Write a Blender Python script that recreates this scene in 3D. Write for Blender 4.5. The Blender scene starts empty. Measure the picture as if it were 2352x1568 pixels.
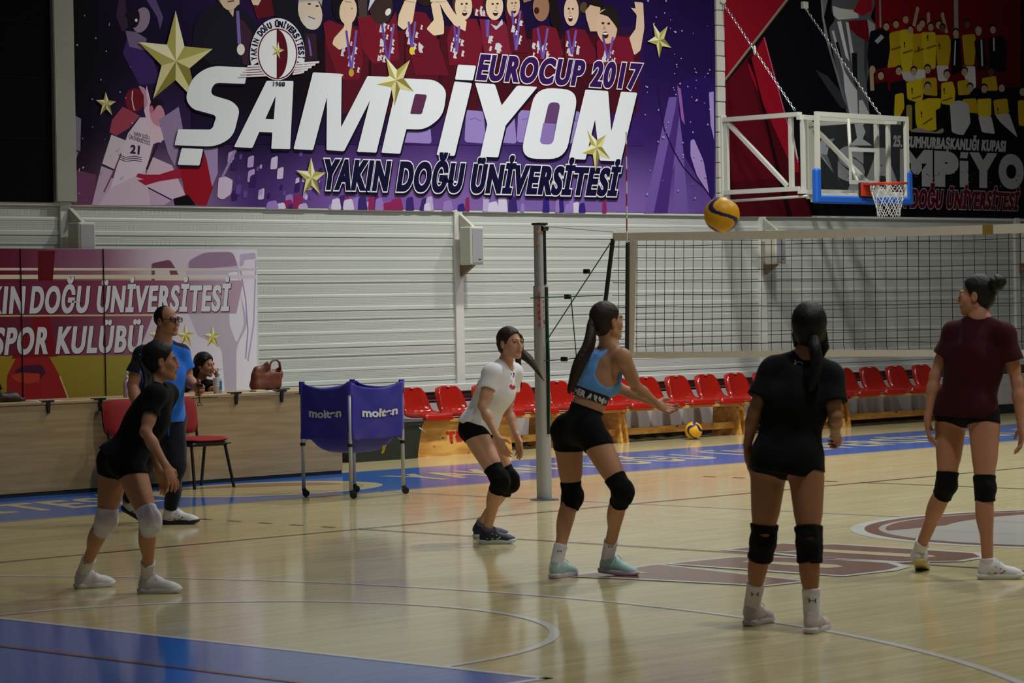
import bpy, math, random
import numpy as np
from mathutils import Vector, Matrix
from mathutils.bvhtree import BVHTree

SC = bpy.context.scene
COL = SC.collection
random.seed(7)
PI = math.pi

# ------------------------------------------------------------------ camera
IMG_W, IMG_H = 2352, 1568
FOCAL = 6506.56                       # focal length in pixels of the 2352 wide frame
CAM = np.array([-17.083, -10.978, 1.6205])
YAW, PITCH, ROLL = 0.793097, -0.012284, -0.017606
_f = np.array([math.sin(YAW)*math.cos(PITCH), math.cos(YAW)*math.cos(PITCH), math.sin(PITCH)])
_r0 = np.array([math.cos(YAW), -math.sin(YAW), 0.0]); _u0 = np.cross(_r0, _f)
RT = _r0*math.cos(ROLL)+_u0*math.sin(ROLL)
UP = -_r0*math.sin(ROLL)+_u0*math.cos(ROLL)
FW = _f
cd = bpy.data.cameras.new('camera'); cam = bpy.data.objects.new('camera', cd); COL.objects.link(cam)
cd.sensor_width = 36.0; cd.lens = FOCAL/IMG_W*36.0; cd.clip_end = 200
cam.matrix_world = Matrix(((RT[0], UP[0], -FW[0], CAM[0]), (RT[1], UP[1], -FW[1], CAM[1]), (RT[2], UP[2], -FW[2], CAM[2]), (0, 0, 0, 1)))
cd.dof.use_dof = True; cd.dof.focus_distance = 25.5; cd.dof.aperture_fstop = 7.1
SC.camera = cam

# ------------------------------------------------------------------ exposure, world, hall lamps
SC.view_settings.view_transform = 'Standard'; SC.view_settings.look = 'None'
SC.view_settings.exposure = 0.0; SC.view_settings.gamma = 1.0; SC.view_settings.use_curve_mapping = False
w = bpy.data.worlds.new('hall_air'); SC.world = w; w.use_nodes = True
w.node_tree.nodes['Background'].inputs[0].default_value = (0.90, 0.95, 1.0, 1)
w.node_tree.nodes['Background'].inputs[1].default_value = 0.036
LAMPS = [  # x, y, watts: metal-halide floodlights under the hall roof; the ones over the far ends are dimmed
    (1.8, 8.2, 180), (5.4, 8.2, 830), (9.0, 8.2, 520), (12.6, 8.2, 70),
    (-6, 2.0, 60), (0, 2.0, 540), (5.0, 2.0, 560), (10.2, 2.0, 30),
    (-12, -4.0, 20), (-6, -4.0, 320), (0, -4.0, 500), (5.2, -4.0, 60),
    (-6, -10.0, 50)]
for lx, ly, lw in LAMPS:
    ld = bpy.data.lights.new('hall_lamp', 'AREA'); ld.shape = 'DISK'; ld.size = 0.55; ld.spread = math.radians(132); ld.energy = lw*0.36
    ld.color = (0.985, 1.0, 0.945)
    lo = bpy.data.objects.new('hall_lamp', ld); COL.objects.link(lo); lo.location = (lx, ly, 8.3)

# ------------------------------------------------------------------ pixel ray helpers (to measure real places in the hall)
def ray(px, py):
    return FW+((px-IMG_W/2)/FOCAL)*RT-((py-IMG_H/2)/FOCAL)*UP
def at(px, py, Z):
    return CAM+Z*ray(px, py)
def on_y(px, py, y):
    d = ray(px, py); return CAM+d*((y-CAM[1])/d[1])
def on_x(px, py, x):
    d = ray(px, py); return CAM+d*((x-CAM[0])/d[0])
def on_z(px, py, z=0.0):
    d = ray(px, py); return CAM+d*((z-CAM[2])/d[2])

# ------------------------------------------------------------------ object helpers
def tag(o, label=None, cat=None, group=None, kind=None):
    if label: o['label'] = label
    if cat: o['category'] = cat
    if group: o['group'] = group
    if kind: o['kind'] = kind
    return o
def thing(name, label, cat, loc=(0, 0, 0), rz=0.0, group=None):
    o = bpy.data.objects.new(name, None); COL.objects.link(o); o.empty_display_size = .1
    o.location = loc; o.rotation_euler = (0, 0, rz)
    return tag(o, label, cat, group)
def mesh_obj(name, verts, faces, mats, parent=None, smooth=False, midx=None, world=False):
    """One mesh object. With world=True the vertices are world points and are moved into the parent's space."""
    me = bpy.data.meshes.new(name)
    verts = np.asarray(verts, float).reshape(-1, 3)
    if parent is not None and world:
        m = Matrix.LocRotScale(parent.location, parent.rotation_euler, None).inverted()
        A = np.array(m); verts = verts@A[:3, :3].T+A[:3, 3]
    if isinstance(faces, np.ndarray):
        n, k = faces.shape
        me.vertices.add(len(verts)); me.vertices.foreach_set('co', verts.astype(np.float32).ravel())
        me.loops.add(n*k); me.loops.foreach_set('vertex_index', faces.astype(np.int32).ravel())
        me.polygons.add(n); me.polygons.foreach_set('loop_start', (np.arange(n)*k).astype(np.int32))
        me.update(calc_edges=True)
    else:
        me.from_pydata([tuple(v) for v in verts], [], faces); me.update()
    if not isinstance(mats, (list, tuple)): mats = [mats]
    for m in mats: me.materials.append(m)
    if midx is not None: me.polygons.foreach_set('material_index', np.asarray(midx, np.int32))
    if smooth: me.polygons.foreach_set('use_smooth', np.ones(len(me.polygons), bool))
    o = bpy.data.objects.new(name, me); COL.objects.link(o)
    if parent is not None: o.parent = parent
    return o
def copy_tree(o, parent=None):
    c = o.copy(); COL.objects.link(c)
    if parent is not None: c.parent = parent
    for ch in list(o.children): copy_tree(ch, c)
    return c

class MB:
    """Collects simple solids; build() links them as one mesh."""
    def __init__(self): self.v = []; self.f = []; self.m = []; self.cur = 0
    def add(self, vs, fs):
        b = len(self.v); self.v += [tuple(map(float, p)) for p in vs]
        self.f += [[i+b for i in f] for f in fs]; self.m += [self.cur]*len(fs); return self
    def box(self, lo, hi):
        (a, b, c), (d, e, f) = lo, hi
        return self.add([(a, b, c), (d, b, c), (d, e, c), (a, e, c), (a, b, f), (d, b, f), (d, e, f), (a, e, f)],
                        [(3, 2, 1, 0), (4, 5, 6, 7), (0, 1, 5, 4), (1, 2, 6, 5), (2, 3, 7, 6), (3, 0, 4, 7)])
    def bbox(self, lo, hi, r=.01):
        """box with chamfered edges"""
        lo = np.array(lo, float); hi = np.array(hi, float); r = min(r, *(0.45*(hi-lo)))
        vs = []; idx = {}
        for sx in (0, 1):
            for sy in (0, 1):
                for sz in (0, 1):
                    c = np.where([sx, sy, sz], hi, lo); d = np.where([sx, sy, sz], -1, 1)*r
                    for a in range(3):
                        p = c+d; p[a] = c[a]; idx[(sx, sy, sz, a)] = len(vs); vs.append(p)
        fs = []
        def q(*k): fs.append([idx[i] for i in k])
        q((0,0,0,2),(0,1,0,2),(1,1,0,2),(1,0,0,2)); q((0,0,1,2),(1,0,1,2),(1,1,1,2),(0,1,1,2))
        q((0,0,0,1),(1,0,0,1),(1,0,1,1),(0,0,1,1)); q((0,1,0,1),(0,1,1,1),(1,1,1,1),(1,1,0,1))
        q((0,0,0,0),(0,0,1,0),(0,1,1,0),(0,1,0,0)); q((1,0,0,0),(1,1,0,0),(1,1,1,0),(1,0,1,0))
        for s in (0, 1):
            for t in (0, 1):
                q((s,t,0,0),(s,t,1,0),(s,t,1,1),(s,t,0,1)) ; q((s,0,t,0),(s,0,t,2),(s,1,t,2),(s,1,t,0)); q((0,s,t,1),(1,s,t,1),(1,s,t,2),(0,s,t,2))
                for u in (0, 1): pass
        for s in (0, 1):
            for t in (0, 1):
                for u in (0, 1): q((s,t,u,0),(s,t,u,1),(s,t,u,2))
        return self.add(vs, fs)
    def tube(self, pts, r, n=10, cap=True, closed=False):
        pts = [np.array(p, float) for p in pts]; N = len(pts)
        rs = r if isinstance(r, (list, tuple, np.ndarray)) else [r]*N
        ref = None; vs = []
        for i, p in enumerate(pts):
            a = pts[(i-1) % N] if (closed or i > 0) else p; b = pts[(i+1) % N] if (closed or i < N-1) else p
            t = b-a; t = t/(np.linalg.norm(t)+1e-12)
            if ref is None: ref = np.array([0, 0, 1.0]) if abs(t[2]) < .9 else np.array([1.0, 0, 0])
            s = np.cross(t, ref); s /= np.linalg.norm(s)+1e-12; ref = np.cross(s, t)
            for k in range(n):
                an = 2*PI*k/n; vs.append(p+rs[i]*(math.cos(an)*s+math.sin(an)*ref))
        fs = []
        for i in range(N if closed else N-1):
            j = (i+1) % N
            for k in range(n):
                l = (k+1) % n; fs.append([i*n+k, i*n+l, j*n+l, j*n+k])
        if cap and not closed: fs.append([k for k in range(n)][::-1]); fs.append([(N-1)*n+k for k in range(n)])
        return self.add(vs, fs)
    def bar(self, a, b, w, h, up=(0, 0, 1)):
        """square bar from a to b, width w, height h"""
        a = np.array(a, float); b = np.array(b, float); t = b-a; t /= np.linalg.norm(t)
        s = np.cross(t, up); s /= np.linalg.norm(s); u = np.cross(s, t)
        vs = [p+sx*s*w/2+sy*u*h/2 for p in (a, b) for sx, sy in ((-1, -1), (1, -1), (1, 1), (-1, 1))]
        return self.add(vs, [(0, 1, 2, 3), (7, 6, 5, 4), (0, 4, 5, 1), (1, 5, 6, 2), (2, 6, 7, 3), (3, 7, 4, 0)])
    def lathe(self, prof, n=24, c=(0, 0, 0)):
        vs = []; fs = []
        for r, z in prof:
            for k in range(n): vs.append((c[0]+r*math.cos(2*PI*k/n), c[1]+r*math.sin(2*PI*k/n), c[2]+z))
        for i in range(len(prof)-1):
            for k in range(n):
                l = (k+1) % n; fs.append([i*n+k, i*n+l, (i+1)*n+l, (i+1)*n+k])
        fs.append(list(range(n))[::-1]); fs.append([(len(prof)-1)*n+k for k in range(n)])
        return self.add(vs, fs)
    def poly(self, pts): return self.add(pts, [list(range(len(pts)))])
    def prism(self, pts, d):
        """flat outline pts pushed along vector d"""
        n = len(pts); pts = [np.array(p, float) for p in pts]; d = np.array(d, float)
        return self.add(pts+[p+d for p in pts], [list(range(n))[::-1], [n+i for i in range(n)]]+[[i, (i+1) % n, n+(i+1) % n, n+i] for i in range(n)])
    def sphere(self, c, r, nu=20, nv=12, R=None):
        vs = []; fs = []; r = np.array(r)*np.ones(3)
        for j in range(nv+1):
            th = PI*j/nv
            for k in range(nu):
                ph = 2*PI*k/nu; q = np.array([math.sin(th)*math.cos(ph), math.sin(th)*math.sin(ph), math.cos(th)])*r
                if R is not None: q = R@q
                vs.append(np.array(c)+q)
        for j in range(nv):
            for k in range(nu):
                l = (k+1) % nu
                fs.append([j*nu+k, (j+1)*nu+k, (j+1)*nu+l, j*nu+l])
        return self.add(vs, fs)
    def build(self, name, mats, parent=None, smooth=False, world=False, multi=False):
        return mesh_obj(name, self.v, self.f, mats, parent, smooth, self.m if multi else None, world)

# ------------------------------------------------------------------ materials
def lin(c):
    out = []
    for x in c[:3]:
        x = x/255.0; out.append(x/12.92 if x <= .04045 else ((x+.055)/1.055)**2.4)
    return tuple(out)+(1.0,)
MATS = {}
def mat(name, rgb, rough=.6, metal=0.0, spec=.5, noise=None, bump=None, ior=1.45, sheen=0.0, alpha=1.0):
    """noise=(scale, amount) varies the colour; bump=(scale, strength); scale may be a 3-tuple"""
    if name in MATS: return MATS[name]
    m = bpy.data.materials.new(name); m.use_nodes = True; nt = m.node_tree; b = nt.nodes['Principled BSDF']
    c = lin(rgb); b.inputs['Base Color'].default_value = c; b.inputs['Roughness'].default_value = rough
    b.inputs['Metallic'].default_value = metal; b.inputs['Specular IOR Level'].default_value = spec; b.inputs['IOR'].default_value = ior
    if sheen: b.inputs['Sheen Weight'].default_value = sheen; b.inputs['Sheen Roughness'].default_value = .5
    if alpha < 1: b.inputs['Alpha'].default_value = alpha
    if noise or bump:
        tc = nt.nodes.new('ShaderNodeTexCoord')
        def noi(scale, det=3):
            mp = nt.nodes.new('ShaderNodeMapping'); n = nt.nodes.new('ShaderNodeTexNoise')
            mp.inputs['Scale'].default_value = scale if isinstance(scale, tuple) else (scale,)*3
            n.inputs['Scale'].default_value = 1.0; n.inputs['Detail'].default_value = det
            nt.links.new(tc.outputs['Object'], mp.inputs[0]); nt.links.new(mp.outputs[0], n.inputs['Vector']); return n
        if noise:
            n = noi(noise[0]); mx = nt.nodes.new('ShaderNodeMix'); mx.data_type = 'RGBA'
            a = noise[1]
            mx.inputs[6].default_value = tuple(x*(1-a) for x in c[:3])+(1,); mx.inputs[7].default_value = tuple(min(1, x*(1+a)) for x in c[:3])+(1,)
            nt.links.new(n.outputs['Fac'], mx.inputs[0]); nt.links.new(mx.outputs[2], b.inputs['Base Color'])
        if bump:
            n = noi(bump[0], 2); bp = nt.nodes.new('ShaderNodeBump'); bp.inputs['Strength'].default_value = bump[1]; bp.inputs['Distance'].default_value = .01
            nt.links.new(n.outputs['Fac'], bp.inputs['Height']); nt.links.new(bp.outputs[0], b.inputs['Normal'])
    MATS[name] = m; return m
def print_mat(name, rough=.45, spec=.3):
    """vinyl print: the ink colours are stored on the mesh faces"""
    if name in MATS: return MATS[name]
    m = bpy.data.materials.new(name); m.use_nodes = True; nt = m.node_tree; b = nt.nodes['Principled BSDF']
    a = nt.nodes.new('ShaderNodeAttribute'); a.attribute_name = 'ink'; nt.links.new(a.outputs['Color'], b.inputs['Base Color'])
    b.inputs['Roughness'].default_value = rough; b.inputs['Specular IOR Level'].default_value = spec
    MATS[name] = m; return m

# ------------------------------------------------------------------ lettering (built-in font turned into flat meshes)
_txt = {}
def text2d(s, bold=0.0, space=1.0):
    key = (s, bold, space)
    if key in _txt: return _txt[key]
    c = bpy.data.curves.new('lettering', 'FONT'); c.body = s; c.offset = bold; c.space_character = space; c.resolution_u = 5
    o = bpy.data.objects.new('lettering', c); COL.objects.link(o)
    bpy.context.view_layer.update()
    dg = bpy.context.evaluated_depsgraph_get(); ev = o.evaluated_get(dg); me = ev.to_mesh()
    v = np.array([x.co[:2] for x in me.vertices]).reshape(-1, 2); f = [list(p.vertices) for p in me.polygons]
    ev.to_mesh_clear(); bpy.data.objects.remove(o); bpy.data.curves.remove(c)
    _txt[key] = (v, f); return v, f
CAP = 0.69
def text_uv(s, bold=0.0, space=1.0, grow=0.0):
    """letters in a unit frame: u 0..1 over the line, v 0..1 over the cap height; grow fattens the letters in the same frame"""
    v0, _ = text2d(s, bold, space); lo = v0[:, 0].min(); hi = v0[:, 0].max()
    v, f = text2d(s, bold+grow, space)
    return np.column_stack([(v[:, 0]-lo)/(hi-lo), (v[:, 1]+bold)/(CAP+2*bold)]), f
def quadmap(uv, TL, TR, BR, BL):
    u = uv[:, :1]; v = uv[:, 1:2]; TL, TR, BR, BL = [np.array(p, float) for p in (TL, TR, BR, BL)]
    return (BL*(1-u)+BR*u)*(1-v)+(TL*(1-u)+TR*u)*v
def rounded(pts, n=6):
    """outline with rounded corners: pts of (x, y[, r])"""
    out = []; N = len(pts)
    for i, p in enumerate(pts):
        r = p[2] if len(p) > 2 else 4.0
        P = np.array(p[:2], float); A = np.array(pts[i-1][:2], float); B = np.array(pts[(i+1) % N][:2], float)
        da = A-P; db = B-P; la = np.linalg.norm(da); lb = np.linalg.norm(db)
        d = min(r, la*.48, lb*.48)
        if d < .1: out.append(P); continue
        a = P+da/la*d; b = P+db/lb*d
        for k in range(n+1):
            t = k/n; out.append((1-t)**2*a+2*t*(1-t)*P+t*t*b)
    return out
# ================================================================== the hall
WALL_Y = 12.0
m_wall = None
def cladding_material():
    m = bpy.data.materials.new('white_perforated_cladding'); m.use_nodes = True; nt = m.node_tree; b = nt.nodes['Principled BSDF']
    b.inputs['Roughness'].default_value = .42; b.inputs['Specular IOR Level'].default_value = .35
    tc = nt.nodes.new('ShaderNodeTexCoord'); sep = nt.nodes.new('ShaderNodeSeparateXYZ'); nt.links.new(tc.outputs['Object'], sep.inputs[0])
    def math_(op, a, bb=None):
        n = nt.nodes.new('ShaderNodeMath'); n.operation = op
        for i, x in enumerate((a, bb)):
            if x is None: continue
            if isinstance(x, (int, float)): n.inputs[i].default_value = x
            else: nt.links.new(x, n.inputs[i])
        return n.outputs[0]
    # punched holes on a slanted grid, only in the flat bands
    k = 2*PI/.034
    u = math_('MULTIPLY', math_('ADD', sep.outputs[0], sep.outputs[2]), k); v = math_('MULTIPLY', math_('SUBTRACT', sep.outputs[0], sep.outputs[2]), k)
    dots = math_('GREATER_THAN', math_('MULTIPLY', math_('SINE', u), math_('SINE', v)), .25)
    fr = math_('FRACT', math_('DIVIDE', sep.outputs[2], .40))
    band = math_('ADD', math_('MULTIPLY', math_('GREATER_THAN', fr, .16), math_('LESS_THAN', fr, .37)), math_('MULTIPLY', math_('GREATER_THAN', fr, .49), math_('LESS_THAN', fr, .97)))
    fac = math_('MULTIPLY', dots, band)
    mx = nt.nodes.new('ShaderNodeMix'); mx.data_type = 'RGBA'
    mx.inputs[6].default_value = lin((196, 199, 193)); mx.inputs[7].default_value = lin((152, 155, 150))
    nt.links.new(fac, mx.inputs[0])
    n = nt.nodes.new('ShaderNodeTexNoise'); n.inputs['Scale'].default_value = .8; n.inputs['Detail'].default_value = 4; nt.links.new(tc.outputs['Object'], n.inputs['Vector'])
    hs = nt.nodes.new('ShaderNodeHueSaturation'); nt.links.new(mx.outputs[2], hs.inputs['Color'])
    nt.links.new(math_('ADD', math_('MULTIPLY', n.outputs['Fac'], .12), .94), hs.inputs['Value']); nt.links.new(hs.outputs[0], b.inputs['Base Color'])
    return m
def build_wall():
    global m_wall
    m_wall = cladding_material()
    prof = []      # (z, y): ribs stand out of the flat sheet
    z = .4
    while z < 8.7:
        prof += [(z, .0), (z+.003, .010), (z+.007, .010), (z+.010, -.002), (z+.013, -.005), (z+.050, -.005), (z+.056, .0),
                 (z+.150, .0), (z+.158, -.004), (z+.180, -.004), (z+.187, .0), (z+.288, .0), (z+.292, .005), (z+.312, .005), (z+.318, -.003), (z+.330, -.003), (z+.334, .0), (z+.395, .0)]
        z += .40
    xs = [-12, -4, 0, 5.4, 10.8, 16.4, 26]
    v = [(x, WALL_Y+y, zz) for x in xs for zz, y in prof]; n = len(prof)
    f = [[i*n+k, (i+1)*n+k, (i+1)*n+k+1, i*n+k+1] for i in range(len(xs)-1) for k in range(n-1)]
    o = mesh_obj('wall_back', v, f, m_wall); tag(o, kind='structure')
    plaster = mat('lower_plaster', (196, 188, 190), .7, noise=(3, .06))
    mb = MB(); mb.box((-12, WALL_Y-.004, 0), (26, WALL_Y+.10, .70)); tag(mb.build('wall_lower', plaster), kind='structure')
    # sheet-metal sill on top of the plinth, maroon paint strip below it, dark skirting
    mb = MB(); mb.bbox((-12, WALL_Y-.055, .675), (26, WALL_Y+.02, .76), .006); tag(mb.build('trim_1', mat('sill_white', (205, 206, 204), .4)), kind='structure')
    mb = MB(); mb.box((-12, WALL_Y-.012, .575), (26, WALL_Y, .675)); tag(mb.build('trim_2', mat('maroon_strip', (112, 78, 84), .6)), kind='structure')
    mb = MB(); mb.box((-12, WALL_Y-.02, 0), (26, WALL_Y, .13)); tag(mb.build('baseboard_back', mat('skirting_black', (22, 24, 26), .5)), kind='structure')
    mb = MB(); mb.bbox((-12, WALL_Y-.03, 2.70), (26, WALL_Y+.02, 2.735), .006); tag(mb.build('trim_3', mat('sill_white', (205, 206, 204), .4)), kind='structure')
    pm = mat('pillar_white', (208, 207, 200), .5)
    for i, x in enumerate((-.085, 5.39, 10.79, 16.42)):
        mb = MB(); mb.bbox((x-.065, WALL_Y-.035, .74), (x+.065, WALL_Y+.01, 2.75), .006); tag(mb.build('trim_%d' % (4+i), pm), kind='structure')
    mb = MB(); mb.bbox((-.235, WALL_Y-.10, 2.735), (.02, WALL_Y+.01, 8.6), .01); tag(mb.build('trim_8', mat('post_grey', (150, 150, 140), .6, noise=(4, .1))), kind='structure')
    # folded white flashing strip between the two big banners
    mb = MB()
    for k in range(30):
        a = 2.80+k*.19; mb.bbox((9.915, WALL_Y-.07, a), (10.06+.006*(k % 2), WALL_Y+.01, a+.182), .008)
    tag(mb.build('trim_9', mat('flashing_white', (200, 198, 188), .55, noise=(6, .08))), kind='structure')

def floor_material():
    m = bpy.data.materials.new('maple_parquet'); m.use_nodes = True; nt = m.node_tree; b = nt.nodes['Principled BSDF']
    tc = nt.nodes.new('ShaderNodeTexCoord')
    br = nt.nodes.new('ShaderNodeTexBrick'); br.inputs['Scale'].default_value = 1.0
    br.inputs['Brick Width'].default_value = 1.4; br.inputs['Row Height'].default_value = .085; br.inputs['Mortar Size'].default_value = .0012
    br.inputs['Color1'].default_value = lin((202, 190, 147)); br.inputs['Color2'].default_value = lin((192, 178, 133)); br.inputs['Mortar'].default_value = lin((150, 126, 88))
    br.offset = .37; br.inputs['Bias'].default_value = -.1
    nt.links.new(tc.outputs['Object'], br.inputs['Vector'])
    mp = nt.nodes.new('ShaderNodeMapping'); mp.inputs['Scale'].default_value = (.9, 9, 1); nt.links.new(tc.outputs['Object'], mp.inputs[0])
    n = nt.nodes.new('ShaderNodeTexNoise'); n.inputs['Scale'].default_value = 1.6; n.inputs['Detail'].default_value = 5; nt.links.new(mp.outputs[0], n.inputs['Vector'])
    mx = nt.nodes.new('ShaderNodeMix'); mx.data_type = 'RGBA'; mx.blend_type = 'MULTIPLY'; mx.inputs[0].default_value = .55
    cr = nt.nodes.new('ShaderNodeValToRGB'); cr.color_ramp.elements[0].color = (.74, .70, .59, 1); cr.color_ramp.elements[1].color = (1, 1, 1, 1); cr.color_ramp.elements[0].position = .3; cr.color_ramp.elements[1].position = .62
    nt.links.new(n.outputs['Fac'], cr.inputs[0]); nt.links.new(br.outputs['Color'], mx.inputs[6]); nt.links.new(cr.outputs[0], mx.inputs[7])
    nt.links.new(mx.outputs[2], b.inputs['Base Color'])
    lacquer(nt, b, tc)
    return m
def lacquer(nt, b, tc):
    """worn floor varnish: soft sheen with a little waviness"""
    b.inputs['Roughness'].default_value = .11; b.inputs['IOR'].default_value = 1.24; b.inputs['Specular IOR Level'].default_value = .5
    mp = nt.nodes.new('ShaderNodeMapping'); mp.inputs['Scale'].default_value = (1.2, 11, 1); nt.links.new(tc.outputs['Object'], mp.inputs[0])
    n = nt.nodes.new('ShaderNodeTexNoise'); n.inputs['Scale'].default_value = 1.0; n.inputs['Detail'].default_value = 2; nt.links.new(mp.outputs[0], n.inputs['Vector'])
    bp = nt.nodes.new('ShaderNodeBump'); bp.inputs['Strength'].default_value = .05; bp.inputs['Distance'].default_value = .01
    nt.links.new(n.outputs['Fac'], bp.inputs['Height']); nt.links.new(bp.outputs[0], b.inputs['Normal'])
def paint(name, rgb, var=.06):
    if name in MATS: return MATS[name]
    m = mat(name, rgb, noise=((.6, 3, 1), var)); nt = m.node_tree
    lacquer(nt, nt.nodes['Principled BSDF'], [x for x in nt.nodes if x.type == 'TEX_COORD'][0]); return m

def build_floor():
    fl = mesh_obj('floor', [(-26, -18, 0), (28, -18, 0), (28, 12.05, 0), (-26, 12.05, 0)], [[0, 1, 2, 3]], floor_material()); tag(fl, kind='structure')
    blue = paint('court_blue', (44, 98, 178), .10); white = paint('court_white', (206, 204, 204)); brown = paint('court_brown', (118, 74, 62)); cream = paint('court_cream', (196, 186, 152))
    maroon = paint('court_maroon', (112, 72, 62))
    def strip(mb, a, b, w, z):
        a = np.array(a, float); b = np.array(b, float); t = (b-a)/np.linalg.norm(b-a); s = np.array([-t[1], t[0]])*w/2
        mb.poly([(p[0], p[1], z) for p in (a-s, b-s, b+s, a+s)])
    def arc(mb, c, r, a0, a1, w, z, n=96):
        for i in range(n):
            p, q = a0+(a1-a0)*i/n, a0+(a1-a0)*(i+1)/n
            mb.poly([(c[0]+rr*math.cos(t), c[1]+rr*math.sin(t), z) for rr, t in ((r-w, p), (r, p), (r, q), (r-w, q))])
    # painted fields
    mb = MB(); mb.poly([(-20, 7.5, .001), (26, 7.5, .001), (26, 9.95, .001), (-20, 9.95, .001)]); mb.build('side_apron', blue, fl)
    mb = MB(); mb.poly([(-14, -2.45, .001), (-8.2, -2.45, .001), (-8.2, 2.45, .001), (-14, 2.45, .001)]); mb.build('key_area', blue, fl)
    # white basketball lines
    z = .0025; mb = MB()
    strip(mb, (-20, 7.49), (26, 7.49), .025, z)
    strip(mb, (-8.225, -2.45), (-8.225, 2.45), .05, z); strip(mb, (-14, -2.425), (-8.2, -2.425), .05, z); strip(mb, (-14, 2.425), (-8.2, 2.425), .05, z)
    arc(mb, (-8.2, 0), 1.8, -PI/2, PI/2, .05, z)
    arc(mb, (-12.425, 0), 6.75, -1.36, 1.36, .05, z, 140)
    strip(mb, (-14, 6.6), (-11.0, 6.6), .05, z); strip(mb, (-14, -6.6), (-11.0, -6.6), .05, z)
    mb.build('basketball_line', white, fl)
    mb = MB(); strip(mb, (0, 1.8), (0, 7.5), .035, z); strip(mb, (0, -7.5), (0, -1.8), .035, z); mb.build('halfway_line', paint('court_pale', (178, 180, 190)), fl)
    # maroon volleyball lines
    z = .004; mb = MB()
    strip(mb, (-9, 4.475), (9, 4.475), .04, z); strip(mb, (-9, -4.475), (9, -4.475), .04, z); strip(mb, (-8.975, -4.5), (-8.975, 4.5), .045, z)
    strip(mb, (-3.02, -4.5), (-3.02, 4.5), .04, z); strip(mb, (3.02, -4.5), (3.02, 4.5), .04, z)
    for x in (-3.02, 3.02):
        for k in range(5): strip(mb, (x, 4.75+.36*k), (x, 4.9+.36*k), .05, z)
    mb.build('volleyball_line', maroon, fl)
    # centre circle with the crest
    def disc(name, r0, r1, m, z, a0=0, a1=2*PI):
        mb = MB(); arc(mb, (0, 0), r1, a0, a1, r1-r0, z, 96); return mb.build(name, m, fl)
    disc('centre_circle', 0, 1.8, white, .0015)
    disc('circle_ring', 1.60, 1.70, brown, .003)
    disc('circle_field', 0, 1.60, paint('court_stone', (178, 174, 168)), .0022)
    mb = MB(); pts = [(1.55*math.cos(t), 1.55*math.sin(t), .003) for t in np.linspace(.35, 2.35, 40)]+[(1.75*math.cos(t)+.25, 1.75*math.sin(t)-.55, .003) for t in np.linspace(2.0, .8, 40)]
    mb.poly(pts); mb.build('crest_crescent', brown, fl)
    # the big painted initials between the arc and the circle: outlines measured on the floor
    S = 1.8786
    L = [[(395, 457), (640, 428), (770, 409), (1390, 480), (1235, 497), (700, 468)],
         [(835, 404), (1100, 378), (1230, 376), (1480, 385), (1760, 402), (1812, 418), (1760, 432), (1570, 455), (1380, 442), (1010, 415)],
         [(1080, 345), (1310, 318), (1430, 325), (1530, 322), (1900, 345), (2130, 360), (2162, 375), (2060, 392), (1830, 395), (1480, 378), (1260, 355)]]
    SL = [[(640, 433), (745, 447), (660, 447)], [(1130, 398), (1170, 393), (1545, 411), (1572, 420), (1500, 425)], [(1270, 356), (1480, 343), (1950, 369), (1975, 376), (1900, 380), (1500, 356)]]
    mbw = MB(); mbb = MB(); mbs = MB()
    for poly in L:
        P = np.array([on_z(1100+x/S, 1080+y/S)[:2] for x, y in poly]); c = P.mean(0)
        nrm = []
        for i in range(len(P)):
            a = P[i]-P[i-1]; b = P[(i+1) % len(P)]-P[i]; a /= np.linalg.norm(a); b /= np.linalg.norm(b)
            t = a+b; t /= np.linalg.norm(t); nn = np.array([t[1], -t[0]]); nrm.append(nn if nn@(P[i]-c) > 0 else -nn)
        Q = P+np.array(nrm)*.07
        mbw.poly([(x, y, .0045) for x, y in Q]); mbb.poly([(x, y, .0055) for x, y in P])
    for poly in SL: mbs.poly([tuple(on_z(1100+x/S, 1080+y/S)[:2])+(.0065,) for x, y in poly])
    ini = mbb.build('painted_initials', brown, fl); mbw.build('initials_outline', white, fl); mbs.build('initials_gap', cream, fl)
    # club name along the blue apron with its round crest
    cx, cy = on_z(690, 1127)[:2]; cy = 8.72
    def ell(name, rx, ry, m, z, x0=0): 
        mb = MB(); mb.poly([(cx+x0+rx*math.cos(t), cy+ry*math.sin(t), z) for t in np.linspace(0, 2*PI, 60, endpoint=False)]); mb.build(name, m, fl)
    ell('apron_crest', 1.18, .92, cream, .002); ell('apron_crest_field', 1.0, .76, paint('court_tan', (182, 164, 122)), .003)
    mb = MB(); mb.poly([(cx+.1+.78*math.cos(t), cy+.1+.6*math.sin(t), .004) for t in np.linspace(-.4, 2.2, 30)]); mb.build('apron_crest_crescent', paint('court_rust', (150, 104, 66)), fl)
    for s, x0, x1 in (('YAKIN DOĞU', cx+1.6, cx+5.9), ('ÜNİVERSİTESİ', cx+6.3, cx+11.6), ('SPOR KULÜBÜ', cx+12.1, cx+16.5), ('ÜNİVERSİTESİ', cx-6.4, cx-1.5), ('DOĞU', cx-9, cx-6.9)):
        uv, f = text_uv(s, .03, 1.1); p = quadmap(uv, (x0+.25, 9.2), (x1+.25, 9.2), (x1, 8.25), (x0, 8.25))
        mesh_obj('apron_lettering', np.column_stack([p, np.full(len(p), .002)]), f, cream, fl)
build_wall(); build_floor()
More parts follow.
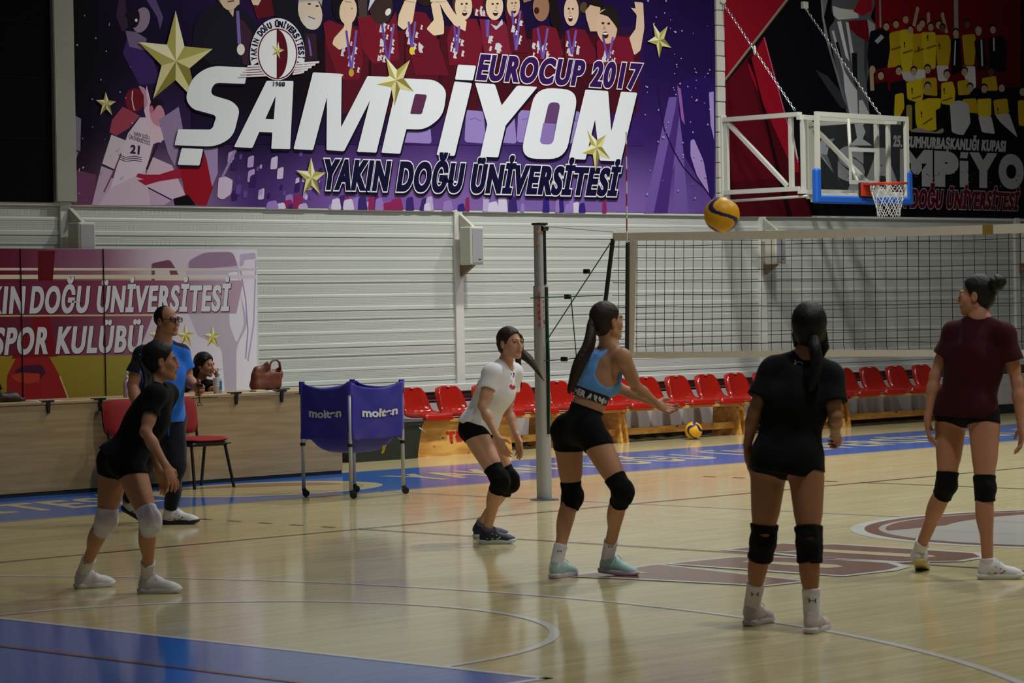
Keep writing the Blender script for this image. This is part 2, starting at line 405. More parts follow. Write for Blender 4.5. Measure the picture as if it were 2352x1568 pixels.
# ================================================================== printed banners (flat vinyl on the wall)
INK = print_mat('vinyl_ink', .6, .08)
INKS = print_mat('vinyl_ink_satin', .5, .15)
class Print:
    """Ink shapes lying on a sheet; every shape lies a hair above the one before. Points are measured as (x, y) of the photo and laid on the sheet's plane."""
    def __init__(self, y, step=.00003): self.y = y; self.v = []; self.f = []; self.c = []; self.n = 0; self.step = step
    def P(self, x, y, yy=None): return tuple(on_y(x, y, self.y))
    def _lift(self): self.n += 1; return -self.step*self.n
    def raw(self, pts3, faces, cols):
        d = self._lift(); b = len(self.v); self.v += [(p[0], p[1]+d, p[2]) for p in pts3]
        for f in faces:
            self.f.append([b+i for i in f]); self.c += [cols[i] if isinstance(cols, list) else cols for i in f]
    def poly(self, pts, rgb):
        self.raw([self.P(*p[:2]) for p in pts], [list(range(len(pts)))], [lin(c) for c in rgb] if isinstance(rgb, list) else lin(rgb))
    def grid(self, TL, TR, BR, BL, rows):
        """smoothly blended colour field; rows = list of rows of colours, top first"""
        ny = len(rows); nx = len(rows[0]); sub = 5; vs = []; cs = []
        NX = (nx-1)*sub+1; NY = (ny-1)*sub+1; R = np.array([[lin(c)[:3] for c in r] for r in rows])
        for j in range(NY):
            for i in range(NX):
                u, v = i/(NX-1), j/(NY-1)
                a, b = min(int(u*(nx-1)), nx-2), min(int(v*(ny-1)), ny-2); s, t = u*(nx-1)-a, v*(ny-1)-b
                s = s*s*(3-2*s); t = t*t*(3-2*t)
                c = (R[b, a]*(1-s)+R[b, a+1]*s)*(1-t)+(R[b+1, a]*(1-s)+R[b+1, a+1]*s)*t
                x = (TL[0]*(1-u)+TR[0]*u)*(1-v)+(BL[0]*(1-u)+BR[0]*u)*v; y = (TL[1]*(1-u)+TR[1]*u)*(1-v)+(BL[1]*(1-u)+BR[1]*u)*v
                vs.append(self.P(x, y)); cs.append(tuple(c)+(1,))
        self.raw(vs, [[j*NX+i, (j+1)*NX+i, (j+1)*NX+i+1, j*NX+i+1] for j in range(NY-1) for i in range(NX-1)], cs)
    def ell(self, cx, cy, rx, ry, rgb, rot=0.0, n=20, a0=0, a1=2*PI):
        cr, sr = math.cos(rot), math.sin(rot)
        self.poly([(cx+rx*math.cos(t)*cr-ry*math.sin(t)*sr, cy+rx*math.cos(t)*sr+ry*math.sin(t)*cr) for t in np.linspace(a0, a1, n, endpoint=(a1-a0 < 6.2))], rgb)
    def text(self, s, TL, TR, BR, BL, rgb, bold=.03, space=1.1, grow=0.0, smear=0.0):
        """smear draws the line again a little to each side, which fattens the upright strokes"""
        uv, f = text_uv(s, bold, space, grow); h = abs(BL[1]-TL[1])
        for k in ((-1, 1) if smear else (0,)):
            d = k*smear*h; p = quadmap(uv, *[(q[0]+d, q[1]) for q in (TL, TR, BR, BL)]); self.raw([self.P(*q) for q in p], f, lin(rgb))
    def star(self, tips, c, light=(214, 206, 150), dark=(140, 128, 62), k=.40):
        tips = [np.array(t, float) for t in tips]; c = np.array(c, float); cols = [light, dark]
        for i in range(5):
            a, b = tips[i], tips[(i+1) % 5]; m = c+((a+b)/2-c)*k*1.18
            self.poly([c, a, m], (236, 230, 196) if i in (0, 4) else light); self.poly([c, m, b], dark if i in (1, 2) else (176, 166, 92))
    def line(self, pts, w, rgb):
        for a, b in zip(pts[:-1], pts[1:]):
            a = np.array(a, float); b = np.array(b, float); t = (b-a)/(np.linalg.norm(b-a)+1e-9); s = np.array([-t[1], t[0]])*w/2
            self.poly([a-s, b-s, b+s, a+s], rgb)
    def build(self, name, parent, m=None):
        o = mesh_obj(name, self.v, self.f, m or INK, parent, world=True)
        a = o.data.color_attributes.new('ink', 'FLOAT_COLOR', 'CORNER'); a.data.foreach_set('color', np.array(self.c, np.float32).ravel()); return o
def Zm(ox, oy, s): return lambda pts: [(ox+p[0]/s, oy+p[1]/s)+tuple(q/s for q in p[2:]) for p in pts]
Z1 = Zm(380, 130, 4.276); Z2 = Zm(860, 130, 3.7935); Z3 = Zm(420, 0, 4.356); Z4 = Zm(880, 0, 3.459); Z5 = Zm(150, 0, 3.2667); Z6 = Zm(1860, 0, 4.6118); Z7 = Zm(1860, 280, 4.78); Z8 = Zm(1460, 0, 3.1364); ZU = Zm(0, 560, 3.7935)
WHITE = (226, 230, 236); MAR = (112, 22, 40); DMAR = (62, 14, 26); SKIN = (226, 200, 172); BLK = (14, 12, 18)

def champion_banner():
    t = thing('victory_banner', 'wide purple wall banner with big white lettering, gold stars and a cheering team in maroon', 'banner', (5, 11.97, 2.74))
    mb = MB(); a = on_y(166, 469, 11.97); b = on_y(1643, 490.5, 11.97)
    mb.prism([(a[0], 11.966, a[2]), (b[0], 11.966, b[2]), (b[0], 11.966, 6.6), (a[0], 11.966, 6.6)], (0, .01, 0)); mb.build('sheet', mat('vinyl_back', (40, 26, 66), .5), t, world=True)
    p = Print(11.965)
    D = (14, 10, 26)
    p.grid((160, -220), (1642, -220), (1644, 490), (166, 469), [
        [D, D, (28, 14, 62), (18, 10, 48), (18, 10, 48), (24, 12, 58), (25, 12, 60), (22, 10, 56)],
        [(7, 5, 12), (30, 15, 60), (42, 18, 72), (26, 12, 58), (22, 10, 54), (26, 12, 60), (30, 14, 66), (28, 13, 62)],
        [(5, 4, 10), (22, 12, 44), (32, 15, 58), (17, 8, 30), (28, 15, 48), (24, 11, 52), (34, 17, 74), (34, 16, 72)],
        [(7, 5, 14), (52, 33, 76), (22, 12, 44), (50, 30, 88), (68, 43, 110), (46, 28, 90), (54, 31, 100), (46, 25, 94)],
        [(54, 18, 40), (150, 120, 160), (74, 46, 116), (120, 86, 160), (130, 98, 168), (124, 96, 168), (126, 97, 170), (98, 70, 146)]])
    # light beams at the right
    for q in ([(440, 690), (240, 700), (60, 1535), (170, 1535)], [(330, 930), (290, 1000), (270, 1535), (380, 1535)]):
        p.poly(Z8(q[1:]+q[:1]), (112, 86, 164))
    p.poly(Z8([(330, 700), (300, 600), (290, 760), (130, 1535), (230, 1535)]), (74, 44, 124))
    # cup ghost at the right edge
    p.poly(rounded(Z8([(300, 610, 30), (420, 550, 40), (560, 560, 20), (570, 1400), (550, 1440), (470, 1330), (350, 1120), (310, 800)])), (40, 22, 92))
    p.poly(rounded(Z8([(395, 1010, 20), (420, 1000, 20), (490, 1160, 30), (530, 1400), (440, 1260), (395, 1120)])), (168, 140, 204))
    p.poly(Z8([(528, 665), (562, 660), (566, 1010), (540, 900)]), (164, 140, 208)); p.poly(Z8([(300, 620), (325, 640), (355, 900), (330, 860)]), (146, 92, 160))
    p.line(Z8([(160, 620), (170, 740), (205, 930), (270, 1080), (340, 1200), (420, 1290), (500, 1360), (555, 1440)]), 3.2, (36, 16, 66))
    # left action players in violet tint
    p.poly(Z5([(40, 850), (118, 890), (112, 1135), (45, 1110)]), (126, 116, 140)); p.poly(Z5([(45, 1120), (100, 1140), (60, 1260), (45, 1260)]), (120, 110, 140))
    p.poly(Z5([(60, 1270), (230, 1310), (220, 1535), (55, 1535)]), (110, 60, 96))
    p.poly(Z5([(345, 1010), (470, 1060), (370, 1270), (275, 1230)]), (206, 192, 206)); p.poly(Z5([(270, 1245), (360, 1280), (290, 1450), (240, 1535), (200, 1535)]), (186, 164, 190))
    p.poly(Z5([(640, 1170), (800, 1240), (900, 1460), (800, 1500), (590, 1390)]), (206, 178, 200)); p.poly(Z5([(590, 1390), (800, 1500), (740, 1540), (210, 1540), (330, 1330)]), (190, 160, 190))
    p.line(Z5([(590, 1392), (800, 1500)]), 3, (30, 24, 60)); p.line(Z5([(275, 1232), (360, 1272)]), 3, (40, 30, 70))
    p.poly(Z5([(480, 230), (600, 280), (720, 620), (560, 640), (430, 400)]), (62, 40, 104)); p.poly(Z5([(400, 0), (450, 0), (470, 200), (430, 240), (380, 120)]), (60, 40, 70))
    p.poly(Z5([(450, 230), (530, 240), (610, 290), (600, 380), (480, 350)]), (120, 100, 140))
    p.ell(*Z5([(570, 150)])[0], 19, 30, (150, 128, 156), .3); p.ell(*Z5([(515, 130)])[0], 13, 24, (24, 16, 34)); p.ell(*Z5([(470, 110)])[0], 7, 8, (24, 16, 34)); p.ell(*Z5([(532, 152)])[0], 3, 4, (230, 224, 230))
    p.poly(Z5([(610, 0), (680, 0), (735, 130), (710, 220), (690, 130)]), (96, 76, 130))
    p.poly(Z5([(430, 800), (490, 830), (560, 870), (480, 960), (380, 1020), (330, 990), (350, 900)]), (158, 66, 88))
    p.poly(Z5([(560, 880), (640, 880), (720, 960), (740, 1050), (660, 1080), (600, 1290), (480, 1400), (330, 1440), (400, 1200), (470, 1000)]), (214, 196, 214))
    p.poly(Z5([(330, 1420), (600, 1280), (640, 1540), (250, 1540)]), (202, 178, 200))
    p.poly(Z5([(590, 830), (610, 640), (640, 760), (660, 900), (740, 980), (720, 1070), (650, 1060)]), (220, 190, 206))
    p.ell(*Z5([(520, 750)])[0], 22, 27, (118, 26, 38)); p.line(Z5([(505, 680), (500, 740), (510, 800), (520, 828)]), 2.6, (206, 190, 200)); p.line(Z5([(590, 690), (560, 760), (560, 810)]), 1.2, (60, 20, 40))
    p.poly(rounded(Z5([(545, 640, 20), (600, 660, 20), (620, 780), (590, 830), (590, 720)])), (190, 140, 170))
    p.ell(*Z5([(690, 860)])[0], 17, 27, (196, 138, 160), -.2); p.poly(rounded(Z5([(630, 800, 8), (650, 740, 20), (720, 745, 20), (745, 790, 8), (690, 790), (650, 850)])), (30, 14, 30)); p.ell(*Z5([(645, 820)])[0], 5, 9, (188, 110, 130))
    for y in (1180, 1195, 1210): p.line(Z5([(400, y-20), (450, y), (520, y-8), (575, y+2)]), 1.6, (60, 40, 66))
    p.text('21', *Z5([(490, 1085), (560, 1092), (556, 1160), (484, 1150)]), (50, 34, 60), .05)
    p.text('YAKIN DOĞU', *Z5([(512, 985), (630, 1020), (630, 1048), (510, 1014)]), (70, 52, 80), .02); p.text('ÜNİVERSİTESİ', *Z5([(478, 1008), (636, 1062), (634, 1090), (476, 1040)]), (70, 52, 80), .02)
    p.line(Z5([(290, 1440), (370, 1270), (420, 1150)]), 3, (120, 60, 80)); p.line(Z5([(610, 1270), (690, 1080)]), 5, (60, 24, 40))
    p.poly(Z5([(545, 1300), (600, 1310), (700, 1310), (860, 1260), (890, 1330), (700, 1360), (600, 1390), (540, 1350), (590, 1345), (530, 1325)]), (158, 30, 60))
    p.poly(Z5([(860, 1260), (1000, 1180), (1040, 1150), (1080, 1280), (1110, 1400), (1060, 1540), (990, 1540), (900, 1460)]), (150, 18, 36)); p.poly(Z5([(810, 1490), (920, 1460), (980, 1540), (820, 1540)]), (16, 8, 14))
    p.poly(Z5([(700, 900), (850, 800), (880, 960), (820, 1250), (770, 1150)]), (150, 128, 168)); p.poly(Z5([(1000, 1000), (1143, 980), (1143, 1300), (1100, 1400), (1060, 1200)]), (160, 134, 182))
    # violet crowd and trophies along the lower edge
    rr = random.Random(4)
    for k in range(46):
        x = rr.uniform(590, 1420); y = rr.uniform(448, 470); w_ = rr.uniform(5, 16); c = rr.choice([(186, 168, 210), (60, 40, 110), (150, 120, 190), (210, 200, 226), (140, 40, 90), (52, 36, 120)])
        b = 477+(x-165)*.0136-4; p.poly(rounded([(x-w_, b), (x-w_*.8, y, 5), (x+w_*.6, y-4, 5), (x+w_, b)], 3), c)
    for k in range(40):
        x = rr.uniform(520, 760); y = rr.uniform(350, 455); w_ = rr.uniform(3, 9); p.poly(rounded([(x-w_, y+w_*2), (x-w_*.7, y-w_, 4), (x+w_, y-w_*1.6, 4), (x+w_*.8, y+w_*1.8)], 3), rr.choice([(176, 150, 200), (80, 56, 130), (52, 32, 92), (200, 184, 216), (100, 70, 150)]))
    p.poly(rounded(Zm(0, 0, 2.94)([(1475, 1200), (1520, 1190), (1570, 1215), (1560, 1310, 20), (1500, 1350, 20), (1465, 1330)])), (206, 184, 212)); p.line(Zm(0, 0, 2.94)([(1500, 1195), (1590, 1010)]), 6, (150, 124, 176))
    # --- the cheering team: bodies, shorts, then each figure
    p.grid((440, 100), (1478, 60), (1478, 335), (440, 330), [[(12, 9, 20), (16, 8, 20), (34, 10, 20), (34, 10, 22), (36, 12, 30), (44, 20, 66)], [(12, 8, 20), (14, 8, 20), (40, 12, 26), (54, 14, 32), (52, 16, 40), (44, 20, 80)], [(34, 20, 60), (30, 16, 54), (44, 26, 76), (70, 44, 112), (74, 46, 120), (58, 32, 108)]])
    for q in ([(430, 400), (480, 400), (650, 640), (420, 660)],): pass
    for x0, x1, y0 in ((745, 850, 60), (850, 930, 70), (930, 1010, 90), (1010, 1105, 60), (1105, 1180, 80), (1180, 1290, 90), (1290, 1370, 80), (1370, 1470, 80)):
        p.poly([(x0, y0), (x1, y0), (x1-8, 262), (x0+4, 260)], rr.choice([(66, 14, 28), (84, 18, 34), (74, 16, 30)]))
    for x0, x1 in ((905, 985), (1070, 1110), (1130, 1180), (1190, 1240), (1270, 1330)):
        p.poly(rounded([(x0, 252, 4), (x1, 256, 4), (x1+6, 330, 8), (x0-4, 326, 8)]), (150, 130, 196)); p.line([(x0+8, 275), ((x0+x1)/2, 271), (x1-6, 278)], 2, (116, 92, 160))
    def scribble(x0, x1, y0, y1, n=9):
        for k in range(n):
            x = rr.uniform(x0, x1); y = rr.uniform(y0, y1); a = rr.uniform(4, 9); p.poly([(x-a*.5, y+a), (x-a*.1, y-a), (x+a*.7, y-a*.5), (x+a*.2, y+a*.3), (x+a*.5, y+a*1.1)], (206, 204, 212))
    def face(x, y, rx, ry, skin, hair, rot=0.0, look=1, laugh=True):
        p.ell(x-look*rx*.25, y-ry*.22, rx*1.08, ry*1.0, hair, rot); p.ell(x, y, rx, ry, skin, rot)
        p.ell(x+look*rx*.35, y-ry*.18, rx*.15, ry*.07, (50, 34, 30)); p.ell(x-look*rx*.2, y-ry*.16, rx*.14, ry*.07, (50, 34, 30)); p.poly([(x+look*rx*.2, y-ry*.1), (x+look*rx*.4, y+ry*.18), (x+look*rx*.05, y+ry*.18)], tuple(int(c*.82) for c in skin))
        if laugh: p.ell(x+look*rx*.12, y+ry*.5, rx*.3, ry*.2, (70, 24, 26)); p.ell(x+look*rx*.12, y+ry*.42, rx*.26, ry*.06, (236, 232, 226))
        else: p.line([(x-rx*.2, y+ry*.5), (x+look*rx*.4, y+ry*.45)], ry*.09, (130, 70, 66))
    def lanyard(x, y, w_, L, medal=None):
        p.poly([(x-w_, y), (x-w_+5, y), (x+2, y+L), (x-3, y+L)], (96, 70, 160)); p.poly([(x+w_-5, y), (x+w_, y), (x+3, y+L), (x-2, y+L)], (112, 88, 172))
        if medal: p.ell(x, y+L+7, 6, 9, medal)
    # dark suited man at the left, then the bearded man
    p.poly(Z3([(90, 470), (110, 250), (180, 120), (330, 40), (360, 0), (560, 0), (580, 90), (700, 200), (730, 300), (650, 660), (300, 660)]), (24, 24, 38)); p.poly(Z3([(520, 190), (600, 200), (690, 330), (660, 660), (600, 640), (560, 420)]), (62, 36, 54))
    p.poly(Z3([(380, -60), (560, -60), (565, 40), (510, 80), (500, 170), (450, 100), (390, 20)]), (214, 190, 164)); p.poly(Z3([(530, 110), (560, 110), (580, 440), (545, 440)]), (122, 104, 178)); p.ell(*Z3([(577, 495)])[0], 9, 13, (224, 222, 214))
    p.poly(Z3([(650, -40), (900, 0), (910, 160), (740, 190), (700, 60)]), (96, 18, 34)); p.poly(Z3([(680, 0), (780, 0), (750, 55), (700, 50)]), SKIN)
    p.poly(Z3([(880, 0), (1110, 0), (1230, 280), (1330, 330), (1350, 610), (1180, 620), (1000, 250), (920, 170)]), (22, 20, 32)); p.poly(Z3([(1220, 330), (1330, 340), (1340, 610), (1220, 610)]), (52, 30, 46))
    p.ell(*Z3([(1270, 120)])[0], 27, 42, (214, 196, 180), -.25); p.poly(rounded(Z3([(1150, 30, 8), (1170, -60), (1400, -60), (1385, 60, 8), (1360, 10), (1180, 20)])), (170, 168, 166)); p.poly(rounded(Z3([(1200, 170, 10), (1260, 150, 10), (1330, 180, 10), (1350, 230, 12), (1290, 300, 20), (1230, 280, 12)])), (206, 204, 200)); p.line(Z3([(1250, 165), (1320, 190)]), 2.5, (120, 70, 66))
    p.ell(*Z3([(1262, 40)])[0], 4, 2, (40, 30, 30)); p.ell(*Z3([(1340, 62)])[0], 4, 2, (40, 30, 30))
    p.poly(Z3([(1245, 360), (1270, 420), (1290, 560), (1270, 560)]), (112, 92, 170))
    # player shielding her face with an arm
    p.ell(*Z3([(1560, 60)])[0], 16, 34, (20, 14, 20)); face(*Z3([(1650, 110)])[0], 20, 32, SKIN, (24, 16, 20), .1)
    p.poly(rounded(Z3([(1400, 230, 20), (1460, 200, 16), (1560, 240), (1760, 300), (1800, 600), (1760, 800), (1560, 800), (1430, 450)])), MAR); p.poly(rounded(Z3([(1490, 440, 16), (1510, 380, 10), (1610, 270), (1620, 0), (1680, 0), (1690, 240), (1660, 460, 16), (1560, 500, 20)])), SKIN)
    scribble(782, 826, 98, 180, 14); lanyard(806, 70, 14, 90, (190, 160, 60))
    # tall dark skinned player
    p.poly(rounded(Z3([(1740, 160, 20), (1880, 150, 20), (2050, 240), (2130, 110), (2160, 600), (1900, 640), (1790, 500)])), (118, 22, 40)); p.poly(Z3([(1740, -40), (1840, -40), (1840, 170), (1760, 180)]), (74, 58, 56)); p.ell(*Z3([(1980, 70)])[0], 27, 40, (58, 42, 40)); p.poly(Z3([(1850, 110), (1870, -20), (1930, -20), (1880, 60)]), (206, 206, 226)); p.ell(*Z3([(2050, 120)])[0], 6, 9, (228, 224, 220), .5)
    scribble(868, 905, 60, 140, 16); lanyard(890, 55, 16, 90)
    # raised arms of the next two
    p.poly(rounded(Z4([(240, 90, 10), (330, 100, 10), (380, 170, 10), (520, 600), (250, 600), (170, 250)])), (104, 20, 38)); p.poly(rounded(Z4([(110, 200, 14), (120, 120, 10), (170, 0), (260, 0), (230, 180, 16), (160, 240, 14)])), SKIN); p.poly(rounded(Z4([(340, 230, 14), (380, 180, 10), (400, 160), (370, 0), (440, 0), (480, 180), (480, 270, 16), (400, 285, 16)])), SKIN)
    p.ell(*Z4([(330, 0)])[0], 18, 14, (40, 28, 26)); scribble(930, 968, 60, 118, 14); lanyard(945, 50, 10, 60, (220, 200, 50))
    p.poly(rounded(Z4([(540, 200, 16), (650, 150, 12), (740, 150, 12), (790, 320), (760, 520), (520, 520), (500, 300)])), MAR); p.poly(rounded(Z4([(430, 0), (500, 0), (560, 100), (660, 170, 8), (650, 250, 10), (560, 200, 12), (490, 110)])), SKIN)
    face(*Z4([(635, 50)])[0], 20, 32, SKIN, (60, 44, 36)); scribble(1035, 1062, 75, 130, 12); lanyard(1048, 60, 8, 60)
    p.poly(rounded(Z4([(700, 0), (830, 0), (840, 140), (720, 130)])), MAR); scribble(1088, 1112, 20, 32, 5)
    p.poly(rounded(Z4([(760, 150, 8), (850, 160, 8), (960, 170, 8), (1040, 330), (1020, 430), (800, 430)])), (120, 30, 52)); face(*Z4([(880, 50)])[0], 20, 32, SKIN, (50, 34, 30)); p.poly(rounded(Z4([(850, 190, 8), (900, 210, 10), (940, 150, 6), (950, 190, 8), (890, 240, 10)])), (196, 190, 214)); scribble(1122, 1150, 85, 118, 10); lanyard(1118, 45, 5, 40)
    p.poly(rounded(Z4([(960, 80, 8), (1100, 80, 8), (1150, 420), (1010, 420)])), (88, 18, 34)); face(*Z4([(1030, 40)])[0], 15, 28, (214, 184, 156), (50, 34, 30)); lanyard(1184, 25, 12, 90); scribble(1168, 1196, 40, 110, 10)
    p.poly(rounded(Z4([(1180, 230, 14), (1260, 200, 14), (1370, 220, 14), (1430, 430), (1400, 480), (1180, 470)])), MAR); p.poly(rounded(Z4([(1300, 0), (1370, 0), (1420, 190, 10), (1400, 250), (1330, 200)])), (26, 16, 18)); p.ell(*Z4([(1250, 60)])[0], 19, 32, (150, 112, 88)); p.ell(*Z4([(1215, 85)])[0], 6, 8, (60, 24, 26)); scribble(1222, 1258, 100, 130, 12); lanyard(1245, 65, 14, 70)
    p.poly(rounded(Z4([(1440, 250, 14), (1500, 220, 10), (1600, 240, 12), (1680, 400), (1690, 520), (1440, 470)])), (106, 20, 40)); face(*Z4([(1490, 90)])[0], 17, 34, (218, 186, 164), (44, 30, 28), 0, -1); p.ell(*Z4([(1590, 60)])[0], 9, 13, (84, 66, 44)); scribble(1300, 1330, 95, 130, 10); lanyard(1312, 70, 12, 55)
    p.ell(*Z4([(1680, 50)])[0], 20, 16, (28, 20, 20)); p.poly(Z4([(1600, 90), (1640, 40), (1720, 60), (1720, 250), (1640, 250), (1610, 150)]), (208, 178, 152))
    p.poly(rounded(Z4([(1690, 330, 10), (1760, 290, 10), (1880, 290, 10), (1970, 300), (1990, 500), (1700, 520)])), (118, 22, 44)); p.poly(rounded(Z4([(1950, 300, 8), (2000, 230, 8), (2010, 120), (1960, 60), (2000, 70, 4), (1990, 15, 8), (2060, 20, 14), (2070, 220, 20), (2040, 400, 16), (1990, 440, 14)])), (222, 192, 168))
    face(*Z4([(1770, 210)])[0], 24, 40, (216, 182, 158), (34, 26, 28), -.1, -1); p.poly(rounded(Z4([(1710, 110, 10), (1770, 65, 16), (1850, 100, 14), (1860, 240, 6), (1830, 190), (1780, 130)])), (34, 28, 30)); scribble(1375, 1412, 115, 145, 10); lanyard(1395, 85, 14, 50)
    # what the banner shows above: a face, raised arms and the cup they hold up
    face(526, -16, 25, 40, (214, 190, 164), (120, 116, 112), 0, 1, False)
    for a, c, w_, sk_ in (((799, 4), (812, -80), 15, SKIN), ((942, 4), (962, -96), 24, SKIN), ((997, 4), (984, -104), 20, SKIN), ((1014, 4), (1004, -104), 20, SKIN), ((830, -6), (846, -90), 22, (74, 58, 56)), ((1210, 4), (1190, -60), 18, (150, 112, 88))):
        p.line([a, c], w_, sk_); p.ell(c[0], c[1]-8, w_*.6, w_*.8, sk_)
    p.poly(rounded([(940, -240, 10), (1030, -236, 10), (1016, -150, 20), (1000, -112), (970, -112), (952, -150, 20)]), (176, 178, 190)); p.poly(rounded([(966, -112), (1004, -112), (1012, -96), (958, -96)]), (120, 122, 136))
    # snow of light dots
    for k in range(90):
        x = rr.choice([rr.uniform(170, 320), rr.uniform(1480, 1635), rr.uniform(1480, 1635)]); y = rr.uniform(0, 460); a = rr.uniform(.8, 2.2); p.ell(x, y, a, a*1.2, (170, 160, 200), n=7)
    # soft dark edge and the white title
    T_S = Z1([(800, 108, 20), (770, 268, 12), (465, 257, 60), (425, 372, 70), (650, 440, 60), (720, 520, 110), (655, 790, 200), (480, 886, 160), (78, 870, 12), (115, 713, 14), (448, 718, 40), (492, 580, 40), (252, 515, 120), (186, 420, 110), (240, 220, 160), (420, 90, 140)])
    T = [T_S, Z1([(985, 238, 12), (1248, 240, 12), (1215, 908, 10), (1030, 905, 10), (1040, 745, 2), (912, 740, 2), (845, 897, 14), (663, 888, 14)]),
         Z1([(1440, 155, 14), (1722, 170, 14), (1715, 695, 2), (1975, 190, 14), (2240, 203, 14), (2210, 330, 10), (2062, 943, 12), (1872, 935, 12), (2000, 430, 2), (1745, 930, 20), (1572, 918, 12), (1577, 400, 2), (1440, 918, 12), (1248, 908, 12)]),
         Z2([(200, 188, 10), (525, 203, 120), (622, 290, 120), (590, 520, 140), (430, 637, 110), (270, 632, 2), (215, 847, 10), (52, 837, 10)]),
         Z2([(720, 70, 14), (878, 80, 14), (850, 208, 12), (693, 200, 12)]), Z2([(690, 216, 12), (842, 232, 12), (690, 866, 12), (533, 857, 12)]),
         Z2([(868, 228, 12), (1042, 240, 20), (1100, 425, 2), (1235, 252, 20), (1412, 265, 12), (1135, 600, 4), (1070, 878, 12), (912, 870, 12), (975, 590, 4)]),
         Z2([(1395, 268, 150), (1775, 290, 150), (1655, 895, 150), (1258, 888, 150)]),
         Z2([(1830, 288, 12), (2028, 300, 14), (2055, 650, 2), (2140, 306, 12), (2282, 315, 12), (2140, 912, 12), (1955, 905, 10), (1913, 550, 2), (1830, 898, 12), (1685, 890, 12)]),
         Z1([(150, 898, 14), (362, 908, 14), (325, 1070, 16), (110, 1062, 16)])]
    holes = {1: Z1([(1073, 388, 2), (1055, 616, 2), (972, 612, 2)]), 3: Z2([(345, 325, 20), (452, 332, 24), (405, 504, 22), (302, 500, 12)]), 7: Z2([(1512, 395, 46), (1614, 403, 46), (1545, 768, 46), (1428, 762, 46)])}
    bgs = {1: (20, 14, 34), 3: (92, 46, 78), 7: (98, 66, 112)}
    for i, q in enumerate(T):
        r = rounded(q); c = np.mean([a[:2] for a in q], 0)
        p.poly([(a[0]+2.5, a[1]+5) for a in r], (20, 12, 34))
    for i, q in enumerate(T):
        p.poly(rounded(q), WHITE)
        if i in holes: p.poly(rounded(holes[i]), bgs[i])
    h = holes[7]; p.poly(rounded([((h[3][0]+h[0][0])/2-2, (h[3][1]+h[0][1])/2, 2), ((h[2][0]+h[1][0])/2-2, (h[2][1]+h[1][1])/2, 2), h[2], h[3]]), (140, 116, 182))
    # the two smaller lines
    q = ((1103, 124), (1474, 146), (1463, 206), (1091, 184))
    p.text('EUROCUP 2017', *q, (228, 226, 232), .04, 1.16, .032, .016); p.text('EUROCUP 2017', *q, (52, 20, 86), .04, 1.16, 0, .016)
    q = ((744, 364), (1424, 386), (1412, 451), (734, 436))
    p.text('YAKIN DOĞU ÜNİVERSİTESİ', *[(x+2, y+5) for x, y in q], (20, 12, 34), .04, 1.16, .04, .02); p.text('YAKIN DOĞU ÜNİVERSİTESİ', *q, (228, 228, 234), .04, 1.16, .032, .02); p.text('YAKIN DOĞU ÜNİVERSİTESİ', *q, (18, 14, 52), .04, 1.16, 0, .02)
    # gold stars
    p.star(Z5([(820, 80), (1098, 368), (985, 775), (650, 742), (540, 315)]), Z5([(822, 460)])[0])
    p.star(Z5([(295, 690), (373, 762), (345, 865), (253, 865), (222, 752)]), Z5([(300, 775)])[0])
    p.star(Z2([(90, 5), (300, 30), (333, 305), (165, 430), (12, 242)]), Z2([(180, 205)])[0]); p.star(Z2([(1845, 640), (2010, 680), (2045, 890), (1918, 1005), (1800, 842)]), Z2([(1925, 790)])[0])
    p.star(Zm(0, 0, 2.94)([(2093, 1062), (2192, 1165), (2155, 1312), (2040, 1310), (1993, 1150)]), Zm(0, 0, 2.94)([(2095, 1200)])[0]); p.star(Z4([(2135, 185), (2252, 208), (2282, 380), (2185, 462), (2092, 330)]), Z4([(2185, 320)])[0])
    # S covers the star's lower right ray
    p.poly(rounded(T_S), WHITE)
    # crest: ring of lettering, oval, wings, year
    cx, cy = 634.6, 124
    for k, (xa, ya, xb, yb) in enumerate(((600, 655, 800, 655), (640, 690, 800, 672), (600, 720, 815, 690), (540, 745, 820, 715), (540, 770, 840, 745))):
        pass
    for k in range(5):
        a = Z3([(640-25*k, 655+27*k), (760+18*k, 648+24*k), (765+18*k, 668+24*k), (630-25*k, 675+25*k)]); p.poly(a, (222, 220, 226)); p.line(Z3([(640-25*k, 676+26*k), (770+18*k, 668+24*k)]), 1.2, (110, 40, 60))
        a = Z3([(1130-10*k, 628+26*k), (1355-38*k, 612+25*k), (1350-38*k, 632+25*k), (1125-10*k, 648+26*k)]); p.poly(a, (222, 220, 226)); p.line(Z3([(1128-10*k, 650+26*k), (1350-38*k, 634+25*k)]), 1.2, (110, 40, 60))
    p.ell(cx, cy, 62, 78, (224, 224, 230), n=48, a0=PI+.25-.75, a1=2*PI+.25+.2) if False else None
    pts = [(cx+63*math.cos(t), cy+2+84*math.sin(t)) for t in np.linspace(PI-.32, 2*PI+.28, 40)]+[(cx+47*math.cos(t), cy+60*math.sin(t)) for t in np.linspace(2*PI+.28, PI-.32, 40)]; p.poly(pts, (224, 224, 230))
    s = 'YAKIN DOĞU ÜNİVERSİTESİ'; A0, A1 = PI-.24, 2*PI+.20
    for k, ch in enumerate(s):
        if ch == ' ': continue
        an = A0+(A1-A0)*(k+.5)/len(s); er = np.array([math.cos(an), math.sin(an)*1.25]); tn = np.array([-math.sin(an), math.cos(an)*1.25]); tn /= np.linalg.norm(tn); nr = np.array([tn[1], -tn[0]])
        c = np.array([cx, cy])+er*np.array([47.5, 49]); hw = 4.5 if ch not in 'Iİ' else 1.9; hh = 14.5
        p.text(ch, c-tn*hw+nr*hh, c+tn*hw+nr*hh, c+tn*hw, c-tn*hw, (22, 20, 56), .05, 1.1, 0, .04)
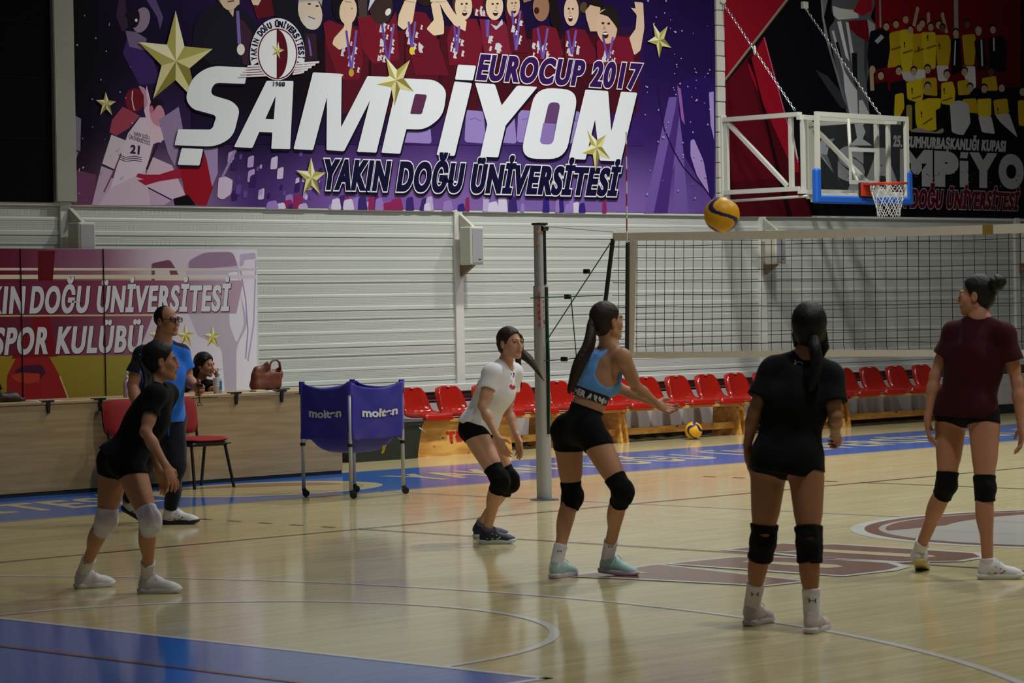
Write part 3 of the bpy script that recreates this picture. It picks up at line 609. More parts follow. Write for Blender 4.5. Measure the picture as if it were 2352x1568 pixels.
    p.ell(cx, cy, 47, 60.5, (228, 228, 232), n=48); p.ell(cx, cy, 45.5, 58.5, (98, 20, 42), n=48); p.ell(cx, cy, 42.5, 55.5, (232, 232, 238), n=48)
    p.poly([(cx-1.5, cy-56)]+[(cx-1.5+25*math.cos(t), cy+56*math.sin(t)) for t in np.linspace(-PI/2, PI/2, 24)]+[(cx-1.5, cy+56)], (88, 14, 34)); p.line([(cx-1.5, cy-56), (cx-1.5, cy+56)], 1.2, (70, 12, 28))
    p.star(Z3([(942, 415), (1003, 500), (960, 590), (880, 555), (872, 450)]), Z3([(938, 508)])[0])
    q = Z3([(893, 815), (1010, 820), (1008, 866), (891, 862)]); p.text('1988', *q, (226, 226, 232), .04, 1.12, .035); p.text('1988', *q, (24, 22, 56), .04, 1.12)
    p.build('printed_artwork', t)

def cup_banner():
    t = thing('cup_banner', 'red and black wall banner with silver cup and yellow-shirted team behind the hoop', 'banner', (14, 11.97, 2.74))
    mb = MB(); a = on_y(1652, 492, 11.97); mb.prism([(a[0], 11.966, 2.745), (24.5, 11.966, 2.745), (24.5, 11.966, 6.6), (a[0], 11.966, 6.6)], (0, .01, 0)); mb.build('sheet', mat('vinyl_black', (12, 12, 18), .5), t, world=True)
    p = Print(11.965)
    p.grid((1652, -240), (2700, -240), (2700, 504), (1652, 492), [[(10, 10, 16)]*3, [(12, 12, 20)]*3, [(10, 10, 16)]*3])
    p.grid((2010, -240), (2345, -240), (2345, 320), (2010, 330), [[(140, 10, 26), (120, 10, 24)], [(128, 10, 24), (90, 8, 18)], [(60, 6, 14), (66, 6, 14)]])
    p.poly([(1980, 210), (2352, 200), (2352, 335), (1980, 335)], (12, 10, 14))
    p.poly(Z8([(600, -700), (1650, -700), (1090, 0), (600, 625)]), (140, 16, 36)); p.line(Z8([(600, 632), (1100, -15), (1640, -700)]), 5, (150, 138, 120)); p.line(Z8([(600, 642), (1106, -8)]), 2, (110, 80, 40))
    p.poly(Z8([(600, 660), (930, 260), (1000, 520), (1170, 1150), (1270, 1560), (600, 1560)]), (72, 8, 20))
    p.poly(Z8([(930, 262), (1000, 540), (1175, 1160), (1180, 1240), (1140, 1240), (800, 480)]), (150, 16, 38)); p.poly(Z8([(810, 440), (860, 560), (1090, 1560), (1130, 1560), (1020, 1150), (880, 600), (830, 400)]), (26, 4, 10))
    p.poly(Z8([(600, 650), (800, 430), (1020, 1280), (600, 1320)]), (90, 10, 24)); p.line(Z8([(925, 270), (1070, 800), (1172, 1170)]), 2.2, (196, 96, 130))
    p.poly(Z8([(1115, 920), (1135, 960), (1172, 1150), (1160, 1140)]), (206, 196, 206))
    # silver cup
    p.poly(Z6([(130, 0), (190, 0), (150, 180), (230, 560), (440, 1200), (390, 1180), (150, 350)]), (120, 122, 128))
    p.poly(rounded(Z6([(240, -300), (680, -300), (690, 60, 40), (640, 180, 30), (700, 260), (690, 400), (600, 900), (640, 1260), (420, 1260), (260, 620), (200, 300, 30), (270, 210, 30), (230, 120, 20)])), (92, 94, 100))
    for q, c in (([(240, 60), (330, 90), (500, 110), (520, 190), (300, 210), (250, 160)], (206, 206, 208)), ([(290, 230), (330, 220), (420, 650), (380, 600)], (222, 222, 226)), ([(380, 230), (410, 240), (470, 600), (450, 700)], (200, 200, 206)), ([(230, 330), (255, 320), (380, 800), (360, 790)], (196, 198, 204)),
                 ([(350, 720), (430, 860), (500, 960), (510, 1240), (430, 1250), (370, 960)], (206, 206, 212)), ([(520, 1060), (560, 1060), (630, 1200), (520, 1260)], (196, 196, 202)), ([(580, 280), (630, 290), (600, 900), (575, 700)], (60, 60, 66)), ([(520, 0), (660, 0), (660, 110), (560, 170), (460, 120)], (150, 24, 44)), ([(410, 220), (610, 210), (630, 450), (500, 380), (420, 300)], (110, 14, 30)), ([(440, 560), (500, 560), (505, 950), (460, 850)], (24, 24, 30)), ([(270, 450), (300, 440), (340, 620), (320, 600)], (20, 20, 26)), ([(610, 200), (690, 260), (690, 330), (640, 460)], (170, 160, 170))):
        p.poly(Z6(q), c)
    p.poly(Z6([(470, 1300), (570, 1300), (590, 1400), (560, 1470), (660, 1540), (420, 1540), (500, 1460)]), (188, 190, 196)); p.poly(Z6([(560, 1320), (640, 1330), (620, 1500), (590, 1400)]), (40, 42, 50))
    p.poly(Z6([(60, 740), (180, 800), (320, 960), (400, 1160), (330, 1140), (230, 1000)]), (52, 54, 62))
    p.line(Z6([(742, 0), (748, 290)]), 4, (150, 140, 146)); p.line(Z6([(125, 0), (140, 200), (200, 480)]), 4, (150, 150, 156))
    p.poly(Z6([(1515, -900), (1560, -900), (1575, 470), (1530, 470)]), (146, 146, 150))
    # silver star
    p.poly(Z7([(0, 290), (110, 230), (130, 190), (170, 230), (275, 178), (205, 285), (190, 360), (262, 558), (120, 380), (20, 320)]), (176, 180, 188)); p.poly(Z7([(120, 350), (190, 360), (262, 558)]), (110, 114, 122)); p.poly(Z7([(200, 190), (275, 178), (205, 285), (170, 270)]), (130, 134, 142))
    # the team in yellow
    YEL = (204, 178, 34); YEL2 = (186, 154, 26); F = (176, 152, 126); SU = (16, 16, 24)
    def head(x, y, r=34, skin=F, hair=(40, 32, 28), bald=False):
        (cx, cy), = Z6([(x, y)]); 
        if not bald: p.ell(cx, cy-2.5, r/4.4, r*1.25/4.4, hair, n=12)
        p.ell(cx, cy+1, r/5.2, r*1.3/5.2, skin, n=12); p.ell(cx-2, cy-.5, 1, .7, (50, 36, 30), n=6); p.ell(cx+2.4, cy-.5, 1, .7, (50, 36, 30), n=6); p.line([(cx-1.8, cy+4.4), (cx+2, cy+4.4)], .9, (120, 60, 54))
    def body(q, c): p.poly(rounded(Z6([(x, y, 22) for x, y in q]), 3), c)
    for x, y in ((1660, 700), (1130, 690)): body([(x-50, y), (x+90, y), (x+100, y+230), (x+40, y+250), (x-20, y+120)], (206, 204, 206))
    body([(960, 740), (1130, 760), (1120, 860), (1000, 860)], (190, 186, 190)); body([(1340, 690), (1470, 690), (1460, 860), (1360, 860)], (200, 196, 200))
    for q, c in (([(640, 330), (760, 300), (860, 340), (850, 700), (620, 760), (610, 560)], SU), ([(840, 350), (950, 320), (980, 420), (960, 700), (820, 720), (850, 520)], YEL2), ([(950, 320), (1090, 300), (1100, 420), (1080, 760), (970, 760)], YEL),
                 ([(1090, 360), (1210, 350), (1220, 450), (1210, 740), (1090, 730)], YEL2), ([(1180, 340), (1330, 340), (1340, 460), (1330, 730), (1210, 730)], YEL), ([(1330, 370), (1470, 370), (1500, 460), (1470, 700), (1350, 690)], YEL2),
                 ([(1490, 420), (1590, 400), (1620, 760), (1500, 800)], SU), ([(1610, 370), (1750, 360), (1760, 470), (1740, 690), (1640, 690)], (180, 150, 30)), ([(1740, 430), (1850, 400), (1890, 700), (1780, 760)], (20, 20, 28)), ([(1880, 400), (2050, 380), (2090, 480), (2080, 760), (1900, 760)], SU)): body(q, c)
    for a, b in (((1100, 280), (1140, 100)), ((1260, 260), (1255, 160)), ((1450, 350), (1405, 160))): p.line(Z6([a, b]), 7, F); p.ell(*Z6([b])[0], 4, 7, F, n=10)
    for x, y, bd in ((810, 280, 0), (912, 255, 0), (1015, 205, 1), (1065, 315, 0), (1160, 290, 1), (1190, 250, 0), (1280, 285, 0), (1365, 262, 0), (1405, 300, 0), (1545, 350, 0), (1668, 255, 0), (1785, 335, 0), (1938, 312, 0)): head(x, y, 34, (96, 74, 60) if x in (1405, 1668) else F, (30, 24, 22) if x != 1785 else (150, 146, 142), bd)
    p.line(Z6([(700, 450), (770, 380)]), 10, (170, 170, 176)); p.line(Z6([(1540, 430), (1530, 690)]), 3, (200, 200, 206)); p.line(Z6([(1945, 400), (1950, 540)]), 3, (200, 200, 206)); p.line(Z6([(1815, 420), (1825, 700)]), 4, (180, 180, 186))
    for q, c in (([(640, 900), (820, 860), (850, 1200), (660, 1220)], SU), ([(850, 880), (1010, 840), (1040, 1240), (880, 1240)], (18, 18, 26)), ([(900, 1000), (990, 980), (1000, 1140), (950, 1240), (890, 1230)], YEL), ([(1020, 870), (1180, 830), (1200, 1000), (1180, 1100), (1030, 1050)], YEL), ([(1180, 830), (1340, 820), (1350, 1020), (1200, 1000)], YEL2),
                 ([(1390, 880), (1510, 860), (1540, 960), (1530, 1120), (1390, 1100)], YEL), ([(1560, 860), (1680, 840), (1700, 1000), (1570, 1010)], YEL2), ([(1820, 830), (1970, 800), (1990, 960), (1830, 960)], YEL2), ([(1610, 1050), (1760, 1040), (1780, 1200), (1640, 1190)], YEL2), ([(1770, 1050), (1920, 1040), (1920, 1230), (1780, 1230)], YEL), ([(1940, 1060), (2090, 1040), (2110, 1200), (1960, 1230)], YEL2), ([(2200, 1060), (2300, 1060), (2310, 1340), (2210, 1330)], YEL2),
                 ([(1110, 1090), (1250, 1040), (1390, 1040), (1380, 1150), (1330, 1160), (1340, 1380), (1150, 1390), (1120, 1300)], YEL), ([(1060, 1380), (1140, 1350), (1330, 1400), (1410, 1350), (1420, 1400), (1330, 1430), (1080, 1430)], (150, 134, 120)), ([(1480, 1090), (1580, 1060), (1680, 1100), (1700, 1300), (1620, 1440), (1500, 1400)], (176, 176, 182)), ([(1780, 1230), (1920, 1230), (1960, 1420), (1820, 1400)], (186, 180, 184)), ([(1960, 1220), (2110, 1200), (2200, 1460), (2020, 1300)], (178, 174, 176)), ([(1020, 1110), (1080, 1110), (1080, 1380), (1020, 1380)], (150, 130, 70))): body(q, c)
    p.line(Z6([(660, 960), (650, 760)]), 9, F); p.ell(*Z6([(660, 740)])[0], 7, 10, F, n=10)
    for x, y in ((750, 800), (940, 750), (1100, 755), (1245, 735), (1450, 790), (1635, 760), (1695, 930), (1845, 940), (1915, 760), (2030, 930), (1245, 920), (2250, 970)): head(x, y, 36, (84, 64, 52) if x == 1915 else F, (26, 20, 20))
    for x, y in ((1000, 470), (1150, 520), (1245, 400), (1370, 490), (1080, 960), (1420, 960), (1180, 1210), (1990, 1170)): p.line(Z6([(x-2, y-28), (x, y+6)]), 3, (60, 40, 16)); p.ell(*Z6([(x+2, y+24)])[0], 1.6, 1.8, (60, 40, 16), n=7)
    for x, y, r in ((905, 510, 1), (1030, 545, 1), (1150, 530, 1), (1280, 495, 1), (1120, 1030, 1), (1450, 1050, 1), (1240, 1280, 2)): p.line(Z6([(x-45, y+18*r), (x+55, y-14*r)]), 3, (110, 84, 20))
    p.poly([(2040, 300), (2352, 318), (2352, 340), (2040, 326)], (14, 12, 16))
    # lettering
    p.text('25. CUMHURBAŞKANLIĞI KUPASI', *Z7([(918, 145), (2150, 206), (2140, 330), (908, 272)]), (160, 160, 162), .04, 1.14, 0, .02)
    g = (152, 152, 155); 
    for s, x0, x1, yt0, yt1, yb0, yb1 in (('S', 300, 600, 255, 268, 640, 668), ('A', 600, 970, 275, 290, 668, 700), ("M", 985, 1345, 290, 305, 700, 712), ('P', 1362, 1630, 310, 325, 708, 722), ('Y', 1745, 2055, 328, 340, 720, 730), ('O', 2068, 2345, 345, 358, 728, 742), ('N', 2370, 2650, 360, 372, 742, 752)):
        p.text(s, *Z7([(x0, yt0), (x1, yt1), (x1, yb1), (x0, yb0)]), g, .085, 1.0)
    p.poly(Z7([(440, 668), (600, 672), (590, 762), (410, 755)]), g); p.poly(Z7([(1642, 425), (1735, 428), (1735, 720), (1642, 714)]), g); p.poly(Z7([(1652, 330), (1738, 335), (1722, 402), (1642, 396)]), g)
    rr = random.Random(9)
    for k in range(140):
        x = rr.uniform(300, 2340); y = rr.uniform(520, 720); a = rr.uniform(3, 12); p.poly(Z7([(x-a, y), (x, y-a*.5), (x+a, y+a*.2), (x, y+a*.6)]), rr.choice([(120, 120, 124), (70, 70, 76), (14, 14, 20)]))
    q = Z7([(705, 715), (2298, 778), (2270, 972), (690, 935)])
    p.text('YAKIN DOĞU ÜNİVERSİTESİ', *q, (150, 146, 150), .04, 1.14, .035, .02); p.text('YAKIN DOĞU ÜNİVERSİTESİ', *q, (84, 12, 28), .04, 1.14, 0, .02)
    p.build('printed_artwork', t)

def dark_banner():
    t = thing('dark_banner', 'plain black wall banner at the far left, beside the purple banner', 'banner', (-4, 11.97, 2.72))
    mb = MB(); mb.box((-9, 11.955, 2.735), (-.235, 11.972, 6.6)); mb.build('sheet', mat('vinyl_night', (7, 7, 11), .7, spec=.05), t, world=True)
    mb = MB()
    for z in (3.35, 3.95, 4.5): mb.box((-9, 11.951, z), (-.235, 11.956, z+.012))
    mb.build('seam', mat('vinyl_seam', (18, 18, 25), .7, spec=.05), t, world=True)

def club_banner():
    Y = 11.6
    t = thing('club_banner', 'maroon and white club banner with a pale trophy, standing behind the long desk', 'banner', (0, Y, 0))
    a = on_y(590, 573, Y); x1 = a[0]; zt = 2.265
    mb = MB(); mb.box((-5.2, Y, .25), (x1, Y+.03, zt)); mb.build('board', mat('board_white', (206, 200, 206), .5), t, world=True)
    for x in (-5.1, -2.6, -.2, x1-.1):
        mb = MB(); mb.box((x-.025, Y+.03, 0), (x+.025, Y+.07, zt-.1)); mb.box((x-.03, Y-.05, 0), (x+.03, Y+.35, .04))
        mb.build('stand', mat('stand_grey', (120, 120, 122), .4, metal=.6), t, world=True)
    p = Print(Y-.001); M1 = (104, 24, 52); M2 = (70, 10, 34); W = (226, 220, 228); LI = (176, 150, 176)
    L = -560
    p.grid((L, 568), (590, 573.5), (590, 1000), (L, 1000), [[M1, M1, M2, M1, (130, 80, 110), (196, 180, 196), (214, 204, 220)], [M1, M1, M1, M1, (150, 100, 130), (206, 194, 210), (226, 218, 232)], [(120, 50, 70), (110, 40, 60), (140, 80, 60), (120, 60, 70), (190, 170, 180), (214, 206, 216), (228, 222, 232)], [(160, 120, 30), (156, 116, 30), (150, 110, 34), (136, 118, 36), (190, 180, 130), (220, 214, 210), (226, 222, 226)]])
    p.grid((L, 822), (340, 812), (330, 1000), (L, 1000), [[(176, 140, 40), (170, 136, 44), (168, 132, 40), (150, 130, 40), (150, 138, 60)], [(160, 110, 30), (150, 104, 32), (140, 100, 36), (120, 104, 36), (120, 104, 40)]])
    # trophy ghost
    p.poly(rounded(ZU([(1620, 160, 60), (1760, 70, 60), (2030, 65, 60), (2080, 200, 40), (2090, 400), (2160, 700, 60), (2060, 900, 60), (2060, 1300), (1960, 1300), (1930, 900, 60), (1720, 800), (1640, 600), (1620, 300)])), (184, 172, 190))
    p.poly(rounded(ZU([(1640, 150, 40), (1780, 75, 50), (2030, 70, 40), (2070, 190, 20), (1650, 230, 20)])), (146, 118, 146)); p.poly(rounded(ZU([(1990, 250), (2070, 240), (2130, 700, 60), (2060, 870, 40), (2000, 700)])), (218, 212, 226))
    p.poly(rounded(ZU([(1320, 170, 20), (1480, 135, 30), (1540, 230), (1560, 290, 20), (1490, 290, 20), (1470, 210, 20), (1350, 220, 20), (1345, 380), (1320, 380)])), (112, 66, 92)); p.poly(rounded(ZU([(2090, 90, 14), (2225, 75, 14), (2230, 130), (2130, 140, 10), (2120, 190, 20), (2085, 200, 20)])), (176, 166, 190))
    p.line(ZU([(2095, 230), (2140, 480), (2160, 760), (2140, 1000)]), 3, (160, 148, 180)); p.line(ZU([(2230, 140), (2210, 700), (2160, 1020)]), 3.5, (176, 166, 196))
    # bands
    p.grid(*ZU([(L*3.79, 205), (2230, 212), (2230, 232), (L*3.79, 228)]), [[(224, 206, 190), (226, 210, 180), (220, 204, 190), (206, 190, 160), (200, 184, 196)]]*2)
    p.grid(*ZU([(L*3.79, 268), (2230, 270), (2230, 302), (L*3.79, 310)]), [[(226, 210, 196), (226, 214, 196), (216, 206, 176), (200, 190, 150), (206, 192, 204)]]*2)
    p.grid(*ZU([(L*3.79, 318), (2120, 318), (2060, 606), (L*3.79, 626)]), [[M1, M2, M1, (110, 36, 62), (132, 70, 96), (176, 150, 170)]]*2)
    p.poly(ZU([(L*3.79, 628), (1360, 614), (1360, 626), (L*3.79, 646)]), (196, 176, 120))
    p.grid(*ZU([(L*3.79, 650), (1330, 628), (1200, 968), (L*3.79, 990)]), [[M1, M2, M1, (104, 36, 60), (140, 90, 112)]]*2)
    p.poly(ZU([(330, 60), (480, 60), (460, 320), (330, 320)]), (92, 8, 20)); p.poly(ZU([(300, 640), (430, 630), (500, 980), (100, 1000)]), (120, 16, 30))
    # warm basketball player's shirt below
    p.poly(rounded(ZU([(60, 1150, 40), (140, 990), (430, 985), (520, 1150), (600, 1360), (600, 1500), (60, 1500)])), (146, 34, 34)); p.poly(rounded(ZU([(120, 1110), (200, 1060, 30), (360, 1050, 30), (400, 1120), (330, 1200), (200, 1180)])), (72, 26, 50))
    p.poly(rounded(ZU([(90, 1150), (180, 1120, 20), (350, 1130, 20), (340, 1200), (250, 1220), (150, 1200)])), (176, 56, 40)); p.line(ZU([(520, 1150), (570, 1280), (605, 1380)]), 3, (196, 176, 120))
    # lettering with dark edge
    for s, q in (('DOĞU ÜNİVERSİTESİ', [(285, 366), (2008, 356), (1990, 586), (258, 606)]), ('YAKIN', [(-360, 370), (222, 366), (205, 607), (-385, 613)]), ('SPOR KULÜBÜ', [(-30, 728), (1248, 704), (1222, 942), (-62, 970)])):
        q = ZU(q); p.text(s, *[(x+.8, y+1) for x, y in q], (66, 26, 46), .03, 1.15, .018, .014); p.text(s, *q, (206, 204, 212), .03, 1.15, 0, .014)
    # gold stars
    for cx, cy in ((1372, 790), (1615, 790), (1850, 800)): p.star(ZU([(cx, cy-95), (cx+80, cy-12), (cx+50, cy+100), (cx-45, cy+95), (cx-78, cy-10)]), ZU([(cx, cy+5)])[0], light=(220, 208, 140), dark=(166, 140, 40))
    p.build('printed_artwork', t, INKS)
    mb = MB()
    for px in (185/3.79, 905/3.79): x = on_y(px, 700, Y)[0]; mb.box((x-.003, Y-.012, .25), (x+.003, Y-.002, zt))
    mb.build('panel_joint', mat('joint_dark', (60, 30, 44), .6), t, world=True)
champion_banner(); cup_banner(); dark_banner(); club_banner()
# ================================================================== furniture and sports gear
def wood_mat(name, rgb, dark, scale=(2, 14, 14), rough=.4):
    if name in MATS: return MATS[name]
    m = mat(name, rgb, rough); nt = m.node_tree; b = nt.nodes['Principled BSDF']
    tc = nt.nodes.new('ShaderNodeTexCoord'); mp = nt.nodes.new('ShaderNodeMapping'); mp.inputs['Scale'].default_value = scale; nt.links.new(tc.outputs['Object'], mp.inputs[0])
    n = nt.nodes.new('ShaderNodeTexNoise'); n.inputs['Scale'].default_value = 1; n.inputs['Detail'].default_value = 6; n.inputs['Distortion'].default_value = .6; nt.links.new(mp.outputs[0], n.inputs['Vector'])
    cr = nt.nodes.new('ShaderNodeValToRGB'); cr.color_ramp.elements[0].color = lin(dark); cr.color_ramp.elements[1].color = lin(rgb); cr.color_ramp.elements[0].position = .35; cr.color_ramp.elements[1].position = .62
    nt.links.new(n.outputs['Fac'], cr.inputs[0]); nt.links.new(cr.outputs[0], b.inputs['Base Color']); return m
def pine_mat():
    if 'knotty_pine' in MATS: return MATS['knotty_pine']
    m = wood_mat('knotty_pine', (222, 170, 92), (182, 124, 56), (2.5, 9, 12), .38); nt = m.node_tree; b = nt.nodes['Principled BSDF']
    src = b.inputs['Base Color'].links[0].from_socket; tc = [x for x in nt.nodes if x.type == 'TEX_COORD'][0]
    mp = nt.nodes.new('ShaderNodeMapping'); mp.inputs['Scale'].default_value = (6, 6, 10); nt.links.new(tc.outputs['Object'], mp.inputs[0])
    vo = nt.nodes.new('ShaderNodeTexVoronoi'); vo.inputs['Scale'].default_value = 1.0; vo.inputs['Randomness'].default_value = 1; nt.links.new(mp.outputs[0], vo.inputs['Vector'])
    cr = nt.nodes.new('ShaderNodeValToRGB'); cr.color_ramp.elements[0].color = (1, 1, 1, 1); cr.color_ramp.elements[0].position = .09; cr.color_ramp.elements[1].color = (0, 0, 0, 1); cr.color_ramp.elements[1].position = .17
    nt.links.new(vo.outputs['Distance'], cr.inputs[0]); mx = nt.nodes.new('ShaderNodeMix'); mx.data_type = 'RGBA'; nt.links.new(cr.outputs[0], mx.inputs[0]); nt.links.new(src, mx.inputs[6]); mx.inputs[7].default_value = lin((92, 54, 24))
    nt.links.new(mx.outputs[2], b.inputs['Base Color']); return m
PINE = pine_mat()
RED_PL = mat('red_plastic', (158, 28, 18), .16, spec=.45)
BLACKM = mat('black_metal', (20, 20, 22), .4)
STEEL = mat('brushed_steel', (168, 168, 172), .35, metal=.75)
ALU = mat('grey_aluminium', (176, 176, 180), .42, metal=.15)
WPAINT = mat('white_painted_steel', (206, 206, 194), .38)
CREAM = mat('cream_plastic', (196, 194, 178), .45)

# ---------------------------------------------------------------- benches with shell seats
def shell_seat_mesh():
    cen = [(-.235, .0), (-.215, .022), (-.17, .026), (-.10, .012), (-.02, .0), (.06, -.002), (.115, .012), (.150, .05), (.172, .11), (.192, .19), (.210, .27), (.222, .325), (.226, .345)]
    hw = [.185, .205, .215, .22, .22, .215, .205, .196, .188, .178, .165, .135, .085]
    dish = [.0, .0, .006, .018, .03, .038, .045, .05, .05, .045, .034, .02, .01]
    nu = 14; vs = []; N = len(cen)
    for i, (y, z) in enumerate(cen):
        a = np.array(cen[max(0, i-1)]); b = np.array(cen[min(N-1, i+1)]); t = (b-a)/np.linalg.norm(b-a); nrm = np.array([-t[1], t[0]])
        for k in range(nu+1):
            u = -1+2*k/nu; q = np.array([y, z])+nrm*dish[i]*(abs(u)**2.4)
            vs.append((u*hw[i], q[0], q[1]))
    M = len(vs); f = []
    for i in range(N-1):
        for k in range(nu): f.append([i*(nu+1)+k, i*(nu+1)+k+1, (i+1)*(nu+1)+k+1, (i+1)*(nu+1)+k])
    # rolled rim all round: down at the pan, backwards at the back
    loop = [k for k in range(nu+1)]+[i*(nu+1)+nu for i in range(1, N)]+[(N-1)*(nu+1)+k for k in range(nu-1, -1, -1)]+[i*(nu+1) for i in range(N-2, 0, -1)]
    rim = []
    for j in loop:
        i = j//(nu+1); x, y, z = vs[j]; s = min(1, max(0, (i-4)/4)); o = np.array([0, .075*s+.0, -.058*(1-s)-.015*s]); o[0] = .006*np.sign(x)
        rim.append((x+o[0], y+o[1]-(.006 if i == 0 else 0), z+o[2]))
    L = len(loop)
    for j in range(L): vs.append(rim[j])
    for j in range(L): f.append([loop[j], M+j, M+(j+1) % L, loop[(j+1) % L]])
    # underside
    b0 = len(vs); vs += [(vs[j][0]*.97, vs[j][1]+.012*min(1, max(0, (j//(nu+1)-4)/4)), vs[j][2]-.012) for j in range(M)]
    f += [[b0+i for i in q[::-1]] for q in f[:(N-1)*nu]]
    return vs, f
_seat = shell_seat_mesh()
def bench(xs, x0, x1, label, board=False):
    t = thing('team_bench', label, 'bench', ((x0+x1)/2, 11.55, 0), group='pine benches with red seats along the wall')
    for n, y in (('front_rail', 11.40), ('rear_rail', 11.66)):
        mb = MB(); mb.bbox((x0, y-.045, .365), (x1, y+.045, .40), .004); mb.build(n, PINE, t, world=True)
    for x in (x0+.03, x1-.03):
        mb = MB(); mb.prism([(x-.02, 11.375, 0), (x-.02, 11.83, 0), (x-.02, 11.80, .365), (x-.02, 11.43, .365)], (.04, 0, 0)); mb.build('leg_board', PINE, t, world=True)
    mb = MB(); mb.bbox((x0+.05, 11.46, .085), (x1-.05, 11.50, .165), .004); mb.build('stretcher', PINE, t, world=True)
    if board:
        mb = MB(); mb.prism([(x0-.005, 11.385, .0), (x0+1.45, 11.385, .0), (x0+1.45, 11.42, .362), (x0-.005, 11.42, .362)], (0, -.02, 0)); fb = mb.build('front_board', PINE, t, world=True)
        uv, f = text_uv('TBF', .06, 1.15); p = quadmap(uv, (x0+.445, .262), (x0+.81, .262), (x0+.81, .145), (x0+.445, .145))
        mesh_obj('lettering', [(a, 11.360+b*.097, b) for a, b in p], f, mat('red_paint', (196, 34, 34), .5), t, world=True)
    for x in xs:
        s = mesh_obj('shell_seat', [(x+a, 11.53+b*1.0, .447+c*.88) for a, b, c in _seat[0]], _seat[1], RED_PL, t, smooth=True, world=True)
        mb = MB(); mb.box((x-.022, 11.735, .737), (x+.022, 11.748, .748)); mb.build('grip_slot', mat('slot_pale', (214, 196, 190), .4), t, world=True)
bench([4.40, 4.96, 5.53, 6.09], 4.13, 6.36, 'pine bench of red shell seats with red letters on its front board', True)
bench([6.72, 7.22], 6.42, 7.46, 'short pine bench with two red shell seats behind the net post')
bench([7.75, 8.27, 8.82, 9.37], 7.50, 9.62, 'pine bench of red shell seats with a yellow volleyball lying before it')
bench([9.93, 10.48, 11.03, 11.55], 9.67, 11.68, 'pine bench of red shell seats half hidden behind the girl in black tee')
bench([12.10, 12.66, 13.22, 13.80], 11.73, 14.08, 'pine bench of red shell seats farthest right, left of the maroon tee')

# ---------------------------------------------------------------- volleyballs
BALL_Y = mat('ball_yellow', (238, 172, 20), .42, bump=(160, .1)); BALL_B = mat('ball_navy', (30, 34, 96), .45, bump=(160, .1)); SEAM = mat('ball_seam', (90, 70, 20), .6)
def volleyball(name, label, c, R, r=.105):
    nu, nv = 96, 60; mb = MB(); mb.sphere((0, 0, 0), r, nu, nv); idx = []
    V = np.array(mb.v)
    for f in mb.f:
        n = V[f].mean(0); n /= np.linalg.norm(n); th = math.acos(max(-1, min(1, n[2]))); a = math.atan2(n[1], n[0])+.9*math.sin(th*2)
        d = abs(((a+PI/3) % (2*PI/3))-PI/3)*math.sin(th); idx.append(1 if d < .17 else (2 if d < .19 else 0))
    o = mesh_obj(name, V, mb.f, [BALL_Y, BALL_B, SEAM], None, True, idx)
    o.location = c; o.rotation_euler = R; tag(o, label, 'ball'); return o
volleyball('volleyball', 'yellow and navy volleyball flying above the net tape', tuple(at(1658, 493, 16.66)), (.25, .05, -2.25))
volleyball('volleyball', 'yellow and navy volleyball lying on the floor at the pine bench', (8.50, 11.20, .105), (.75, -.1, -.5))

# ---------------------------------------------------------------- scorers' desk
DESK = wood_mat('beech_laminate', (172, 146, 105), (156, 129, 89), (1.2, 3, 22), .42)
def desk():
    t = thing('long_desk', 'long beech desk with a closed front panel, under the club banner', 'desk', (-1.6, 10.2, 0))
    mb = MB(); mb.bbox((-4.95, 9.84, .815), (1.66, 10.55, .843), .004); mb.build('desk_top', DESK, t, world=True)
    for a, b in ((-4.95, -2.62), (-2.615, -.505), (-.50, 1.655)):
        mb = MB(); mb.bbox((a, 9.852, .035), (b, 9.872, .812), .002); mb.build('front_panel', DESK, t, world=True)
    for x in (-4.90, -2.62, -.50, 1.61):
        mb = MB(); mb.bbox((x-.02, 9.90, 0), (x+.02, 10.48, .812), .004); mb.build('side_panel', DESK, t, world=True)
    for x in (-4.0, -1.89, -1.31, .30, .87):
        mb = MB(); mb.box((x-.065, 9.832, .843), (x+.065, 9.90, .853)); mb.prism([(x-.022, 9.846, .845), (x+.022, 9.846, .845), (x+.012, 9.846, .735), (x-.012, 9.846, .735)], (0, -.014, 0)); mb.build('clamp', BLACKM, t, world=True)
    mb = MB(); mb.box((-4.95, 9.86, .0), (1.65, 9.88, .035)); mb.build('kick_strip', mat('kick_dark', (40, 34, 28), .6), t, world=True)
desk()

def paper_sheet(x, y, rz, w_, h_, label, rgb=(222, 222, 226), z=.8438):
    mb = MB(); mb.box((-w_/2, -h_/2, 0), (w_/2, h_/2, .004)); o = mb.build('paper_sheet', mat('paper_%d_%d' % (rgb[0], rgb[2]), rgb, .7)); o.location = (x, y, z); o.rotation_euler = (0, 0, rz); tag(o, label, 'paper')
paper_sheet(-1.86, 9.97, .1, .30, .21, 'white paper sheet on the desk beside the dark brown bag')
paper_sheet(.88, 10.0, .2, .32, .21, 'pale blue paper sheet on the desk right of the leather tote', (170, 186, 200))
mb = MB(); mb.bbox((-.13, -.1, 0), (.13, .1, .012), .003); o = mb.build('clipboard', mat('clipboard_dark', (36, 36, 42), .5)); o.location = (1.15, 10.25, .8445); o.rotation_euler = (0, 0, .5); tag(o, 'dark clipboard on the desk behind the pale blue paper', 'clipboard')
mb = MB(); mb.bbox((-.06, -.05, 0), (.06, .05, .018), .002); o = mb.build('notepad', mat('notepad_cream', (214, 206, 184), .7)); o.location = (.66, 9.95, .8435); tag(o, 'small cream notepad on the desk before the leather tote', 'notepad')

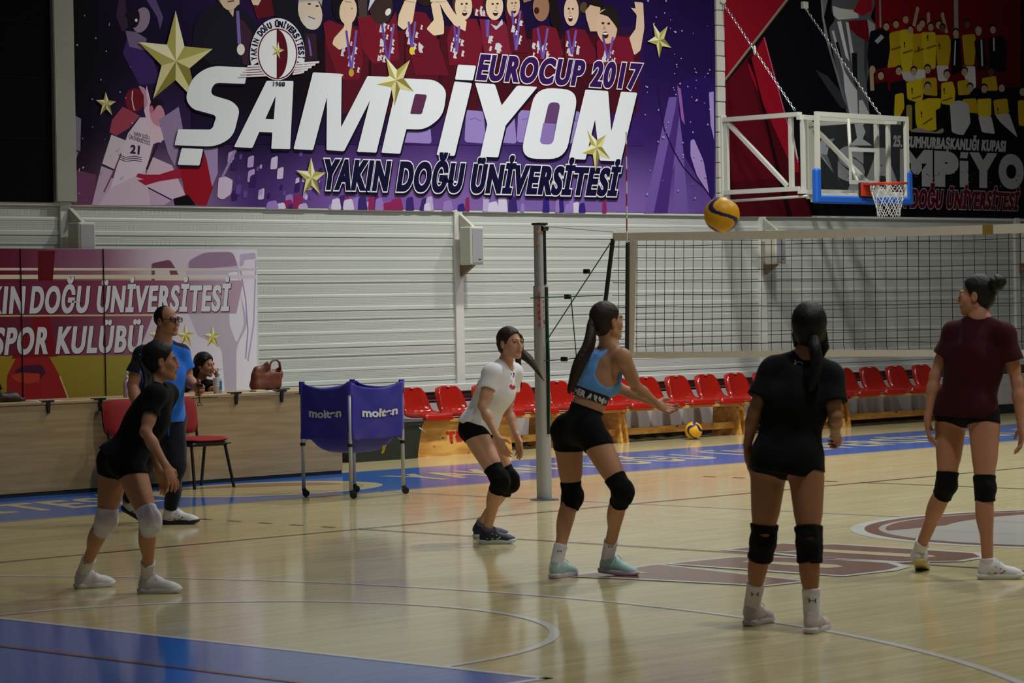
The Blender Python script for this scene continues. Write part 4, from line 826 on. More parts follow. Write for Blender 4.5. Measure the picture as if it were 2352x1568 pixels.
# ---------------------------------------------------------------- red chairs in front of the desk
CH_RED = mat('red_fabric', (136, 8, 14), .85, sheen=.04, bump=(220, .25)); CH_BLK = mat('black_plastic', (18, 18, 20), .5)
def cushion(hx, hy, th, bend, n=12):
    """rounded upholstered pad in its own frame: x across, y along, z thickness"""
    vs = []; f = []
    for s in (1, -1):
        for j in range(n+1):
            for i in range(n+1):
                u, v = -1+2*i/n, -1+2*j/n
                k = (abs(u)**5+abs(v)**5)**.2 if (u or v) else 1
                m = max(abs(u), abs(v)); sc = m/k if k > 0 else 1
                x, y = u*sc*hx, v*sc*hy; z = s*th*math.sqrt(max(0, 1-m**4))+bend*(u*u); vs.append((x, y, z))
    N = (n+1)**2
    for s in (0, 1):
        for j in range(n):
            for i in range(n):
                a = s*N+j*(n+1)+i; q = [a, a+1, a+n+2, a+n+1]; f.append(q if s == 0 else q[::-1])
    return np.array(vs), f
def office_chair(x, y, rz, label):
    """faces -y before turning"""
    t = thing('office_chair', label, 'chair', (x, y, 0), rz, group='red office chairs at the desk')
    v, f = cushion(.235, .225, .03, .006); mesh_obj('seat', v+[0, 0, .445], f, CH_RED, t, True)
    v, f = cushion(.22, .17, .022, -.03); v = np.column_stack([v[:, 0], .245+.16*(v[:, 1]+.17)-v[:, 2], .665+v[:, 1]]); mesh_obj('backrest', v, f, CH_RED, t, True)
    v, f = cushion(.218, .168, .014, -.03); v = np.column_stack([v[:, 0], .262+.16*(v[:, 1]+.17)-v[:, 2], .665+v[:, 1]]); mesh_obj('back_shell', v, f, CH_BLK, t, True)
    mb = MB(); mb.bbox((-.225, -.215, .405), (.225, .215, .425), .008); mb.build('seat_pan', CH_BLK, t)
    for s in (-1, 1):
        mb = MB(); mb.tube([(s*.19, -.15, .41), (s*.225, -.235, 0)], .015); mb.build('leg', BLACKM, t)
        mb = MB(); mb.tube([(s*.19, .15, .41), (s*.225, .265, 0)], .015); mb.build('leg', BLACKM, t)
        mb = MB(); mb.tube([(s*.17, .12, .40), (s*.18, .22, .41), (s*.185, .262, .46), (s*.185, .29, .62)], .013); mb.build('back_post', BLACKM, t)
    mb = MB(); mb.tube([(-.2, -.16, .40), (.2, -.16, .40), (.2, .16, .40), (-.2, .16, .40)], .012, closed=True); mb.build('seat_frame', BLACKM, t)
office_chair(-.50, 9.44, -.04, 'red office chair with its seat in view, right of the coach in blue')
office_chair(-1.13, 9.44, .06, 'red office chair behind the girl with white knee pads')

# ---------------------------------------------------------------- ball cart
def cart():
    NAVY = mat('royal_blue_nylon', (36, 28, 150), .7, bump=(300, .2), sheen=.2); CW = mat('cart_lettering', (206, 206, 222), .6)
    Lp, Fp, Rp, Bp = [np.array(p) for p in ((-.83, 7.60), (-.79, 7.03), (-.13, 7.08), (-.20, 7.64))]
    t = thing('ball_cart', 'folding ball cart with royal blue fabric bag on four steel legs', 'cart', (-.48, 7.33, 0))
    zt, zb = .99, .505; C = (Lp+Fp+Rp+Bp)/4
    for p in (Lp, Fp, Rp, Bp):
        mb = MB(); mb.tube([(p[0], p[1], .07), (p[0], p[1], zt-.01)], .0165, 12); lg = mb.build('leg', ALU, t, True, world=True)
        mb = MB(); mb.tube([(p[0]+.018, p[1]-.012, .03), (p[0]+.03, p[1]+.012, .03)], .03, 14); mb.tube([(p[0], p[1], .075), (p[0]+.01, p[1], .05)], .02, 10); mb.build('caster', mat('caster_black', (24, 24, 28), .35), t, world=True)
        mb = MB(); mb.tube([(p[0], p[1], zb-.035), (p[0], p[1], zb-.06)], .024, 12); mb.build('collar', BLACKM, t, world=True)
        q = p+(C-p)*.22; mb = MB(); mb.tube([(p[0], p[1], zb-.045), (q[0], q[1], zb+.06)], .008, 8); mb.build('brace', STEEL, t, world=True)
    for a, b in ((Lp, Rp), (Fp, Bp)):
        mb = MB(); mb.tube([(a[0], a[1], zb+.02), (b[0], b[1], zt-.05)], .008, 8); mb.build('cross_bar', STEEL, t, world=True)
    def panel(a, b, txt):
        n = 20; d = b-a; out = np.array([d[1], -d[0]]); out /= np.linalg.norm(out); out = out if out@(C-a) < 0 else -out
        def P(u, v, e=0.0):
            top = zt-.055*(1-abs(2*u-1)**3.0) if v > .5 else zt
            top = zt-.05*math.sin(PI*min(1, max(0, (u-.06)/.88)))**.6
            bot = zb-.012*math.sin(PI*u); z = bot+(top-bot)*v
            fold = .014*math.sin(PI*u)*math.cos(3*PI*(v-.5)*(u-.5)*2)+.010*math.exp(-((u-v)*7)**2)-.008*math.exp(-((u+v-1)*7)**2)
            q = a+d*u+out*(.020+fold-.055*math.sin(PI*u)*(1-v)*.6+e); return (q[0], q[1], z)
        vs = [P(i/n, j/n) for j in range(n+1) for i in range(n+1)]+[P(i/n, j/n, -.006) for j in range(n+1) for i in range(n+1)]; N = (n+1)**2
        f = [[j*(n+1)+i, j*(n+1)+i+1, (j+1)*(n+1)+i+1, (j+1)*(n+1)+i] for j in range(n) for i in range(n)]; f += [[N+k for k in q[::-1]] for q in f]
        rim = list(range(n+1))+[(k+1)*(n+1)+n for k in range(n)]+[n*(n+1)+k for k in range(n-1, -1, -1)]+[k*(n+1) for k in range(n-1, 0, -1)]
        f += [[rim[k], N+rim[k], N+rim[(k+1) % len(rim)], rim[(k+1) % len(rim)]] for k in range(len(rim))]
        o = mesh_obj('side_panel', vs, f, NAVY, t, True, world=True)
        if txt:
            uv, ff = text_uv('molten', .045, 1.02); w_ = .68; mesh_obj('lettering', [P(.5+(-.5+u)*w_*(1)+.03, .435+v*.165, .010) for u, v in uv], ff, CW, t, world=True)
    panel(Lp, Fp, True); panel(Fp, Rp, True); panel(Rp, Bp, False); panel(Bp, Lp, False)
    # sagging bottom of the bag
    n = 16; vs = []
    for j in range(n+1):
        for i in range(n+1):
            u, v = i/n, j/n; p = (Lp*(1-u)+Bp*u)*(1-v)+(Fp*(1-u)+Rp*u)*v; p = C+(p-C)*.93
            m = max(abs(2*u-1), abs(2*v-1)); vs.append((p[0], p[1], zb+.06-.19*(1-m**4)))
    f = [[j*(n+1)+i, j*(n+1)+i+1, (j+1)*(n+1)+i+1, (j+1)*(n+1)+i] for j in range(n) for i in range(n)]; mesh_obj('bag_bottom', vs, f, NAVY, t, True, world=True)
    for p in (Lp, Fp, Rp, Bp):
        mb = MB(); d = (C-p)/np.linalg.norm(C-p); mb.tube([(p[0], p[1], zt-.10), (p[0], p[1], zt+.012)], .026, 12); mb.build('corner_sleeve', NAVY, t, world=True)
    mb = MB(); q = Rp+(C-Rp)*.42; mb.prism([(q[0], q[1]-.03, .50), (q[0]+.035, q[1]-.03, .44), (q[0], q[1]-.03, .37), (q[0]-.03, q[1]-.03, .36)], (.004, .004, 0)); mb.build('yellow_strap', mat('strap_yellow', (206, 186, 30), .6), t, world=True)
cart()
volleyball('volleyball', 'yellow and navy volleyball lying in the blue cart bag, near its front leg', (-.60, 7.24, .515), (.3, .8, .3))
volleyball('volleyball', 'yellow and navy volleyball lying in the blue cart bag, near its right leg', (-.37, 7.26, .515), (1.3, .2, 1.3))

# dark crate between cart and benches
def crate():
    t = thing('storage_crate', 'dark green plastic crate on the floor behind the ball cart', 'crate', (3.55, 11.45, 0)); G = mat('crate_green', (34, 40, 36), .55)
    mb = MB(); mb.prism([(3.08, 11.25, 0), (4.0, 11.25, 0), (4.05, 11.22, .36), (3.03, 11.22, .36)], (0, .48, 0)); mb.build('tub', G, t, world=True)
    mb = MB(); mb.bbox((3.0, 11.2, .36), (4.08, 11.74, .42), .02); mb.build('lid', mat('crate_lid', (24, 28, 28), .5), t, world=True)
    mb = MB(); mb.tube([(3.98, 11.19, .33), (3.99, 11.16, .31), (4.04, 11.16, .29), (4.06, 11.19, .27)], .008); mb.build('handle', STEEL, t, world=True)
crate()

# ---------------------------------------------------------------- net post, net, antenna
def net_post():
    t = thing('net_post', 'grey metal volleyball net post standing on the halfway line', 'post', (0, 5.495, 0))
    def oval(x, y, z0, z1, rx, ry, n=28):
        mb = MB(); pts = [(x+rx*math.copysign(abs(math.cos(a))**.7, math.cos(a)), y+ry*math.copysign(abs(math.sin(a))**.7, math.sin(a)), z0) for a in np.linspace(0, 2*PI, n, endpoint=False)]; return mb.prism(pts, (0, 0, z1-z0))
    oval(0, 5.495, 0, 1.79, .055, .06).build('lower_tube', ALU, t, False, world=True)
    oval(0, 5.495, 1.79, 2.30, .044, .05).build('upper_tube', ALU, t, False, world=True)
    mb = MB(); mb.bbox((-.048, 5.442, 2.30), (.048, 5.548, 2.318), .004); mb.build('cap', BLACKM, t, world=True)
    mb = MB(); mb.bbox((-.014, 5.422, .55), (.014, 5.440, 1.78), .003); mb.bbox((-.012, 5.434, 1.8), (.012, 5.450, 2.3), .003); mb.build('winch_rail', mat('rail_black', (26, 28, 30), .45), t, world=True)
    mb = MB(); mb.lathe([(.12, 0), (.12, .008), (.07, .014)], 32, (0, 5.495, 0)); mb.build('floor_plate', mat('plate_grey', (104, 110, 120), .4, metal=.5), t, world=True)
    mb = MB(); mb.tube([(-.03, 5.44, 2.27), (.03, 5.44, 2.27)], .022, 14); mb.build('pulley', BLACKM, t, world=True)
    rr = random.Random(3); mb = MB(); z = 1.74
    R_ = np.array([.7014, -.7126, 0]); c0 = np.array([0, 5.495, 0])+np.array([-.7126, -.7014, 0])*.0585+R_*-.008
    while z > 1.45:
        h = rr.uniform(.012, .026); k = rr.uniform(-.012, .004); a = c0+R_*(k*1.5-.008); b = c0+R_*(k*1.5+rr.uniform(.012, .04)); mb.prism([(a[0], a[1], z), (b[0], b[1], z-.004), (b[0], b[1], z-.012), (a[0], a[1], z-h)], (-.002, -.002, 0)); z -= h*.8
    mb.build('red_script', mat('script_red', (176, 36, 40), .5), t, world=True)
    mb = MB()
    for a, w_ in ((2.255, .03), (2.16, .02)): b = np.array([0, 5.495, 0])+np.array([-.7126, -.7014, 0])*.049; p = b-R_*.02; q = p+R_*w_; mb.prism([(p[0], p[1], a), (q[0], q[1], a-.01), (q[0], q[1], a-.03), (p[0], p[1], a-.025)], (-.003, -.003, 0))
    mb.build('sticker', mat('sticker_orange', (186, 120, 90), .5), t, world=True)
    mb = MB(); mb.tube([(.0, 5.425, 1.69), (.004, 5.416, 1.2), (.0, 5.42, .62)], .007, 6); mb.build('tail_cord', mat('cord_green', (22, 92, 66), .7), t, world=True)
def net():
    t = thing('volleyball_net', 'black square mesh volleyball net with white tapes, strung from the grey post', 'net', (0, 0, 1.7))
    WT = mat('tape_white', (232, 226, 222), .75, noise=(14, .08)); BK = mat('net_black', (22, 22, 24), .7); GR = MATS['cord_green']
    Y0, Y1 = 4.665, -4.66
    top = lambda y: 2.150+.058*(abs(y)/4.6)**2; bot = lambda y: 1.192+.006*math.sin(y)
    def band(name, y0, y1, z0f, z1f, th=.004, n=40):
        vs = []; f = []
        for i in range(n+1):
            y = y0+(y1-y0)*i/n
            for x in (-th, th): vs += [(x, y, z0f(y)), (x, y, z1f(y))]
        for i in range(n):
            a = i*4; b = a+4; f += [[a, a+1, b+1, b], [a+2, b+2, b+3, a+3], [a+1, a+3, b+3, b+1], [a, b, b+2, a+2]]
        f += [[0, 2, 3, 1], [n*4, n*4+1, n*4+3, n*4+2]]
        return mesh_obj(name, vs, f, WT, t, world=True)
    band('top_tape', Y0, Y1, lambda y: top(y)-.066, top); band('bottom_tape', Y0-.06, Y1, bot, lambda y: bot(y)+.05)
    mb = MB(); y = 4.60; k = 0
    while y > -4.6:
        s = .028*math.exp(-((y-4.2)/2.2)**2)
        pts = [(0, y+s*(1-v)-.0*v, (bot(y)+.05)*(1-v)+(top(y)-.066)*v) for v in (0, .04, .5, 1)]; pts[0] = (0, pts[0][1]-.008*(1 if k % 2 else .4), pts[0][2]); mb.tube(pts, .003, 4, cap=False); y -= .1; k += 1
    for j in range(1, 10):
        mb.tube([(0, yy+(.08*(1-j/10.0) if yy > 4.5 else 0), bot(yy)+.055+(top(yy)-.066-bot(yy)-.055)*(j-.42)/9.0+.0025*math.sin(yy*7+j)) for yy in np.linspace(Y0-.02, Y1, 70)], .003, 4, cap=False)
    mb.build('mesh', BK, t, world=True)
    mb = MB(); mb.tube([(0, 4.665, 2.16), (0, 4.76, 1.66), (0, 4.80, 1.22)], .018, 8); mb.build('edge_rod', BK, t, world=True)
    mb = MB(); mb.tube([(-.014, 4.492, 2.13), (-.014, 4.52, 1.22)], .017, 8); mb.build('antenna_pocket', BK, t, world=True)
    mb = MB(); mb.prism([(-.007, 4.476, 2.14), (-.007, 4.40, 2.14), (-.007, 4.455, 1.21), (-.007, 4.505, 1.21)], (.014, 0, 0)); mb.build('side_band', WT, t, world=True)
    mb = MB(); mb.box((-.008, .93, top(1)-.07), (.008, 1.02, top(1)+.004)); mb.build('tan_patch', mat('patch_tan', (150, 122, 62), .7), t, world=True)
    mb = MB(); mb.tube([(0, 5.44, 2.285), (0, 4.665, 2.215)], .0028, 6); mb.build('top_cable', STEEL, t, world=True)
    def cord(pts, n='tie_cord'): m_ = MB(); m_.tube(pts, .0048, 6); m_.build(n, GR, t, world=True)
    cord([(0, 4.672, 2.15), (-.03, 5.42, 1.32)]); cord([(-.06, 5.556, 1.69), (-.06, 5.44, 1.692), (-.005, 4.785, 1.70)]); cord([(-.02, 5.13, 1.69), (-.01, 5.09, 1.20), (-.01, 5.0, 1.0)]); cord([(-.04, 5.43, 1.165), (-.01, 5.2, 1.175), (0, 4.80, 1.22)])
    for p in ((-.02, 4.945, 1.90), (-.02, 5.165, 1.695), (-.012, 5.225, 1.178)):
        mb = MB(); mb.bbox((p[0]-.02, p[1]-.032, p[2]-.02), (p[0]+.012, p[1]+.03, p[2]+.02), .006); mb.build('buckle', BLACKM, t, world=True)
    a = thing('net_antenna', 'thin red and white antenna rod upright on the net edge', 'antenna', (-.03, 4.48, 2.1)); z = 2.12; k = 0
    while z < 3.0:
        m_ = MB(); y = 4.50-.028*(z-1.22)/1.8; m_.tube([(-.03, y, z), (-.03, y-.0016, z+.1)], .0055, 8); m_.build('red_section' if k % 2 else 'white_section', mat('antenna_red', (150, 34, 44), .5) if k % 2 else mat('antenna_white', (206, 200, 196), .5), a, world=True); z += .1; k += 1
net_post(); net()

# ---------------------------------------------------------------- basketball hoop on the wall
def hoop():
    t = thing('basketball_hoop', 'wall mounted basketball hoop with clear board, white steel frame and white net', 'hoop', (10.85, 11.9, 3.0))
    yb = 10.42; X0, X1 = 9.95, 11.80; ZB, ZT = 2.865, 3.915; xc = (X0+X1)/2
    for x in (9.99, 11.70):
        mb = MB(); up = (1, 0, 0)
        mb.bar((x, 11.93, 3.90), (x, 10.70, 3.90), .055, .085, up); mb.build('top_arm', WPAINT, t, world=True)
        mb = MB(); mb.bar((x, 11.93, 2.995), (x, 10.70, 2.995), .055, .085, up); mb.build('bottom_arm', WPAINT, t, world=True)
        mb = MB(); mb.bar((x, 11.87, 2.90), (x, 11.87, 3.9), .05, .05, (0, 1, 0)); mb.build('inner_upright', WPAINT, t, world=True)
        mb = MB(); mb.bar((x, 10.84, 3.0), (x, 10.84, 3.9), .05, .05, (0, 1, 0)); mb.build('outer_upright', WPAINT, t, world=True)
        mb = MB(); mb.bar((x, 11.84, 3.86), (x, 10.90, 3.03), .045, .055, up); mb.build('diagonal', WPAINT, t, world=True)
        mb = MB(); mb.bbox((x-.05, 11.90, 2.94), (x+.05, 11.955, 3.96), .006); mb.build('wall_plate', WPAINT, t, world=True)
    mb = MB()
    for z in (3.86, 2.96): mb.bar((9.93, 10.68, z), (11.76, 10.68, z), .05, .06)
    mb.build('carrier_rail', WPAINT, t, world=True)
    mb = MB()
    for x in (9.99, 11.70): mb.bar((x, 10.66, 2.93), (x, 10.66, 3.89), .045, .045, (0, 1, 0))
    mb.build('carrier_post', WPAINT, t, world=True)
    for x in (10.0, 11.68):
        for z in (3.86, 2.96): mb = MB(); mb.bar((x, 10.68, z), (x, yb+.03, z-.02), .04, .05); mb.build('spacer_arm', WPAINT, t, world=True)
    mb = MB(); mb.tube([(xc+.02, 10.66, 3.88), (xc+.02, 10.63, 3.3), (xc+.01, yb+.10, 3.08), (xc, yb+.02, 3.04)], .022, 10); mb.build('rim_strut', WPAINT, t, True, world=True)
    mb = MB(); mb.tube([(9.99, 11.87, 2.885), (9.99, 10.6, 2.90), (10.9, 10.55, 2.93), (11.7, 10.55, 2.93)], .018, 10); mb.build('tie_tube', WPAINT, t, True, world=True)
    # board
    g = bpy.data.materials.new('clear_acrylic'); g.use_nodes = True; b = g.node_tree.nodes['Principled BSDF']; b.inputs['Base Color'].default_value = (.5, .55, .55, 1); b.inputs['Alpha'].default_value = .02; b.inputs['Roughness'].default_value = .1; b.inputs['Specular IOR Level'].default_value = .3
    mb = MB(); mb.box((X0+.03, yb, ZB+.03), (X1-.03, yb+.012, ZT-.03)); mb.build('clear_board', g, t, world=True)
    mb = MB(); f = .06
    mb.box((X0, yb-.012, ZT-f), (X1, yb+.03, ZT)); mb.box((X0, yb-.012, ZB), (X1, yb+.03, ZB+f)); mb.box((X0, yb-.0125, ZB+f), (X0+f, yb+.0305, ZT-f)); mb.box((X1-f, yb-.0125, ZB+f), (X1, yb+.0305, ZT-f)); mb.build('board_frame', WPAINT, t, world=True)
    mb = MB(); x0, x1 = xc-.295, xc+.295; z0, z1 = 3.05, 3.50; k = .05; y = yb-.003
    for q in ((x0, z1-k, x1, z1), (x0, z0, x1, z0+k), (x0, z0+k, x0+k, z1-k), (x1-k, z0+k, x1, z1-k)): mb.box((q[0], y-.002, q[1]), (q[2], y+.001, q[3]))
    mb.build('target_square', mat('board_line', (196, 196, 190), .5), t, world=True)
    mb = MB(); zz = ZB-.06; hz = ZB+.36
    pts = lambda s: None
    mb.bbox((X0-.04, yb-.035, zz), (X1+.04, yb+.05, ZB+.035), .02); mb.bbox((X0-.045, yb-.036, zz), (X0+.055, yb+.051, hz), .02); mb.bbox((X1-.055, yb-.036, zz), (X1+.045, yb+.051, hz), .02)
    mb.build('blue_padding', mat('padding_blue', (30, 96, 196), .5), t, world=True)
    OR = mat('rim_orange', (196, 56, 30), .4); rc = (xc, yb-.375, 3.045)
    mb = MB(); mb.tube([(rc[0]+.228*math.cos(a), rc[1]+.228*math.sin(a), rc[2]) for a in np.linspace(0, 2*PI, 40, endpoint=False)], .011, 8, closed=True); mb.prism([(xc-.06, yb-.16, 3.04), (xc+.06, yb-.16, 3.04), (xc+.10, yb-.02, 3.04), (xc-.10, yb-.02, 3.04)], (0, 0, .012)); mb.build('rim', OR, t, True, world=True)
    mb = MB(); mb.bbox((xc-.11, yb-.06, 2.90), (xc+.11, yb-.014, 3.06), .006); mb.build('rim_bracket', OR, t, world=True)
    mb = MB(); mb.bbox((xc-.13, yb-.034, 2.87), (xc+.13, yb-.012, 3.07), .006); mb.build('bracket_pad', CH_BLK, t, world=True)
    mb = MB()
    lev = [(0, .222, -.02), (1, .21, -.10), (2, .185, -.18), (3, .16, -.26), (4, .142, -.33), (5, .14, -.40)]
    for s in (1, -1):
        for k in range(12):
            a0 = 2*PI*k/12; mb.tube([(rc[0]+r*math.cos(a0+s*i*PI/12), rc[1]+r*math.sin(a0+s*i*PI/12), rc[2]+z+.01*math.sin(k*2+i)) for i, r, z in lev], .0042, 5)
    mb.build('hoop_net', mat('net_white', (206, 204, 200), .7), t, world=True)
    for x, top in ((9.99, (10.02, 11.94, 5.39)), (11.70, (11.66, 11.94, 5.42))):
        a = np.array(top); b = np.array([x, 10.78, 3.96]); n = 44; mb = MB()
        for i in range(n):
            p = a+(b-a)*i/n; q = a+(b-a)*(i+1.35)/n; d = (q-p)/np.linalg.norm(q-p); s = np.cross(d, (1, 0, 0)) if i % 2 else np.array([1.0, 0, 0]); s /= np.linalg.norm(s); c = (p+q)/2; L = np.linalg.norm(q-p)/2
            mb.tube([c+d*L*math.cos(w_)+s*.013*math.sin(w_) for w_ in np.linspace(0, 2*PI, 10, endpoint=False)], .0045, 4, closed=True)
        mb.build('chain', STEEL, t, world=True)
        mb = MB(); mb.bbox((top[0]-.05, 11.90, top[2]-.03), (top[0]+.05, 11.955, top[2]+.06), .006); mb.tube([(top[0], 11.92, top[2]), (top[0], 11.9, top[2]-.05)], .012, 8); mb.build('chain_anchor', WPAINT, t, world=True)
    p = np.array([10.02, 11.94, 5.39])*.54+np.array([9.99, 10.78, 3.96])*.46; mb = MB(); mb.sphere(tuple(p), (.02, .02, .06)); mb.build('turnbuckle', WPAINT, t, True, world=True)
hoop()

# ---------------------------------------------------------------- loudspeakers on the wall pillars
def speaker(x, label):
    t = thing('wall_speaker', label, 'speaker', (x, 11.9, 2.3), group='cream wall speakers')
    z0, z1 = 2.10, 2.53; y0, y1 = 11.70, 11.885
    mb = MB(); mb.bbox((x-.105, y0, z0), (x+.105, y1, z1), .012); mb.build('cabinet', CREAM, t, world=True)
    mb = MB(); mb.bbox((x-.085, y0-.006, z0+.02), (x+.085, y0+.002, z1-.02), .004); mb.build('grille', mat('grille_grey', (150, 148, 152), .6, noise=(90, .12)), t, world=True)
    mb = MB(); mb.box((x+.005, y0-.009, z0+.055), (x+.05, y0-.005, z0+.066)); mb.build('badge', mat('badge_dark', (70, 70, 76), .4), t, world=True)
    mb = MB(); mb.prism([(x-.03, 11.955, z1+.15), (x-.03, 11.955, z1-.0), (x-.03, y0+.05, z1+.0), (x-.03, y0+.06, z1+.012)], (.045, 0, 0)); mb.build('top_bracket', CREAM, t, world=True)
    mb = MB(); mb.prism([(x-.03, 11.955, z0-.13), (x-.03, 11.955, z0), (x-.03, y0+.05, z0), (x-.03, y0+.06, z0-.014)], (.045, 0, 0)); mb.build('bottom_bracket', mat('bracket_brown', (120, 100, 76), .5), t, world=True)
speaker(-.02, 'cream wall speaker above the club banner, in the dimmer corner')
speaker(5.42, 'cream wall speaker on the pillar left of the net post')
speaker(10.82, 'cream wall speaker seen through the net below the hoop')
speaker(16.46, 'cream wall speaker at the right edge, above the maroon tee girl')
# ================================================================== people: bodies and clothes grown from blended solids
nv = lambda a: np.asarray(a, float)
def nrm(a): a = nv(a); return a/(np.linalg.norm(a)+1e-12)
def lerp(a, b, t): return nv(a)*(1-t)+nv(b)*t
class Solid:
    """Blended solid: ellipsoids and round cones joined by soft unions, meshed into one closed surface."""
    def __init__(self): self.p = []
    def rc(self, a, b, r1, r2, k=.02, flat=None, clip=None, sub=False):
        self.p.append(('c', nv(a), nv(b), r1, r2, k, flat, clip or [], sub)); return self
    def el(self, c, r, R=None, k=.02, clip=None, sub=False):
        self.p.append(('e', nv(c), nv(r)*np.ones(3), np.eye(3) if R is None else nv(R), None, k, None, clip or [], sub)); return self
    def chain(self, pts, rs, k=.012):
        for i in range(len(pts)-1): self.rc(pts[i], pts[i+1], rs[i], rs[i+1], k)
        return self
    def bounds(self):
        lo, hi = np.full(3, 1e9), np.full(3, -1e9)
        for q in self.p:
            if q[8]: continue
            if q[0] == 'c':
                m = max(q[3], q[4])*(max(1, q[6][1]) if q[6] else 1); lo = np.minimum(lo, np.minimum(q[1], q[2])-m); hi = np.maximum(hi, np.maximum(q[1], q[2])+m)
            else: m = np.abs(q[3].T)@q[2] if False else np.full(3, q[2].max()); lo = np.minimum(lo, q[1]-m); hi = np.maximum(hi, q[1]+m)
        return lo, hi
    def mesh(self, h=.008, fine=(), clip=(), wrinkle=None, shell=None):
        lo, hi = self.bounds(); lo = lo-.03; hi = hi+.03; ax = []
        for i in range(3):
            out = [lo[i]]
            while out[-1] < hi[i]:
                st = h
                for c, rad, hf in fine:
                    if abs(out[-1]-c[i]) < rad: st = min(st, hf)
                out.append(out[-1]+st)
            ax.append(np.array(out))
        n = [len(a) for a in ax]; F = np.full(n, .25, np.float32)
        for kd, A, B, r1, r2, k, flat, cl, sub in self.p:
            if kd == 'c': m = max(r1, r2)*(max(1, flat[1]) if flat else 1); l, u = np.minimum(A, B)-m, np.maximum(A, B)+m
            else: l, u = A-B.max(), A+B.max()
            mg = k+.035; sl = []
            for i in range(3): sl.append(slice(max(0, np.searchsorted(ax[i], l[i]-mg)-1), np.searchsorted(ax[i], u[i]+mg)+1))
            X, Y, Z = np.meshgrid(ax[0][sl[0]], ax[1][sl[1]], ax[2][sl[2]], indexing='ij', sparse=False)
            if X.size == 0: continue
            P = np.stack([X, Y, Z], -1)
            if kd == 'c':
                Q = P-A; sc = 1
                if flat: fn = nrm(flat[0]); Q = Q+fn*(Q@fn)[..., None]*(1/flat[1]-1); sc = min(1, flat[1])
                ba = B-A
                if flat: ba = ba+fn*(ba@fn)*(1/flat[1]-1)
                l2 = ba@ba; rr = r1-r2; a2 = l2-rr*rr
                if a2 <= 1e-9: d = np.linalg.norm(Q, axis=-1)-max(r1, r2)
                else:
                    y = Q@ba; z = y-l2; x2 = ((Q*l2-ba*y[..., None])**2).sum(-1); y2 = y*y*l2; z2 = z*z*l2; kk = np.sign(rr)*rr*rr*x2
                    d = (np.sqrt(np.maximum(0, x2*a2/l2))+y*rr)/l2-r1
                    c1 = np.sign(z)*a2*z2 > kk; c2 = np.sign(y)*a2*y2 < kk
                    d = np.where(c2, np.sqrt(x2+y2)/l2-r1, d); d = np.where(c1, np.sqrt(x2+z2)/l2-r2, d)
                d = d*sc
            else:
                Q = (P-A)@r1.T; k0 = np.linalg.norm(Q/B, axis=-1); k1 = np.linalg.norm(Q/(B*B), axis=-1)+1e-9; d = k0*(k0-1)/k1
            for cp, cn in cl: d = np.maximum(d, (P-nv(cp))@nrm(cn))
            f = F[sl[0], sl[1], sl[2]]
            if sub: d = -d; hh = np.maximum(k-np.abs(f-d), 0)/max(k, 1e-6); f[...] = np.maximum(f, d)+hh*hh*k*.25
            else: hh = np.maximum(k-np.abs(f-d), 0)/max(k, 1e-6); f[...] = np.minimum(f, d)-hh*hh*k*.25
        if wrinkle or clip or shell:
            X, Y, Z = np.meshgrid(*ax, indexing='ij', sparse=True)
            if wrinkle:
                amp, fr, sd = wrinkle; rs = np.random.RandomState(sd); W = 0
                for i in range(7):
                    v = rs.normal(size=3); v /= np.linalg.norm(v); v[2] *= .65; w_ = fr*(.6+1.1*rs.rand()); W = W+np.sin((X*v[0]+Y*v[1]+Z*v[2])*w_+rs.rand()*6.3+1.5*np.sin((X*v[1]-Z*v[0])*w_*.5))
                F += (amp*np.clip(W/2.2, -1, 1.4)).astype(np.float32)
            for cp, cn in clip:
                cn = nrm(cn); F = np.maximum(F, ((X-cp[0])*cn[0]+(Y-cp[1])*cn[1]+(Z-cp[2])*cn[2]).astype(np.float32))
        return nets(F, ax)
def nets(F, ax):
    S = F < 0
    cnt = np.zeros([d-1 for d in F.shape], np.uint8)
    for a in (0, 1):
        for b in (0, 1):
            for c in (0, 1): cnt += S[a:F.shape[0]-1+a, b:F.shape[1]-1+b, c:F.shape[2]-1+c]
    I = np.argwhere((cnt > 0) & (cnt < 8)); N = len(I)
    cor = np.array([(a, b, c) for a in (0, 1) for b in (0, 1) for c in (0, 1)])
    G = np.stack([F[I[:, 0]+c[0], I[:, 1]+c[1], I[:, 2]+c[2]] for c in cor], 1)
    acc = np.zeros((N, 3)); num = np.zeros(N)
    for i in range(8):
        for j in range(i+1, 8):
            if np.abs(cor[i]-cor[j]).sum() != 1: continue
            m = (G[:, i] < 0) != (G[:, j] < 0); t = np.where(m, G[:, i]/np.where(m, G[:, i]-G[:, j], 1), 0)
            acc += np.where(m[:, None], cor[i]+t[:, None]*(cor[j]-cor[i]), 0); num += m
    u = acc/num[:, None]; V = np.stack([ax[d][I[:, d]]+u[:, d]*(ax[d][I[:, d]+1]-ax[d][I[:, d]]) for d in range(3)], 1)
    ids = np.full(cnt.shape, -1, np.int64); ids[I[:, 0], I[:, 1], I[:, 2]] = np.arange(N); quads = []
    for d in range(3):
        a, b = [(1, 2), (2, 0), (0, 1)][d]
        sl0 = [slice(1, -1)]*3; sl1 = [slice(1, -1)]*3; sl0[d] = slice(0, -1); sl1[d] = slice(1, None)
        s0, s1 = S[tuple(sl0)], S[tuple(sl1)]; E = np.argwhere(s0 != s1); fl = s0[E[:, 0], E[:, 1], E[:, 2]]
        off = np.ones(3, int); off[d] = 0; E = E+off; q = []
        for da, db in ((-1, -1), (0, -1), (0, 0), (-1, 0)):
            T = E.copy(); T[:, a] += da; T[:, b] += db; q.append(ids[T[:, 0], T[:, 1], T[:, 2]])
        q = np.stack(q, 1); q[~fl] = q[~fl][:, ::-1]; quads.append(q)
    Q = np.concatenate(quads); Q = Q[(Q >= 0).all(1)]
    return V, Q

